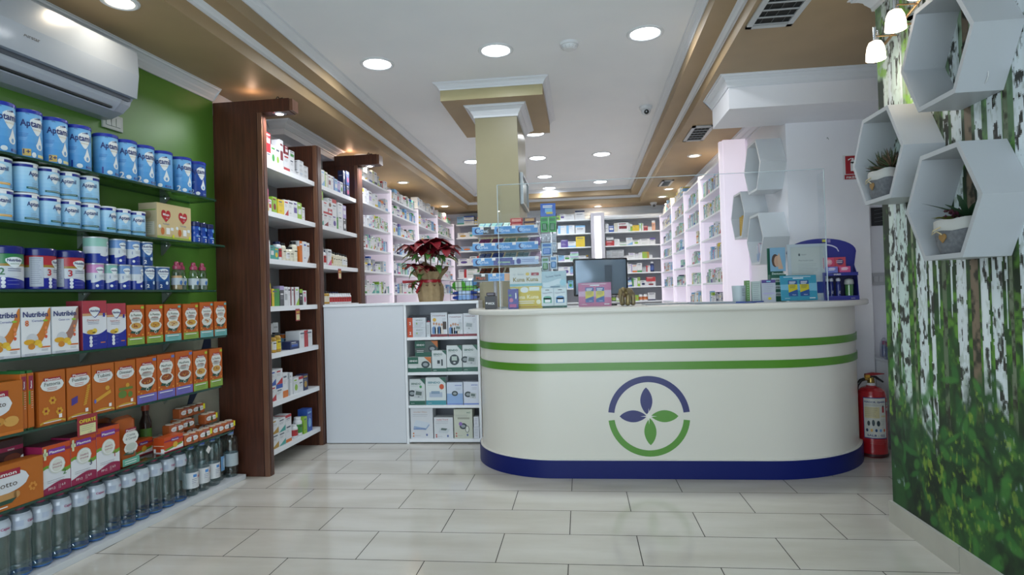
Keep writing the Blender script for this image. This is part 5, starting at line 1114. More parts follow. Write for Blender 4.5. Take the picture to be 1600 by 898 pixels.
def d_two(cv, w, h): cv.rect(-w/2, -w*.20, 0, h, M('#b8451f', .4)); cv.text('2', -w*.34, h*.28, .030, PAPER, 2, bold=True); cv.text('SENDO', w*.15, h*.68, .012, M('#3a6a5a', .4), 2, fit=w*.36); cv.lines(-w*.12, w*.4, h*.5, 4, .009, INKG, 2); cv.ell(w*.02, h*.4, .005, .008, M('#8fb060', .4), 2)
def d_ross(k):
    def f(cv, w, h):
        cv.rect(-w/2, w/2, 0, h*.10, RS); cv.text('rossmax', 0, h*.84, .020, M('#6a2a3a', .4), 2, fit=w*.78); cv.lines(w*.2, w*.44, h*.75, 4, .009, INKG, 2)
        if k < 2:
            r = random.Random(k)
            for q in range(4): cx = -w*.32+q*w*.16; cv.shape(cx-.014, cx+.014, h*.12, lambda x: h*.44-abs(x-cx)*.8, M(['#5a7fb0', '#c9ccd0', '#4a6fa0', '#d0c8c0'][q], .4), 2, 4); cv.ell(cx, h*.50+r.uniform(-.004, .01), .008, .010, M('#b48a74', .5), 3, 8)
            cv.rect(w*.22, w*.44, h*.30, h*.62, M('#3a2a24' if k == 0 else '#b8bec4', .4), 2)
            if k == 0: cv.ell(-w*.28, h*.70, .014, .014, M('#c9a03c', .4), 2)
            else: monitor_dev(cv, w*.16, h*.36, .9)
        else: monitor_dev(cv, -w*.08, h*.45, 1.3, M('#c6ccd2', .4), '#8b959a'); cv.text('M2', -w*.2, h*.13, .010, INKG, 3)
    return f
def d_sendo(k):
    def f(cv, w, h):
        if k == 0: cv.rect(-w/2, w/2, 0, h*.28, TG); cv.rect(-w/2, -w*.05, h*.55, h, TG, 2); cv.text('SENDO', -w*.26, h*.70, .016, PAPER, 3, fit=w*.34, bold=True); cuff(cv, w*.26, h*.50, 1.1); cv.poly([(w*.2, h), (w/2, h*.55), (w/2, h)], M('#c06a2c', .4), 3); cv.lines(-w*.42, -w*.1, h*.4, 2, .012, PAPER, 3, .003)
        else:
            cv.rect(-w/2, w/2, 0, h*.16, TG if k != 3 else M('#3f8e9c', .4)); cv.text('SENDO', -w*.08, h*.78, .020, TG if k != 3 else M('#2f7a8a', .4), 3, fit=w*.62, bold=True); cv.poly([(w*.18, h), (w/2, h*.78), (w/2, h)], TG, 2); cv.lines(-w*.4, w*.1, h*.73, 1, .01, INKG, 2); cv.text('DIGITAL', -w*.3, h*.05, .007, PAPER, 3)
            if k == 1: cv.rect(-.018, .010, h*.28, h*.58, M('#c2c8cc', .4), 3); cv.rect(-.014, .006, h*.38, h*.54, DK, 4); cv.rect(.016, .028, h*.28, h*.58, DK, 3)
            elif k == 2: cv.ell(0, h*.45, .038, .040, DK, 3); cv.rect(-.02, .02, h*.42, h*.58, M('#a9b8b0', .3), 4); cv.ell(0, h*.34, .01, .006, DV, 4)
            elif k == 3: cv.shape(-.05, .05, h*.28, h*.46, M('#a9b8cc', .4), 3); cv.shape(-.035, .03, h*.40, h*.50, M('#7f98b0', .3), 4); cv.ell(w*.30, h*.66, .018, .020, M('#c0502c', .4), 3)
            else: cuff(cv, -w*.34, h*.45, 1.0); monitor_dev(cv, w*.08, h*.42, 1.35)
            if k == 5: cv.ell(w*.22, h*.70, .010, .010, M('#3f9a5a', .4), 3)
    return f
def d_omron(k):
    def f(cv, w, h):
        cv.text('omron', w*.22, h*.84, .014, M('#3a5ab0', .4), 3, fit=w*.42, bold=True); cv.rect(-w/2, w/2, 0, h*.06, M('#6f88c8', .4))
        if k == 0: cv.rect(-w/2, w/2, h*.06, h*.5, M('#8aa9d4', .4)); cuff(cv, -.0, h*.5, .8)
        else: cuff(cv, -w*.2, h*.45, .9); monitor_dev(cv, w*.12, h*.4, .9)
        cv.lines(w*.05, w*.4, h*.74, 2, .010, INKG, 2)
    return f
def d_medi(k):
    def f(cv, w, h):
        cv.text(['medel Neo', 'medel Trend', 'HS'][k], -w*.06 if k < 2 else w*.3, h*.86, .017, M(['#c2a090', '#b04a4a', '#3a7a5a'][k], .4), 3, fit=w*(.6 if k < 2 else .2)); cv.lines(-w*.4, w*.3, h*.80, 2, .012, INKG, 2)
        if k == 0: cv.poly([(-w*.38, h*.36), (w*.18, h*.28), (w*.36, h*.46), (-w*.26, h*.56)], M('#8fa8c8', .4), 3); cv.poly([(-w*.38, h*.42), (w*.18, h*.34), (w*.36, h*.52), (-w*.26, h*.62)], M('#c6d0dc', .4), 4); cv.rect(-w*.38, w*.18, h*.30, h*.34, M('#6f86b4', .4), 5)
        elif k == 1: cv.poly([(-.04, h*.28), (.03, h*.24), (.05, h*.44), (-.03, h*.50)], M('#c0c8ce', .4), 3); cv.poly([(-.022, h*.40), (.018, h*.38), (.03, h*.47), (-.015, h*.50)], M('#5a6a66', .4), 4)
        else: cuff(cv, 0, h*.42, .95); cv.ell(.03, h*.32, .016, .026, DK, 3); cv.ell(.03, h*.32, .012, .022, M('#d6d9d0', .4), 4); cv.ell(-.02, h*.5, .014, .014, M('#8a6ab0', .4), 4); cv.rect(-w*.3, w*.35, h*.66, h*.72, M('#9a9d90', .4), 2); cv.text('H', w*.28, h*.86, .014, DK, 4)
        for q in range(2): cv.ell(-w*.38, h*.08+q*h*.09, .006, .006, M('#cf7a3c' if k == 0 else '#b8524a', .4), 3, 8)
        cv.ell(w*.22, h*.12, .007, .009, M('#5a6aa0', .4), 3, 8); cv.lines(-w*.32, -w*.05, h*.10, 1, .01, INKG, 2)
    return f
devbox(-1.315, -1.135, .889-.052, .10+.062, .10, .055, '#1b2030', lambda cv, w, h: d_classic(cv, w, h*1.3-.03), 'device_box', 'navy stethoscope carton behind the orange edged pair, top shelf').location.z = .8026
for k, z in enumerate((.802, .876)): devbox(-1.315, -1.172, z, .073, .05, .0, '#c6ccd4', d_two, 'device_box', 'small carton with orange 2 block, %s of two, top shelf' % ('lower', 'upper')[k])
devbox(-1.168, -1.139, .802, .11, .045, .004, '#c2c8ce', lambda cv, w, h: cv.lines(-w*.3, w*.3, h*.8, 6, .012, INKG, 2, .002), 'device_box', 'narrow pale carton between the orange marked and people photo cartons')
for k, (a, b, h) in enumerate(((-1.133, -1.007, .182), (-1.0, -.888, .168), (-.884, -.782, .172))): devbox(a, b, .802, h, .09, .01, '#cdd2da', d_ross(k), 'device_box', ['blood pressure monitor carton with gold disc and family photo', 'blood pressure monitor carton with family photo and blue sky', 'grey blood pressure monitor carton at right end of top shelf'][k])
devbox(-1.268, -1.09, .538+.114, .118, .09, .03, '#4c5a58', d_sendo(0), 'device_box', 'darker stethoscope carton with orange corner lying above another, second shelf')
devbox(-1.317, -1.138, .538, .113, .12, .0, '#c3cac9', d_sendo(0), 'device_box', 'pale stethoscope carton with orange corner at bottom, second shelf')
for k, (a, b, h) in enumerate(((-1.132, -1.022, .160), (-1.018, -.901, .196), (-.896, -.782, .198))): devbox(a, b, .538, h, .09, .008, '#c9d0d2', d_sendo(k+1 if k < 2 else 4), 'device_box', ['wrist monitor carton with green foot, second shelf', 'carton picturing a round dark monitor, second shelf', 'carton picturing a monitor with cuff at right, second shelf'][k])
for k, (a, b, h) in enumerate(((-1.312, -1.192, .196), (-1.186, -1.032, .206), (-1.024, -.902, .168), (-.896, -.782, .170))):
    devbox(a, b, .289, h, .09, .008, ['#c9d0d2', '#d2dadc', '#c6d0e0', '#cfd5e2'][k], d_sendo(5) if k == 0 else d_sendo(3) if k == 1 else d_omron(k-2), 'device_box', ['monitor carton with dark green foot, left end of third shelf', 'tall carton with teal foot and orange disc, third shelf', 'pale blue carton with cuff picture, third shelf', 'pale violet edged carton at right end of third shelf'][k])
for k, (a, b, h) in enumerate(((-1.310, -1.138, .236), (-1.13, -.984, .168), (-.976, -.835, .228))):
    devbox(a, b, .036, h-.01, .10, .008, ['#cfd2d8', '#cfd3d8', '#c3c7b8'][k], d_medi(k), 'device_box', ['large white carton picturing a folded mat, lowest shelf', 'small square white monitor carton, lowest shelf', 'greenish grey aneroid gauge carton, lowest shelf'][k])
devbox(-.828, -.785, .036, .085, .06, .01, '#cdd0d8', lambda cv, w, h: cv.lines(-w*.3, w*.3, h*.8, 5, .012, INKG, 2), 'device_box', 'little white carton at bottom right of the lowest shelf')
devbox(-.826, -.787, .122, .075, .05, .012, '#d0d3da', lambda cv, w, h: cv.lines(-w*.3, w*.3, h*.8, 4, .012, M('#6a4a8a', .4), 2), 'device_box', 'little white carton stacked at right of the lowest shelf')

# ---------------------------------------------------------------- poinsettia
def leafmesh(m, base, dirv, L, wdt, mat, droop=.25, up=.1, seed=0):
    """pointed, folded leaf from base along dirv"""
    r = random.Random(seed); d = Vector(dirv).normalized(); side = d.cross(Vector((0, 0, 1)));
    if side.length < .1: side = Vector((1, 0, 0))
    side.normalize(); nrm = side.cross(d).normalized(); n = 7; vs = []
    for i in range(n):
        s = i/(n-1); wd = wdt*(sin(pi*min(1, s*.92+.04))**.8)*(1-.25*s)*(1+.18*sin(s*17+seed)) if 0 < i < n-1 else .001
        p = Vector(base)+d*L*s+nrm*(up*L*sin(pi*s)-droop*L*s*s)
        vs += [tuple(p-side*wd+nrm*wd*.35), tuple(p), tuple(p+side*wd+nrm*wd*.35)]
    m.add(vs, [f for i in range(n-1) for f in ((3*i, 3*i+1, 3*i+4, 3*i+3), (3*i+1, 3*i+2, 3*i+5, 3*i+4))], mat, True)
t = empty('poinsettia', (-1.165, 4.56, 1.0685)); tag(t, 'red poinsettia in brown paper wrap with red ribbon on the white unit', 'plant')
KR = noise_mat('kraft_paper', '#8c7858', '#a08a66', 25, .7, bump=.3)
m = MB(); vs = []; n = 40
levels = [(0, .088, .006), (.05, .096, .008), (.11, .094, .010), (.150, .078, .010), (.165, .074, .010), (.19, .085, .012), (.23, .115, .018), (.26, .135, .02)]
for zi, (z, r, a) in enumerate(levels):
    for k in range(n):
        an = 2*pi*k/n; rr_ = r+a*sin(an*9+zi*.3); lift = (.05*max(0, sin(an*1.0-.2))+.045*max(0, sin(an*3+1.2))-.03)*((zi-4)/3)**1.2 if zi > 4 else 0
        vs.append((rr_*cos(an), rr_*sin(an), z+lift))
m.add(vs, [(i*n+k, i*n+(k+1) % n, (i+1)*n+(k+1) % n, (i+1)*n+k) for i in range(len(levels)-1) for k in range(n)], KR, True); m.build('paper_wrap', t)
m = MB(); m.lathe([(.0001, .002), (.07, .002), (.085, .13), (.08, .13), (.0001, .12)], M('#6a4a34', .7), 24); m.build('pot', t)
RIB = M('#9c1424', .35); m = MB(); m.lathe([(.083, .146), (.0855, .15), (.0855, .166), (.083, .17)], RIB, 32)
m.add([(-.07, -.05, .150), (-.20, -.075, .146), (-.205, -.07, .168), (-.07, -.05, .170), (-.12, -.09, .160), (-.19, -.06, .158)], [(0, 1, 2, 3), (0, 4, 5, 3)], RIB)
m.add([(-.06, -.06, .15), (-.10, -.085, .08), (-.085, -.09, .06), (-.045, -.065, .15)], [(0, 1, 2, 3)], RIB); m.build('ribbon', t)
REDB = noise_mat('red_bract', '#5f0814', '#7d0d1e', 14, .5); REDD = M('#6a0d18', .5); LG = noise_mat('green_leaf', '#2f5a26', '#487a30', 20, .45); LY = noise_mat('yellow_leaf', '#6f7a28', '#a09a3c', 20, .45)
heads = [(-.10, -.03, .43, 1.0, .3), (.02, -.05, .46, 1.1, 1.4), (.13, -.04, .41, .95, 2.2), (-.03, -.02, .40, .9, .8), (-.11, -.07, .27, .62, .5), (-.02, -.08, .25, .62, 1.9), (.07, .04, .44, .9, .2), (-.06, .06, .42, .9, .9), (-.115, -.09, .13, .38, 1.2)]
for hi, (x, y, z, sc, ph) in enumerate(heads):
    z = z-.02 if z > .35 else z
    m = MB(); nb = 11 if sc > .5 else 6
    for k in range(nb):
        a = ph+2*pi*k/nb+.15*sin(k*5); el = .10+.22*sin(k*3.1+hi)
        leafmesh(m, (x, y, z), (cos(a), sin(a), el), .145*sc*(1+.18*sin(k*2.7)), .054*sc, REDB if sc > .8 else REDD, .28, .12, k+hi*10)
    for k in range(5):
        a = ph+2*pi*k/5+.3; leafmesh(m, (x, y, z+.012), (cos(a), sin(a), .6), .06*sc, .02*sc, REDB, .2, .1, k+50)
    fl = m.build('flower_head', t)
    m = MB(); 
    for k in range(5): a = k*1.26; m.lathe([(.0001, 0), (.004, .002), (.004, .008), (.0001, .011)], M('#8a8a2a', .5), 8, cx=x+.007*cos(a), cy=y+.007*sin(a), z=z+.010)
    m.build('flower_centre', fl)
    m = MB(); m.tube([(x*.25, y*.25, .12), (x*.7, y*.7, z*.6), (x, y, z)], .0045, M('#5a4a2a', .6), 6); m.build('stem', t)
for k, (x, y, z, a, el, L, ml) in enumerate(((-.09, -.03, .36, 3.1, .05, .13, LY), (-.08, -.05, .33, 3.5, -.1, .15, LY), (-.06, -.05, .26, 3.7, -.5, .13, LG), (.10, -.04, .34, -.1, -.1, .14, LY), (.11, -.03, .37, .1, 0, .12, LG), (.02, -.07, .36, -1.5, -.1, .12, LG), (-.04, -.07, .36, -2.1, -.15, .12, LG), (.07, -.06, .35, -.8, -.15, .13, LG), (-.09, -.04, .38, 2.6, .05, .12, LG),
                                              (.03, .05, .36, 1.5, 0, .13, LG), (-.08, .05, .35, 2.2, 0, .13, LG), (.10, .05, .35, .7, 0, .13, LG), (-.03, -.06, .22, -1.9, -.4, .10, LG), (.06, -.06, .28, -.9, -.5, .10, LG), (-.07, -.06, .17, 4.0, -.7, .10, LG), (.10, -.05, .32, -.4, .1, .15, LY))):
    m = MB(); leafmesh(m, (x, y, z), (cos(a), sin(a), el), L, .028, ml, .3, .1, k); m.build('leaf', t)
# wire basket of wipes and tissue packs
t = empty('wire_basket', (-.885, 4.56, 1.0685)); tag(t, 'black wire basket on the white shelf unit right of the plant', 'basket')
m = MB()
for z in (.003, .05, .10, .148):
    m.tube([(-.105, -.085, z), (.105, -.085, z), (.105, .085, z), (-.105, .085, z), (-.105, -.085, z)], .0022, BLACK, 6)
for k in range(8):
    x = -.105+.03*k; m.tube([(x, -.085, .148), (x, -.085, .003), (x, .085, .003), (x, .085, .148)], .0016, BLACK, 5)
m.build('wire_frame', t)
def softpack(x, y, z, w, d, h, c1, c2, rx, rz, lb):
    m = MB(); bm = bmesh.new(); bmesh.ops.create_cube(bm, size=1); bmesh.ops.subdivide_edges(bm, edges=bm.edges[:], cuts=3, use_grid_fill=True); bm.verts.index_update()
    for v in bm.verts:
        q = v.co; f = (1-(2*q.x)**4*.5); v.co = (q.x*w, q.y*d*(1-.2*(2*q.x)**4), q.z*h*f)
    for f in bm.faces: m.add([tuple(v.co) for v in f.verts], [tuple(range(len(f.verts)))], M(c2 if abs(f.calc_center_median().x) < w*.22 else c1, .25), True)
    bm.free(); o = m.build('tissue_pack', None, (x, y, z), rot=(rx, 0, rz)); tag(o, lb, 'pack', 'packs in the wire basket'); return o
softpack(-.885, 4.56, 1.0685+.024, .19, .13, .034, '#27479c', '#6f9ad0', 0, .0, 'blue soft pack lying flat at the bottom of the wire basket')
softpack(-.89, 4.555, 1.0685+.060, .185, .12, .032, '#1f3f8c', '#a9c4e4', .05, .1, 'dark blue soft pack second from the bottom of the basket')
softpack(-.93, 4.52, 1.0685+.117, .10, .03, .075, '#4fae2c', '#d7e2d0', .3, .0, 'bright green upright pack at the left of the basket')
softpack(-.865, 4.57, 1.0685+.100, .135, .09, .036, '#3f9a34', '#7fc45a', .1, -.1, 'green pack lying across the basket')
softpack(-.87, 4.575, 1.0685+.142, .14, .09, .045, '#5a8fc8', '#c9dcea', .2, .1, 'pale blue crinkled pack on top of the basket')

# ================================================================ RECEPTION COUNTER
def dpath(x0, r0, x1, r1, yf, yb, n=18):
    """front outline: left side, left arc, straight front, right arc, right side"""
    p = [(x0-r0, yb)]
    p += [(x0-r0*cos(a), yf+r0-r0*sin(a)) for a in [k*pi/2/n for k in range(n+1)]]
    p += [(x1+r1*sin(a), yf+r1-r1*cos(a)) for a in [k*pi/2/n for k in range(n+1)]]
    p += [(x1+r1, yb)]; return p
XA, RA, XB, RB_ = -.18, .54, 1.06, .76
YBK = 4.36
t = empty('reception_counter', (.5, 4.0, 0)); tag(t, 'white rounded reception counter with green stripes, blue plinth and leaf emblem', 'counter')
def off(pth): return [(x-.5, y-4.0) for x, y in pth]
CW = M('#d9d6cd', .28); CGR = M('#528a28', .3); CBL = M('#0b1a60', .4, spec=.25)
def shell(nm, inset, z0, z1, mat, back=True):
    p = off(dpath(XA, RA-inset, XB, RB_-inset, 3.572+inset, YBK-.01)); m = MB()
    n = len(p); vs = [(a, b, z0) for a, b in p]+[(a, b, z1) for a, b in p]
    m.add(vs, [(k, k+1, n+k+1, n+k) for k in range(n-1)], mat, True); m.add(vs, [(n-1, 0, n, 2*n-1)], mat); m.add(vs, [tuple(range(n)), tuple(range(n, 2*n))], mat); return m.build(nm, t)
shell('kick_plinth', 0, 0, .106, CBL); shell('body', .022, .1061, .979, CW)
shell('stripe', .016, .758, .802, CGR); shell('stripe', .016, .636, .682, CGR); shell('plinth_lip', .004, .1062, .1095, M('#e8e6df', .3))
p = off(dpath(XA, RA+.055, XB, RB_+.055, 3.572-.055, YBK)); m = MB(); n = len(p); e = .006
def inset(pth, d):
    cx = 0; out = []
    for i, (x, y) in enumerate(pth):
        a = Vector(pth[max(i-1, 0)]); b = Vector(pth[min(i+1, len(pth)-1)]); tn = (b-a).normalized(); out.append((x-tn.y*d, y+tn.x*d))
    return out
pi_ = inset(p, e)
vs = [(a, b, .979+e) for a, b in p]+[(a, b, 1.012-e) for a, b in p]+[(a, b, 1.012) for a, b in pi_]+[(a, b, .979) for a, b in pi_]
TOPW = M('#dcdad3', .25)
m.add(vs, [(k, k+1, n+k+1, n+k) for k in range(n-1)]+[(n+k, n+k+1, 2*n+k+1, 2*n+k) for k in range(n-1)]+[(3*n+k, 3*n+k+1, k+1, k) for k in range(n-1)], TOPW, True)
m.add(vs, [tuple(range(2*n, 3*n)), tuple(range(3*n, 4*n)), (n-1, 0, n, 2*n-1)], TOPW); m.build('worktop', t)
# emblem: split ring, four leaves and a small white star
NB_, GB_ = M('#1d2163', .35), M('#4f8a2a', .35); LX_, LZ_ = .377-.5, .363; YF = 3.594-4.0
m = MB(); m.f and None
def ringarc(a0, a1, mat, r0=.201, r1=.237, n=30):
    P0 = [(LX_+r1*cos(a0+(a1-a0)*k/n), LZ_+r1*sin(a0+(a1-a0)*k/n)) for k in range(n+1)]+[(LX_+r0*cos(a1-(a1-a0)*k/n), LZ_+r0*sin(a1-(a1-a0)*k/n)) for k in range(n+1)]
    N = n+1
    vs = [(x, YF-.003, z) for x, z in P0]+[(x, YF, z) for x, z in P0]; L = len(P0)
    m.add(vs, [(k, k+1, L-2-k, L-1-k) for k in range(n)], mat); m.add(vs, [(k, (k+1) % L, L+(k+1) % L, L+k) for k in range(L)], mat)
g0 = .105
ringarc(g0, pi-g0, NB_); ringarc(pi+g0, 2*pi-g0, GB_); m.build('emblem_ring', t)
for ang, mat, sh in ((pi/2, NB_, -.012), (pi, NB_, 0), (0, GB_, .0), (-pi/2, GB_, .006)):
    m = MB(); pts = []
    n_ = 12; L0, L1, w = .012, .170, .035
    for k in range(n_+1): s = k/n_; pts.append((L0+(L1-L0)*s, w*sin(pi*s)**.75*(1.0)))
    for k in range(n_-1, 0, -1): s = k/n_; pts.append((L0+(L1-L0)*s, -w*sin(pi*s)**.75))
    c, q = cos(ang), sin(ang); P = [(LX_+a*c-b*q+(sh if abs(q) > .5 else 0), LZ_+a*q+b*c) for a, b in pts]; L = len(P)
    vs = [(x, YF-.003, z) for x, z in P]+[(x, YF, z) for x, z in P]; m.add(vs, [tuple(range(L))], mat); m.add(vs, [(k, (k+1) % L, L+(k+1) % L, L+k) for k in range(L)], mat); m.build('emblem_leaf', t)
m = MB(); P = []
for k in range(16):
    a = k*pi/8; r = (.048 if k % 4 == 0 else .022) if k % 2 == 0 else .009; P.append((LX_+r*cos(a), LZ_+r*sin(a)))
vs = [(LX_, YF-.0045, LZ_)]+[(x, YF-.0045, z) for x, z in P]; m.add(vs, [(0, 1+k, 1+(k+1) % 16) for k in range(16)], M('#e4e2dc', .35)); m.build('emblem_star', t)

ZT = 1.0125
# clear acrylic screen
t = empty('acrylic_screen', (.47, 3.70, ZT)); tag(t, 'large clear acrylic screen standing along the front of the counter', 'screen')
def pane(nm, x0, x1, y0, y1, z0, z1):
    m = MB(); m.box(x0-.47, x1-.47, y0-3.7, y1-3.7, z0-ZT, z1-ZT, ACRYL); o = m.build(nm, t)
    return o
pane('front_pane', -.50, 1.445, 3.695, 3.700, ZT+.002, 1.792)
pane('side_pane', -.50, -.495, 3.7005, 3.82, ZT+.002, 1.792); pane('side_pane', 1.440, 1.445, 3.7005, 3.79, ZT+.002, 1.775)
m = MB(); m.box(-.972, .976, -.0055, .0005, .7775, .781, ACRE); m.box(-.973, -.969, -.0055, .0005, .0, .780, ACRE); m.box(.972, .976, -.0055, .0005, 0, .780, ACRE); m.build('edge', t)
for x in (-.95, -.2, .5, .95): m = MB(); m.box(x-.015, x+.015, -.03, -.006, 0, .02, ACRYL); m.box(x-.015, x+.015, -.006, .04, 0, .004, ACRYL); m.build('foot', t)

# chewing gum stand
GX0, GX1 = -.715, -.272; GY = 3.97
t = empty('sweets_rack', ((GX0+GX1)/2, GY+.12, ZT)); tag(t, 'wire counter rack of chewing gum and chocolate bars left on counter', 'rack')
gx = (GX0+GX1)/2; hw = (GX1-GX0)/2; WIR = M('#c9ccd2', .3, .3)
m = MB()
for x in (-hw+.012, hw-.004):
    m.tube([(x, .10, .18), (x, .10, .60)], .004, WIR, 6)
    for z in (.52, .42, .32, .21): m.tube([(x, -.11, z-.02), (x, .10, z+.06)], .002, WIR, 5)
for z in (.60, .53, .43, .33): m.tube([(-hw+.012, .10, z), (hw-.004, .10, z)], .0025, WIR, 6)
for k in range(9): m.tube([(-hw+.05*k+.02, .10, .20), (-hw+.05*k+.02, .10, .60)], .0015, WIR, 5)
m.build('wire_frame', t)
m = MB(); m.tube([(-.10, .05, .001), (-.10, .05, .22)], .012, M('#c9ccd2', .35), 12); m.box(-.16, .10, .0, .12, 0, .006, M('#c9ccd2', .35)); m.build('stand_leg', t)
OB = [M('#3f87c8', .35), M('#5a9ad6', .35)]
TZ = [(.505, 0), (.395, 1), (.295, 2), (.190, 3)]
def orbit(cv, x, z, w=.14):
    cv.rect(x, x+w, z, z+.048, OB[0], 1); cv.rect(x, x+w*.45, z, z+.048, OB[1], 2); cv.ell(x+.034, z+.023, .018, .018, M('#1d2f6a', .4), 3); cv.ell(x+.040, z+.025, .013, .014, M('#8fb8de', .4), 4); cv.text('Orbit', x+.075, z+.012, .026, M('#b9d2ea', .4), 5, fit=.062, bold=True)
for z, k in TZ:
    m = MB(); m.box(-hw, hw, -.125, .095, z-.004, z, WIR); m.box(-hw, hw, -.128, -.125, z-.006, z+.048, M('#c3d4e4', .3)); m.build('tray', t)
    m = MB(); cv = Cv(m, 'front', .1285, .0006, zoff=z-.004)
    if k == 0:
        orbit(cv, -hw, 0, .07+.01); cv.rect(-hw+.075, -hw+.15, 0, .048, M('#15161a', .3), 3); cv.text('5', -hw+.107, .008, .034, M('#8f9092', .4), 5, bold=True); orbit(cv, -hw+.15, 0); orbit(cv, -hw+.29, 0, .153)
    elif k == 1:
        for q in range(3): orbit(cv, -hw+q*.1475, 0, .1475)
    elif k == 2:
        orbit(cv, -hw, 0); cv.rect(-hw+.14, -hw+.28, 0, .048, M('#2a3484', .3), 1); cv.text('Airwaves', -hw+.21, .012, .024, M('#9fc8a0', .4), 5, fit=.085, bold=True); cv.rect(-hw+.28, hw, 0, .048, M('#aebfdc', .3), 1); cv.ell(-hw+.31, .022, .016, .018, M('#3a3f8a', .4), 3); cv.lines(-hw+.33, hw-.02, .034, 2, .012, M('#6a7ab0', .4), 3, .004)
    else:
        cv.rect(-hw, -hw+.10, 0, .048, M('#15120f', .3)); cv.text('Mars', -hw+.05, .012, .030, M('#b5502a', .4), 5, fit=.065, bold=True); cv.rect(-hw+.10, -hw+.21, 0, .048, M('#3f8fd0', .3)); cv.text('BOUNTY', -hw+.155, .014, .020, M('#c9dcec', .4), 5, fit=.085, bold=True); cv.rect(-hw+.21, hw, 0, .048, M('#cf9a6a', .3)); cv.text('Twix', -hw+.27, .012, .026, M('#9a2a2a', .4), 5, bold=True)
    for q in (.055, .13, .27, .42): cv.rect(-hw+q, -hw+q+.024, .032, .052, PAPER, 6)
    m.build('price_strip', t)
def gumpack(w, l, c1, c2, nm='gum_pack'):
    m = MB(); m.bbox(-w/2, w/2, -l/2, l/2, 0, .012, M(c1, .3), .002); m.box(-w/2+.003, w/2-.003, -l*.2, l*.3, .0121, .0125, M(c2, .3)); cv = Cv(m, 'front', l/2, .0004); cv.rect(-w*.3, w*.3, .003, .009, M(c2, .3)); return m.build(nm)
pal = [[('#7fb8d8', '#b9e0cc'), ('#6fb0d0', '#a9d8c0'), ('#9cc8c0', '#d0e4dc')], [('#7a2a7a', '#c05a9a'), ('#8a2a6a', '#b04a8a'), ('#5fa08a', '#a9d4b8'), ('#5fa08a', '#9ccaa8'), ('#6a4a9a', '#a58ac4')], [('#3f5aa0', '#a9b8e0'), ('#2f4aa8', '#6a8ad8'), ('#6aa8b0', '#cfe4e4'), ('#6aa8b0', '#cfe4e4'), ('#c9a9c8', '#e0c8dc')], [('#2a1a16', '#b5552a'), ('#3a1d16', '#c0602c'), ('#5a3a2a', '#b8884a'), ('#8a4a3a', '#c9a07a')]]
pn = [['aqua gum pack', 'blue gum pack', 'mint gum pack'], ['plum gum pack', 'magenta gum pack', 'green gum pack', 'sage gum pack', 'violet gum pack'], ['indigo gum pack', 'royal blue gum pack', 'teal gum pack', 'pale teal gum pack', 'lilac gum pack'], ['black chocolate bar', 'dark brown chocolate bar', 'brown chocolate bar', 'reddish chocolate bar']]
for z, k in TZ:
    ncol = 5 if k else 3; colw = .088 if k else .085
    for c in range(ncol):
        x0 = -hw+.045+c*colw
        cc = pal[k][min(c, len(pal[k])-1)]
        for r in range(3):
            for q in range(2):
                o = gumpack(.036, .068, *cc, nm='gum_pack' if k < 3 else 'chocolate_bar')
                o.location = (gx+x0+q*.039, GY+.12-.082+r*.056, ZT+z+.030+r*.020); o.rotation_euler = (radians(20), 0, 0)
                tag(o, '%s, %s row of the rack, %s column from left, %s' % (pn[k][min(c, len(pal[k])-1)], ['top', 'second', 'third', 'bottom'][k], ORD[2*c+q], ['front', 'middle', 'rear'][r]), 'sweets', 'sweets on the %s row of the rack' % ['top', 'second', 'third', 'bottom'][k])
def bigpack(x, z, w, h, c1, c2, lb, nst):
    for j in range(nst):
        m = MB(); m.bbox(-w/2, w/2, -.010, .010, 0, h/nst-.002, M(c1, .3), .004); cv = Cv(m, 'front', .0102, .0004); cv.rect(-w*.36, w*.36, h/nst*.25, h/nst*.75, M(c2, .35)); o = m.build('sweet_box'); o.location = (gx+x, GY+.12-.09+.012*j, ZT+z+j*h/nst); tag(o, '%s, %s of the stack' % (lb, ['lowest', 'middle', 'topmost'][j if nst == 3 else j*2]), 'sweets', lb)
bigpack(.075, .505+.001, .085, .105, '#a8302f', '#cf8a7a', 'red sweets carton on the top row of the rack', 3)
bigpack(.165, .505+.001, .085, .105, '#4a2f3a', '#b98a4a', 'brown sweets carton at right of the top row', 3)
for k, x in enumerate((.125, .18)):
    m = MB(); m.bbox(-.026, .026, -.02, .02, 0, .075, M('#b58ab4', .35), .003); cv = Cv(m, 'front', .0203, .0004); cv.rect(-.02, .02, .02, .05, M('#d0b4d0', .4)); o = m.build('sweet_box'); o.location = (gx+x, GY+.12-.09, ZT+.191); tag(o, '%s lilac pastille box on the bottom row of the rack' % ('left', 'right')[k], 'sweets')
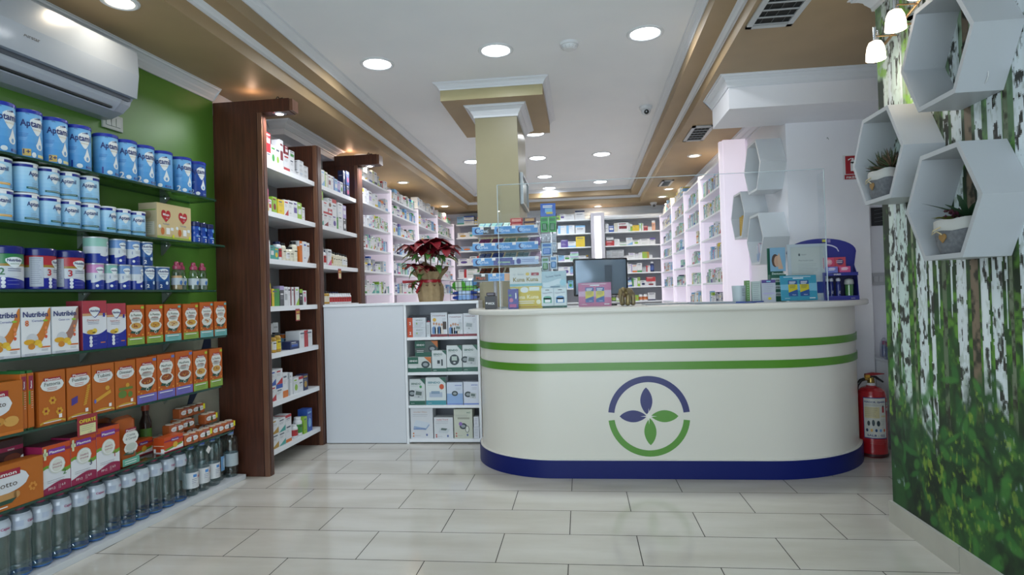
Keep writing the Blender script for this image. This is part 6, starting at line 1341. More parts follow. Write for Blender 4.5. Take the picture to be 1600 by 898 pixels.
# blister rack to the right of the gum stand
t = empty('blister_rack', (-.198, 3.93, ZT)); tag(t, 'narrow hook rack of blister packs with blue header card', 'rack')
m = MB(); m.tube([(-.052, .02, 0), (-.052, .02, .62), (.052, .02, .62), (.052, .02, 0)], .003, DGREY, 6); m.box(-.055, .055, -.03, .06, 0, .008, DGREY); m.build('frame', t)
m = MB(); m.bbox(-.050, .050, -.004, .0, .60, .685, M('#2f5fb8', .3), .0015); cv = Cv(m, 'front', .0042, .0004); cv.lines(-.034, .034, .672, 2, .010, PAPER, 2, .006); cv.rect(-.02, .028, .622, .652, M('#7fb4d8', .4), 1); cv.rect(-.012, .030, .615, .628, M('#c9b83c', .4), 2); m.build('header_card', t)
def blister(x, z, w, h, c1, c2, lb, k=0):
    m = MB(); m.box(-w/2, w/2, -.001, .001, 0, h, M(c1, .35)); cv = Cv(m, 'front', .001, .0005); cv.rect(-w*.4, w*.4, h*.72, h*.92, M(c2, .4)); cv.lines(-w*.35, w*.3, h*.66, 2, .006, INKG, 2)
    m.bbox(-w*.36, w*.36, -.016, -.0015, h*.10, h*.58, M(c2, .15), .005); o = m.build('blister_pack', None, (-.198+x, 3.925-.004*k, ZT+z)); tag(o, lb, 'blister pack', 'blister packs on the hook rack')
for k, (x, z, w, h, a, b, lb) in enumerate(((-.026, .495, .048, .10, '#3fae4a', '#1d6a34', 'bright green blister pack at top left of the hook rack'), (.026, .495, .048, .10, '#3fae4a', '#1d6a34', 'bright green blister pack at top right of the hook rack'), (-.034, .435, .030, .05, '#cfd0d8', '#b0b3bc', 'small white blister pack, left of three'), (0, .435, .030, .05, '#cfd0d8', '#b0b3bc', 'small white blister pack, middle of three'), (.034, .435, .030, .05, '#cfd0d8', '#b0b3bc', 'small white blister pack, right of three'),
          (-.015, .34, .070, .085, '#a9c4da', '#3a6fb4', 'large pale blue blister pack on the hook rack'), (.036, .36, .028, .07, '#cfd3da', '#9aa8b8', 'narrow white blister pack beside the large pale blue one'), (-.028, .24, .045, .09, '#b9cdd6', '#5a8a5a', 'pale blister pack with green capsule, left lower'), (.026, .25, .045, .085, '#c2d2dc', '#4a7fb4', 'pale blister pack with blue capsule, right lower'), (0, .19, .095, .045, '#4a6f9a', '#22384f', 'dark blue low blister pack under the pale ones'))):
    blister(x, z, w, h, a, b, lb, 0)
# things standing on the counter, left part
def stand(o, x, y, rz=0): o.location = (x, y, ZT+.0004); o.rotation_euler = (0, 0, rz)
m = MB(); m.box(-.035, .035, -.03, .03, 0, .085, M('#202026', .4)); cv = Cv(m, 'front', .03); cv.text('WICK', .006, .030, .020, PAPER, 2, fit=.045, bold=True); cv.ell(-.025, .04, .006, .006, PAPER, 2, 8)
o = m.build('dispenser_box'); m = MB(); m.bbox(-.026, .030, -.028, .028, .0853, .108, M('#4a4450', .3), .006); m.build('lid', o); stand(o, -.585, 3.86); tag(o, 'black box with dark grey lid at the left end of the counter', 'box')
m = MB(); m.box(-.032, .032, -.02, .02, 0, .125, M('#2c2a86', .35)); cv = Cv(m, 'front', .02); cv.rect(-.024, .02, .01, .03, M('#b04a86', .4)); cv.text('1', .018, .065, .05, PAPER, 3, bold=True); cv.ell(-.012, .055, .013, .013, M('#c06a8a', .4), 2); cv.ell(-.018, .085, .010, .005, M('#5a9a5a', .4), 2)
o = m.build('carton'); stand(o, -.475+.05, 3.76); tag(o, 'dark blue carton with big white 1 behind the screen corner', 'box')
m = MB(); m.box(-.102, .102, -.0012, .0012, 0, .262, M('#d3d4cf', .4)); cv = Cv(m, 'front', .0012, .0005); cv.rect(-.102, .102, 0, .105, M('#c9b032', .4)); cv.rect(-.102, .102, .105, .14, M('#cdbb5a', .4)); cv.rect(-.102, .102, .142, .158, M('#7fb4bc', .4), 2)
cv.text('Kuna Kuna', 0, .172, .036, M('#8a7a3a', .4), 3, fit=.16, bold=True); cv.text('Kuna Kuna', 0, .062, .034, M('#ece2b0', .4), 3, fit=.16, bold=True); cv.text('nr. Baby', -.045, .212, .018, M('#8f9aa0', .4), 3, fit=.07); cv.rect(.035, .085, .208, .226, M('#9a2a34', .4), 3); cv.text('Albi', .06, .212, .012, PAPER, 5); cv.ell(.012, .218, .012, .010, M('#d8b84a', .4), 3); cv.ell(-.01, .118, .026, .018, M('#dfe0dc', .4), 3); cv.rect(.02, .085, .112, .135, M('#dfe0dc', .4), 3); cv.rect(-.095, -.065, .11, .13, M('#dfe0dc', .4), 3)
cv.text('5', -.082, .018, .038, PAPER, 4, bold=True); cv.lines(-.06, .06, .048, 2, .012, PAPER, 3, .004); cv.ell(.078, .04, .015, .015, M('#e6e0b8', .4), 3); cv.lines(-.07, .09, .012, 1, .01, M('#a05a3a', .4), 3, .003)
o = m.build('poster'); m = MB(); m.box(-.06, .06, .001, .055, 0, .0015, ACRYL); m.box(-.104, .104, .0014, .0030, 0, .264, ACRYL); m.build('holder', o); stand(o, -.345, 3.775); tag(o, 'yellow and white printed sign standing behind the screen', 'sign')
def d_blis(cv, w, h):
    cv.rect(-w/2, w/2, h*.5, h, M('#a9c2cc', .4)); cv.shape(-w*.4, w*.3, lambda x: h*.60+.01*sin(x*40), lambda x: h*.74+.012*sin(x*30), M('#c9d8de', .4), 2); cv.text('Tantum Verde', .0, h*.84, .018, M('#2f3a6a', .4), 3, fit=w*.6, rot=.12); cv.rect(-.02, .04, h*.55, h*.59, M('#6f8a9a', .4), 3); cv.ell(.06, h*.68, .02, .02, M('#9ccad8', .4), 3)
m = MB(); w, h = .165, .232; m.box(-w/2, w/2, -.02, .02, 0, h, M('#bdd0d4', .4)); d_blis(Cv(m, 'front', .02), w, h); cv = Cv(m, 'front', .02); cv.rect(-w/2, w/2, 0, .012, TG, 3); o = m.build('display_carton'); stand(o, -.170, 3.80); tag(o, 'pale aqua display carton holding lozenge packs right of the yellow sign', 'carton')
for k, (x, c, nm) in enumerate(((-.040, '#3f9a7a', 'green'), (.040, '#3f7fb4', 'blue'))):
    m = MB(); m.box(-.038, .038, -.004, .004, 0, .112, M('#ccd6d8', .35)); cv = Cv(m, 'front', .004); cv.rect(-.012, .012, .098, .102, DK, 2); cv.text('Tantum Verde', 0, .078, .014, M('#2f3a6a', .4), 3, fit=.062, rot=.08); cv.rect(-.026, .026, .018, .050, M(c, .35), 2); cv.ell(0, .050, .026, .012, M(c, .3), 2); cv.rect(-.016, .018, .022, .040, PAPER, 3)
    o = m.build('lozenge_pack'); o.location = (-.170+x, 3.774, ZT+.013); tag(o, 'lozenge pack with %s picture in the aqua display' % nm, 'pack')
def duo_poster(base, mid, w=.205, h=.150):
    m = MB(); m.box(-w/2, w/2, -.0012, .0012, 0, h, M(base, .4)); cv = Cv(m, 'front', .0012, .0005); cv.shape(-w/2, w/2, lambda x: h*.40-x*.05, lambda x: h*.66+x*.03, M(mid, .4), 1); cv.lines(-w*.4, w*.4, h*.95, 1, .008, PAPER, 2, .003); cv.rect(-.03, .03, h*.86, h*.905, PAPER, 2)
    for x in (-.033, .033):
        cv.rect(x-.026, x+.026, h*.17, h*.80, M('#24508f', .35), 3); cv.poly([(x-.026, h*.32), (x+.026, h*.44), (x+.026, h*.64), (x-.026, h*.64)], M('#cdbb2a', .35), 4); cv.lines(x-.02, x+.02, h*.76, 3, .006, PAPER, 4, .003); cv.lines(x-.018, x+.018, h*.60, 3, .007, M('#3a4a5a', .4), 5, .002); cv.text('Vitam', x+.004, h*.21, .010, PAPER, 4)
    cv.rect(w*.28, w*.44, h*.07, h*.11, PAPER, 2); cv.lines(-w*.4, -w*.25, h*.1, 1, .01, PAPER, 2, .002)
    return m
m = duo_poster('#c0688e', '#cfa4bd'); o = m.build('poster'); m = MB(); m.box(-.107, .107, -.0034, -.0022, -.001, .156, ACRYL); m.box(-.107, .107, .0016, .0030, -.001, .156, ACRYL); m.box(-.05, .05, .003, .06, 0, .002, ACRYL); m.build('holder', o); o.location = (.088, 3.80, ZT+.0015); o.rotation_euler = (0, 0, .02); tag(o, 'pink sign with two blue and yellow packs in a clear holder', 'sign')
m = duo_poster('#3a96b0', '#7fbad0', .208, .152); o = m.build('poster'); m = MB(); m.box(-.106, .106, -.0034, -.0022, -.001, .155, ACRYL); m.box(-.05, .05, .003, .06, 0, .002, ACRYL); m.build('holder', o); o.location = (1.30, 3.745, ZT+.006); o.rotation_euler = (radians(-7), 0, .0); tag(o, 'turquoise sign with two blue and yellow packs on the counter right', 'sign')
# computer monitor seen from behind
t = empty('computer_monitor', (.135, 4.05, ZT)); t.rotation_euler = (0, 0, radians(12)); tag(t, 'grey backed computer monitor turned away on the counter', 'monitor')
m = MB(); m.bbox(-.185, .185, -.016, .010, .065, .318, M('#15171b', .25), .008); m.build('bezel', t)
m = MB(); vs = []; nx, nz = 12, 6
for j in range(nz+1):
    for i in range(nx+1):
        u, v = i/nx*2-1, j/nz*2-1; vs.append((u*.172, -.0165-.022*max(0, (1-u*u))*(1-.5*v*v), .078+(v+1)/2*.228))
m.add(vs, [(j*(nx+1)+i, j*(nx+1)+i+1, (j+1)*(nx+1)+i+1, (j+1)*(nx+1)+i) for j in range(nz) for i in range(nx)], M('#6f7d8c', .18, .2), True); m.build('back_shell', t)
m = MB(); m.box(.02, .07, -.0395, -.038, .10, .27, M('#3d4854', .4)); m.build('cable_cover', t)
m = MB(); m.tube([(0, .0, .003), (0, .0, .10)], .018, BLACK, 12); m.bbox(-.09, .09, -.07, .07, 0, .010, BLACK, .003); m.build('stand', t)
# elephant figurine
t = None
mbd = bpy.data.metaballs.new('elephant'); mbd.resolution = .006; mbd.render_resolution = .006; mbd.threshold = .3
mo = bpy.data.objects.new('elephant_tmp', mbd); C.objects.link(mo)
def ball(x, y, z, r, sx=1, sy=1, sz=1):
    e_ = mbd.elements.new(type='ELLIPSOID'); e_.co = (x, y, z); e_.radius = r; e_.size_x, e_.size_y, e_.size_z = sx, sy, sz
ball(0, .012, .080, .050, .9, 1.2, .85); ball(0, -.012, .082, .036, .9, .8, .9); ball(0, -.036, .095, .030, .85, .8, .9)
for sx in (-1, 1):
    ball(sx*.030, -.028, .092, .022, .35, .9, 1.1)
    for yy in (-.018, .034):
        for k in range(5): ball(sx*.021, yy, .012+.012*k, .022-.0004*k)
        ball(sx*.021, yy-.002, .007, .022, 1, 1, .6)
    for k in range(3): ball(sx*.011, -.058-.007*k, .078-.003*k, .007)
for k in range(8): ball(0, -.062-.006*sin(k*.5), .088-.0105*k, .018-.001*k)
dg = bpy.context.evaluated_depsgraph_get(); ev = mo.evaluated_get(dg); mm = bpy.data.meshes.new_from_object(ev)
o = bpy.data.objects.new('elephant_figurine', mm); C.objects.link(o); bpy.data.objects.remove(mo); bpy.data.metaballs.remove(mbd)
mm.materials.clear(); mm.materials.append(noise_mat('antique_gold', '#6a5c42', '#9c8658', 60, .35, bump=.3)); mm.materials[0].node_tree.nodes['Principled BSDF'].inputs['Metallic'].default_value = .6
for p_ in mm.polygons: p_.use_smooth = True
_zs = min((v.co.z for v in mm.vertices), default=0)
o.location = (.290, 3.84, ZT-_zs*1.0+.0003); o.rotation_euler = (0, 0, -.75); tag(o, 'small antique gold elephant figurine on the counter beside the monitor', 'figurine')
m = MB(); m.tube([(0, .062, .085), (.004, .072, .07), (.002, .074, .05)], [.003, .002, .003], M('#8a7444', .4, .6), 6); m.build('tail', o)
# papers, magazines, cup and leaflets
def flat(nm, x, y, w, d, h, c, rz, lb, cat='paper', z=0, c2=None):
    m = MB(); m.box(-w/2, w/2, -d/2, d/2, 0, h, M(c, .35), top=M(c2 or c, .3)); o = m.build(nm); o.location = (x, y, ZT+.0004+z); o.rotation_euler = (0, 0, rz); tag(o, lb, cat); return o
flat('desk_mat', .62, 4.02, .42, .30, .006, '#8d949c', 0, 'thin grey mat lying on the counter right of the elephant', 'mat')
flat('magazine', .80, 3.82, .24, .17, .010, '#9ba3ae', .1, 'grey magazine lying flat in the middle of the counter', 'magazine', c2='#b9bfc8')
flat('magazine', 1.0, 3.83, .16, .21, .008, '#2f4a9c', .5, 'blue edged magazine lying near the screen right half', 'magazine', c2='#8f9bc0')
flat('leaflet', 1.10, 3.665, .13, .04, .002, '#c9cbd2', -.1, 'white leaflet lying on the counter below the small cartons', 'leaflet', c2='#d8dadf')
flat('leaflet', .93, 3.665, .15, .04, .002, '#8fa0c4', .08, 'bluish leaflet lying near the counter front edge', 'leaflet', c2='#c2cbe0')
m = MB(); m.lathe([(.0001, .002), (.034, .002), (.036, 0), (.041, .105), (.0385, .105), (.034, .006)], M('#b9c4c8', .35), 26); cv = Cv(m, 'cyl', .0395, .001); cv.lines(.0, .03, .085, 5, .010, DGREY, 2, .002, 4); o = m.build('cup'); stand(o, .965, 3.80, .2); tag(o, 'pale grey paper cup with small dark print on the counter', 'cup')
def pcart(x, y, w, h, base, draw, lb, d=.03, rz=0):
    m = MB(); m.box(-w/2, w/2, -d/2, d/2, 0, h, M(base, .4)); draw(Cv(m, 'front', d/2), w, h); o = m.build('carton'); stand(o, x, y, rz); tag(o, lb, 'box'); return o
pcart(1.022, 3.83, .022, .135, '#6f9a5a', lambda cv, w, h: cv.lines(-w*.3, w*.3, h*.9, 8, .014, PAPER, 2), 'narrow green carton between the cup and the pale carton', .05)
pcart(1.062, 3.79, .050, .128, '#b9c4c0', lambda cv, w, h: cv.lines(-w*.4, w*.4, h*.9, 9, .012, INKG, 2), 'pale green grey carton left of the purple edged one')
def d_pur(cv, w, h): cv.rect(-w/2, w/2, h*.86, h, M('#54408a', .4)); cv.rect(-.012, .012, h*.90, h*.95, M('#8fd0dc', .4), 2); cv.lines(-w*.4, w*.4, h*.78, 6, .012, M('#8a7fb0', .4), 2); cv.rect(-w*.42, w*.42, h*.36, h*.42, M('#b3add0', .4), 2); cv.ell(.004, h*.16, .010, .008, M('#d8c82c', .4), 3)
pcart(1.131, 3.78, .080, .135, '#b9bcc8', d_pur, 'grey and purple carton with yellow dot on the counter')
def d_api(cv, w, h):
    cv.rect(-w/2, w/2, h*.56, h, M('#7fa8c4', .4)); cv.ell(-w*.16, h*.76, .022, .040, M('#4a3226', .5), 2); cv.ell(-w*.06, h*.745, .017, .034, M('#c39a80', .5), 3); cv.poly([(w*.02, h*.60), (w*.34, h*.60), (w*.10, h*.90), (-w*.02, h*.84)], M('#c9a68c', .5), 4)
    cv.text('Dentomed', 0, h*.50, .018, M('#cfe0d8', .4), 3, fit=w*.8, bold=True)
    for k in range(3): cv.rect(-w*.46, w*.46, h*(.10+.13*k), h*(.175+.13*k), M('#b9c6c4', .4), 2); cv.text('APIREX', 0, h*(.115+.13*k), .014, DK, 4, fit=w*.6, bold=True)
m = MB(); w, h = .092, .335; m.box(-w/2, w/2, -.03, .03, 0, h*.5, M('#24604c', .4)); m.box(-w/2, w/2, .02, .03, h*.5, h, M('#24604c', .4)); cv = Cv(m, 'front', .03)
d_api(cv, w, h); o = m.build('display_carton'); stand(o, 1.222, 3.90); tag(o, 'tall green display carton with portrait photo behind the turquoise sign', 'carton')
# framed notice
t = empty('framed_notice', (1.395, 3.86, ZT+.0005)); t.rotation_euler = (radians(-3), 0, 0); tag(t, 'pale framed printed notice standing at right end behind the screen', 'frame')
FRM = M('#b9c3ca', .3); m = MB()
for a in ((-.115, -.097, 0, .35), (.097, .115, 0, .35)): m.box(a[0], a[1], -.012, .0, a[2], a[3], FRM)
m.box(-.097, .097, -.012, 0, .332, .35, FRM); m.box(-.097, .097, -.012, 0, 0, .018, FRM); m.build('frame', t)
m = MB(); m.box(-.097, .097, -.006, 0, .018, .332, M('#bfc6c3', .4)); cv = Cv(m, 'front', .006); cv.ell(-.045, .285, .006, .008, M('#5a646a', .4)); cv.text('VICHY', -.018, .281, .010, M('#5a646a', .4)); cv.text('Pharmacie Liste', -.008, .245, .013, M('#7a848a', .4), fit=.085); cv.lines(-.055, .06, .228, 3, .010, M('#9aa3a6', .4)); cv.lines(-.055, .07, .198, 4, .010, M('#7f888c', .4)); cv.rect(.05, .09, .045, .115, M('#24408c', .4)); m.build('print', t)
# counter display of intimate goods
t = empty('counter_display', (1.575, 3.86, ZT)); t.rotation_euler = (0, 0, -.12); tag(t, 'dark blue arched cardboard display at the right end of the counter', 'display')
DB = M('#2a2f86', .35); DBD = M('#191b4a', .4); hw_ = .094
m = MB(); n_ = 16; pts = [(-.27+.0, .30)] ; arch = [(-.085+.20*cos(pi-pi*k/n_), .300+.085*sin(pi*k/n_)) for k in range(n_+1)]
m.prism([(a, b) for a, b in arch]+[(hw_, .16), (-.19, .16)], .050, .055, DB, axis='y'); cv = Cv(m, 'front', -.0495, .0005); cv.rect(-.075, -.055, .362, .378, M('#cfcb3a', .4)); cv.rect(-.045, -.028, .358, .378, M('#8f86b8', .4)); cv.ell(-.07, .30, .09, .05, M('#c9cbe0', .4), 1, 16); cv.ell(-.07, .295, .086, .046, DB, 2, 16); m.build('header_card', t)
m = MB(); m.box(-hw_, hw_, .045, .050, 0, .30, DB); m.box(-hw_, hw_, -.05, .05, 0, .004, DB); m.box(-hw_, -hw_+.004, -.05, .045, .004, .17, DB); m.prism([(-.05, .004), (.045, .004), (.045, .24), (-.028, .155)], hw_-.003, hw_, DB, axis='x'); m.box(-hw_, hw_, -.052, -.049, 0, .026, DB); m.box(-hw_, hw_, -.040, .045, .152, .157, DB); m.box(-hw_, hw_, -.044, -.041, .148, .168, DB); m.box(-hw_+.004, hw_-.004, .040, .044, .004, .15, DBD)
cv = Cv(m, 'front', .0441, .0005); cv.text('DUREX', -.02, .152, .012, PAPER, 2, bold=True); cv = Cv(m, 'front', .0521, .0005); cv.text('durex', .06, .008, .010, PAPER, 2); m.build('tray', t)
for k, (x, z, yy, c1, c2, lb) in enumerate(((-.048, .158, -.03, '#6f78c0', '#b8a8d8', 'violet blue box in front on the display tier'), (.024, .158, -.024, '#cf5a8a', '#e0a0c0', 'pink box in front on the display tier'), (-.055, .158, .008, '#c84a6a', '#d88a9a', 'rose box behind on the display tier, left'), (.008, .158, .008, '#b84a5a', '#5a3a6a', 'red and purple box behind on the display tier, right'))):
    hh = .046 if k < 2 else .104; m = MB(); m.box(-.031, .031, -.014, .014, 0, hh, M(c1, .3)); cv = Cv(m, 'front', .014); cv.ell(0, hh*.72, .020, hh*.18, M(c2, .35)); cv.lines(-.022, .015, hh*.8, 2, .01, PAPER, 2, .003); o = m.build('carton', None); c_, s_ = cos(-.12), sin(-.12); o.location = (1.575+x*c_-yy*s_, 3.86+x*s_+yy*c_, ZT+.1578); o.rotation_euler = (0, 0, -.12); tag(o, lb, 'box')
for k, x in enumerate((-.075, -.045, -.012)):
    m = MB(); m.lathe([(.0001, 0), (.012, 0), (.014, .004), (.014, .09), (.010, .104), (.009, .112)], M('#1e2a72', .3), 16); cv = Cv(m, 'cyl', .014, .0006); cv.rect(-.010, .010, .01, .022, M('#4a78c8', .4)); cv.text('play', .004, .035, .012, PAPER, 2, al='l', rot=pi/2); o = m.build('gel_tube'); m = MB(); m.lathe([(.0095, .110), (.0125, .112), (.0125, .124), (.008, .13), (.0001, .1305)], M('#b9bcc8', .3), 16); m.build('cap', o)
    c_, s_ = cos(-.12), sin(-.12); yy = -.022 if k != 1 else .0; o.location = (1.575+x*c_-yy*s_, 3.86+x*s_+yy*c_, ZT+.0045); tag(o, ['navy gel tube at the left in the display', 'navy gel tube set back between two others', 'navy gel tube beside the green bristle tub'][k], 'tube')
m = MB(); m.lathe([(.0001, 0), (.024, 0), (.025, .004), (.027, .085), (.024, .11)], glassy('clear_tub', (.8, .85, .82), .1, .08), 18)
o = m.build('bristle_tub'); m = MB()
for k in range(22): a = k*2.4; r = .02*sqrt((k+.5)/22); m.tube([(r*cos(a), r*sin(a), .004), (1.15*r*cos(a+.15), 1.15*r*sin(a+.15), .108)], .0032, M('#4f9a3a', .35), 6)
m.build('green_sticks', o); m = MB(); m.lathe([(.0255, .088), (.027, .095), (.024, .118), (.012, .124), (.0001, .125)], M('#a3aaa8', .3), 18); m.build('lid', o)
o.location = (1.575+.048, 3.86-.020, ZT+.0045); tag(o, 'clear tub of bright green sticks in the right end display', 'tub')

# framed certificate on the column side
t = empty('framed_certificate', (-.445, 4.92, 1.94)); tag(t, 'framed certificate hanging on the right face of the tan column', 'frame')
m = MB()
for y0, y1, z0, z1 in ((-.26, -.24, -.125, .125), (.24, .26, -.125, .125), (-.24, .24, .105, .125), (-.24, .24, -.125, -.105)): m.box(-.004, .020, y0, y1, z0, z1, M('#a9b0b4', .3, .3))
m.build('frame', t); m = MB(); m.box(0, .008, -.24, .24, -.105, .105, M('#9aa19f', .25)); m.build('print', t)

# ================================================================ RIGHT SIDE: EXTINGUISHER, CABINET, SIGNS
t = empty('fire_extinguisher', (1.845, 4.10, 0)); tag(t, 'red fire extinguisher standing on the floor right of the counter', 'fire extinguisher')
ER = M('#a01520', .22, coat=.4); r = .084
m = MB(); m.lathe([(.0001, .004), (r*.82, .0), (r*.98, .012), (r, .03), (r, .375), (r*.985, .395), (r*.9, .42), (r*.66, .438), (r*.36, .448), (.026, .452)], ER, 32); m.build('cylinder', t)
m = MB(); m.lathe([(r*.99, .006), (r*1.02, .010), (r*1.02, .022), (r, .026)], M('#3a0d12', .4), 32); m.build('base_ring', t)
m = MB(); cv = Cv(m, 'cyl', r, .0008); a0 = -.085; cv.rect(a0, .055, .125, .385, M('#27397a', .4), 1); cv.rect(a0+.004, .051, .131, .379, M('#c9cbc4', .4), 2); cv.text('PERDOR. ZJARRI', -.018, .352, .015, M('#27397a', .4), 5, fit=.118, bold=True); cv.lines(a0+.01, .045, .342, 2, .007, INKG, 3); cv.rect(a0+.008, .006, .255, .325, M('#c9bf94', .4), 3); cv.lines(a0+.012, .0, .318, 5, .012, INKG, 4, .0015)
cv.rect(.022, .036, .29, .33, M('#a02a34', .4), 3); cv.ell(.029, .33, .005, .006, DK, 4, 8); cv.rect(.016, .046, .262, .272, M('#c9bf94', .4), 3); cv.ell(-.055, .222, .008, .016, DK, 3); cv.ell(-.03, .225, .008, .020, DK, 3); cv.ell(-.002, .222, .010, .018, DK, 3); cv.lines(.012, .046, .245, 4, .010, INKG, 3)
for k, c in enumerate(('#2a3a5a', '#cfa04a', '#2a4a7a', '#6f9ad0', '#cf6a3a')): cv.ell(-.065+.025*k, .178, .007, .010, M(c, .4), 3, 8)
cv.text('SALB - G2', -.015, .140, .018, M('#27397a', .4), 5, fit=.10, bold=True)
cv.rect(.060, .112, .355, .372, M('#b5502c', .4), 2); cv.rect(.060, .112, .335, .352, M('#8fb0a0', .4), 2); cv.rect(.060, .112, .300, .333, M('#c9c4bf', .4), 2); cv.rect(.060, .112, .316, .326, M('#a83a3a', .4), 3); cv.text('02.19', .086, .303, .010, DK, 4)
cv.lines(-.05, .055, .115, 3, .010, M('#b56a6a', .4), 2, .0015); cv.lines(.075, .115, .285, 16, .011, M('#b04a50', .4), 2, .0012); m.build('label', t)
m = MB(); m.lathe([(.024, .448), (.026, .452), (.026, .466), (.023, .468)], M('#c8c8cc', .4), 20); m.lathe([(.020, .466), (.021, .472), (.019, .498), (.015, .503), (.0001, .504)], M('#9a8348', .25, .8), 20); m.tube([(0, 0, .49), (-.045, -.01, .492)], .009, M('#9a8348', .25, .8), 10); m.build('valve', t)
m = MB(); m.prism([(-.03, .497), (.02, .500), (.07, .468), (.074, .476), (.03, .512), (-.03, .510)], -.010, .010, BLACK, axis='y'); m.build('carry_handle', t)
m = MB(); m.prism([(-.035, .512), (.0, .514), (.078, .522), (.080, .527), (.01, .534), (-.035, .526)], -.009, .009, M('#8a2026', .35), axis='y'); m.prism([(-.035, .500), (-.008, .500), (-.008, .520), (-.035, .520)], -.011, .011, M('#b5892c', .4), axis='y'); m.build('lever', t)
m = MB(); m.tube([(-.045+.0, -.01, .492), (-.068, -.015, .486), (-.088, -.01, .455), (-.098, 0, .40), (-.100, .005, .30), (-.098, .01, .16)], .011, BLACK, 10); m.build('hose', t)
t = empty('white_cupboard', (2.172, 4.27, 0)); tag(t, 'white low cupboard in the recess behind the extinguisher', 'cupboard')
m = MB(); m.bbox(-.145, .14, -.02, .30, .0, .575, LAM, .002); m.build('body', t); m = MB(); m.bbox(-.148, .145, -.045, .305, .576, .592, LAM, .002); m.build('top', t); m = MB(); m.bbox(-.143, .138, -.042, -.021, .02, .572, LAM, .002); m.build('door', t)
def wrapped(x, y, c, lb):
    m = MB(); m.lathe([(.0001, 0), (.026, .002), (.030, .02), (.028, .09), (.018, .12), (.006, .135)], glassy('wrap_film', (.82, .84, .9), .12, .1), 14); o = m.build('wrapped_bottle'); m = MB(); m.lathe([(.0001, .003), (.016, .004), (.017, .07), (.010, .088)], M('#8f9ac0', .4), 14); m.build('bottle', o); m = MB(); m.lathe([(.011, .086), (.014, .09), (.013, .112), (.0001, .114)], M(c, .35), 14); m.build('cap', o); o.location = (x, y, .5925); tag(o, lb, 'bottle', 'film wrapped bottles on the recess cupboard')
wrapped(2.055, 4.30, '#b84a78', 'film wrapped bottle with pink cap, left on the recess cupboard'); wrapped(2.12, 4.36, '#7a4a8a', 'film wrapped bottle with violet cap, second on the recess cupboard'); wrapped(2.18, 4.29, '#4a6ab0', 'film wrapped bottle with blue cap on the recess cupboard'); wrapped(2.10, 4.45, '#b84a78', 'film wrapped bottle with pink cap at the back')
t = empty('fire_sign', (1.915, 4.419, 1.925)); tag(t, 'red and white fire extinguisher sign on the white wall', 'sign')
m = MB(); m.box(-.06, .06, -.003, 0, -.085, .088, M('#d6d6d8', .4)); cv = Cv(m, 'front', .003); cv.rect(-.044, .056, -.045, .082, M('#a3202c', .4)); cv.rect(-.052, .058, -.082, -.050, M('#a3202c', .4)); cv.text('FIKËSE', 0, -.076, .020, PAPER, 3, fit=.08, bold=True); cv.rect(-.010, .022, -.025, .040, PAPER, 2); cv.ell(.006, .04, .016, .012, PAPER, 2); cv.rect(-.002, .012, .05, .066, PAPER, 2); cv.poly([(-.004, .062), (-.026, .050), (-.026, .058), (-.004, .068)], PAPER, 3); m.build('plate', t)
t = empty('outlet_panel', (2.16, 4.599, 1.14)); tag(t, 'long white switch panel in the recess beside the mural', 'switch')
m = MB(); m.bbox(-.06, .09, -.008, 0, -.045, .045, M('#b9babd', .4), .002); m.build('plate', t)
for k in range(4):
    m = MB(); m.bbox(-.050+k*.035, -.020+k*.035, -.013, -.0085, -.02, .02, M('#c6c7ca', .35), .001); m.build('rocker', t)
t = empty('letter_board', (2.16, 4.599, 1.592)); tag(t, 'small black board with faint writing above the switch panel', 'board')
m = MB(); m.box(-.048, .055, -.008, 0, -.066, .066, M('#1e1f22', .4)); cv = Cv(m, 'front', .008); 
for k in range(4): cv.poly([(-.03, .045-k*.028), (.04, .055-k*.028), (.04, .057-k*.028), (-.03, .047-k*.028)], M('#7a7c80', .5), 2)
m.build('board', t)
m = MB(); m.tube([(0, 0, 0), (0, -.012, .004), (.006, -.016, -.012)], .002, M('#8a8c90', .3, .8), 6); o = m.build('wall_hook', None, (1.755, 4.419, 2.14)); tag(o, 'tiny metal hook on the white wall below the boxed beam', 'hook')

# ---------------------------------------------------------------- hexagon shelves
def hexshelf(yc, zc, xf, xw, R, lb, mat=LAM, back=None):
    t = empty('hexagon_shelf', (xw, yc, zc)); tag(t, lb, 'shelf'); th = .017; dx = xf-xw
    for k in range(6):
        a0, a1 = k*pi/3, (k+1)*pi/3
        o0, o1 = (R*cos(a0), R*sin(a0)), (R*cos(a1), R*sin(a1)); q = (R-th/cos(pi/6)); i0, i1 = (q*cos(a0), q*sin(a0)), (q*cos(a1), q*sin(a1))
        m = MB(); vs = [(dx, *o0), (dx, *o1), (dx, *i1), (dx, *i0), (-.001, *o0), (-.001, *o1), (-.001, *i1), (-.001, *i0)]
        m.add(vs, [(0, 1, 2, 3), (4, 5, 6, 7), (0, 1, 5, 4), (2, 3, 7, 6), (1, 2, 6, 5), (3, 0, 4, 7)], mat); m.build('board', t)
    return t
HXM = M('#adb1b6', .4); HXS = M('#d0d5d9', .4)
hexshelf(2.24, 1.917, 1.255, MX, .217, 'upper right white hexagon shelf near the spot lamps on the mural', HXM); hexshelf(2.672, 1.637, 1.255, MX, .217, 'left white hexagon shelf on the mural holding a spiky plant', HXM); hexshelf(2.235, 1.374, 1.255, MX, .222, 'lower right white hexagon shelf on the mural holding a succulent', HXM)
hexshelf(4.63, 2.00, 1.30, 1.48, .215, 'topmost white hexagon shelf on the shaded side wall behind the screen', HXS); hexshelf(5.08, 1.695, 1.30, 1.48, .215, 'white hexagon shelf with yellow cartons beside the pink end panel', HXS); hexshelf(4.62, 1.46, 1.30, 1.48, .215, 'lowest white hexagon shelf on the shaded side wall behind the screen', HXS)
def hexfloor(zc, R=.215): return zc-R*.866+.017
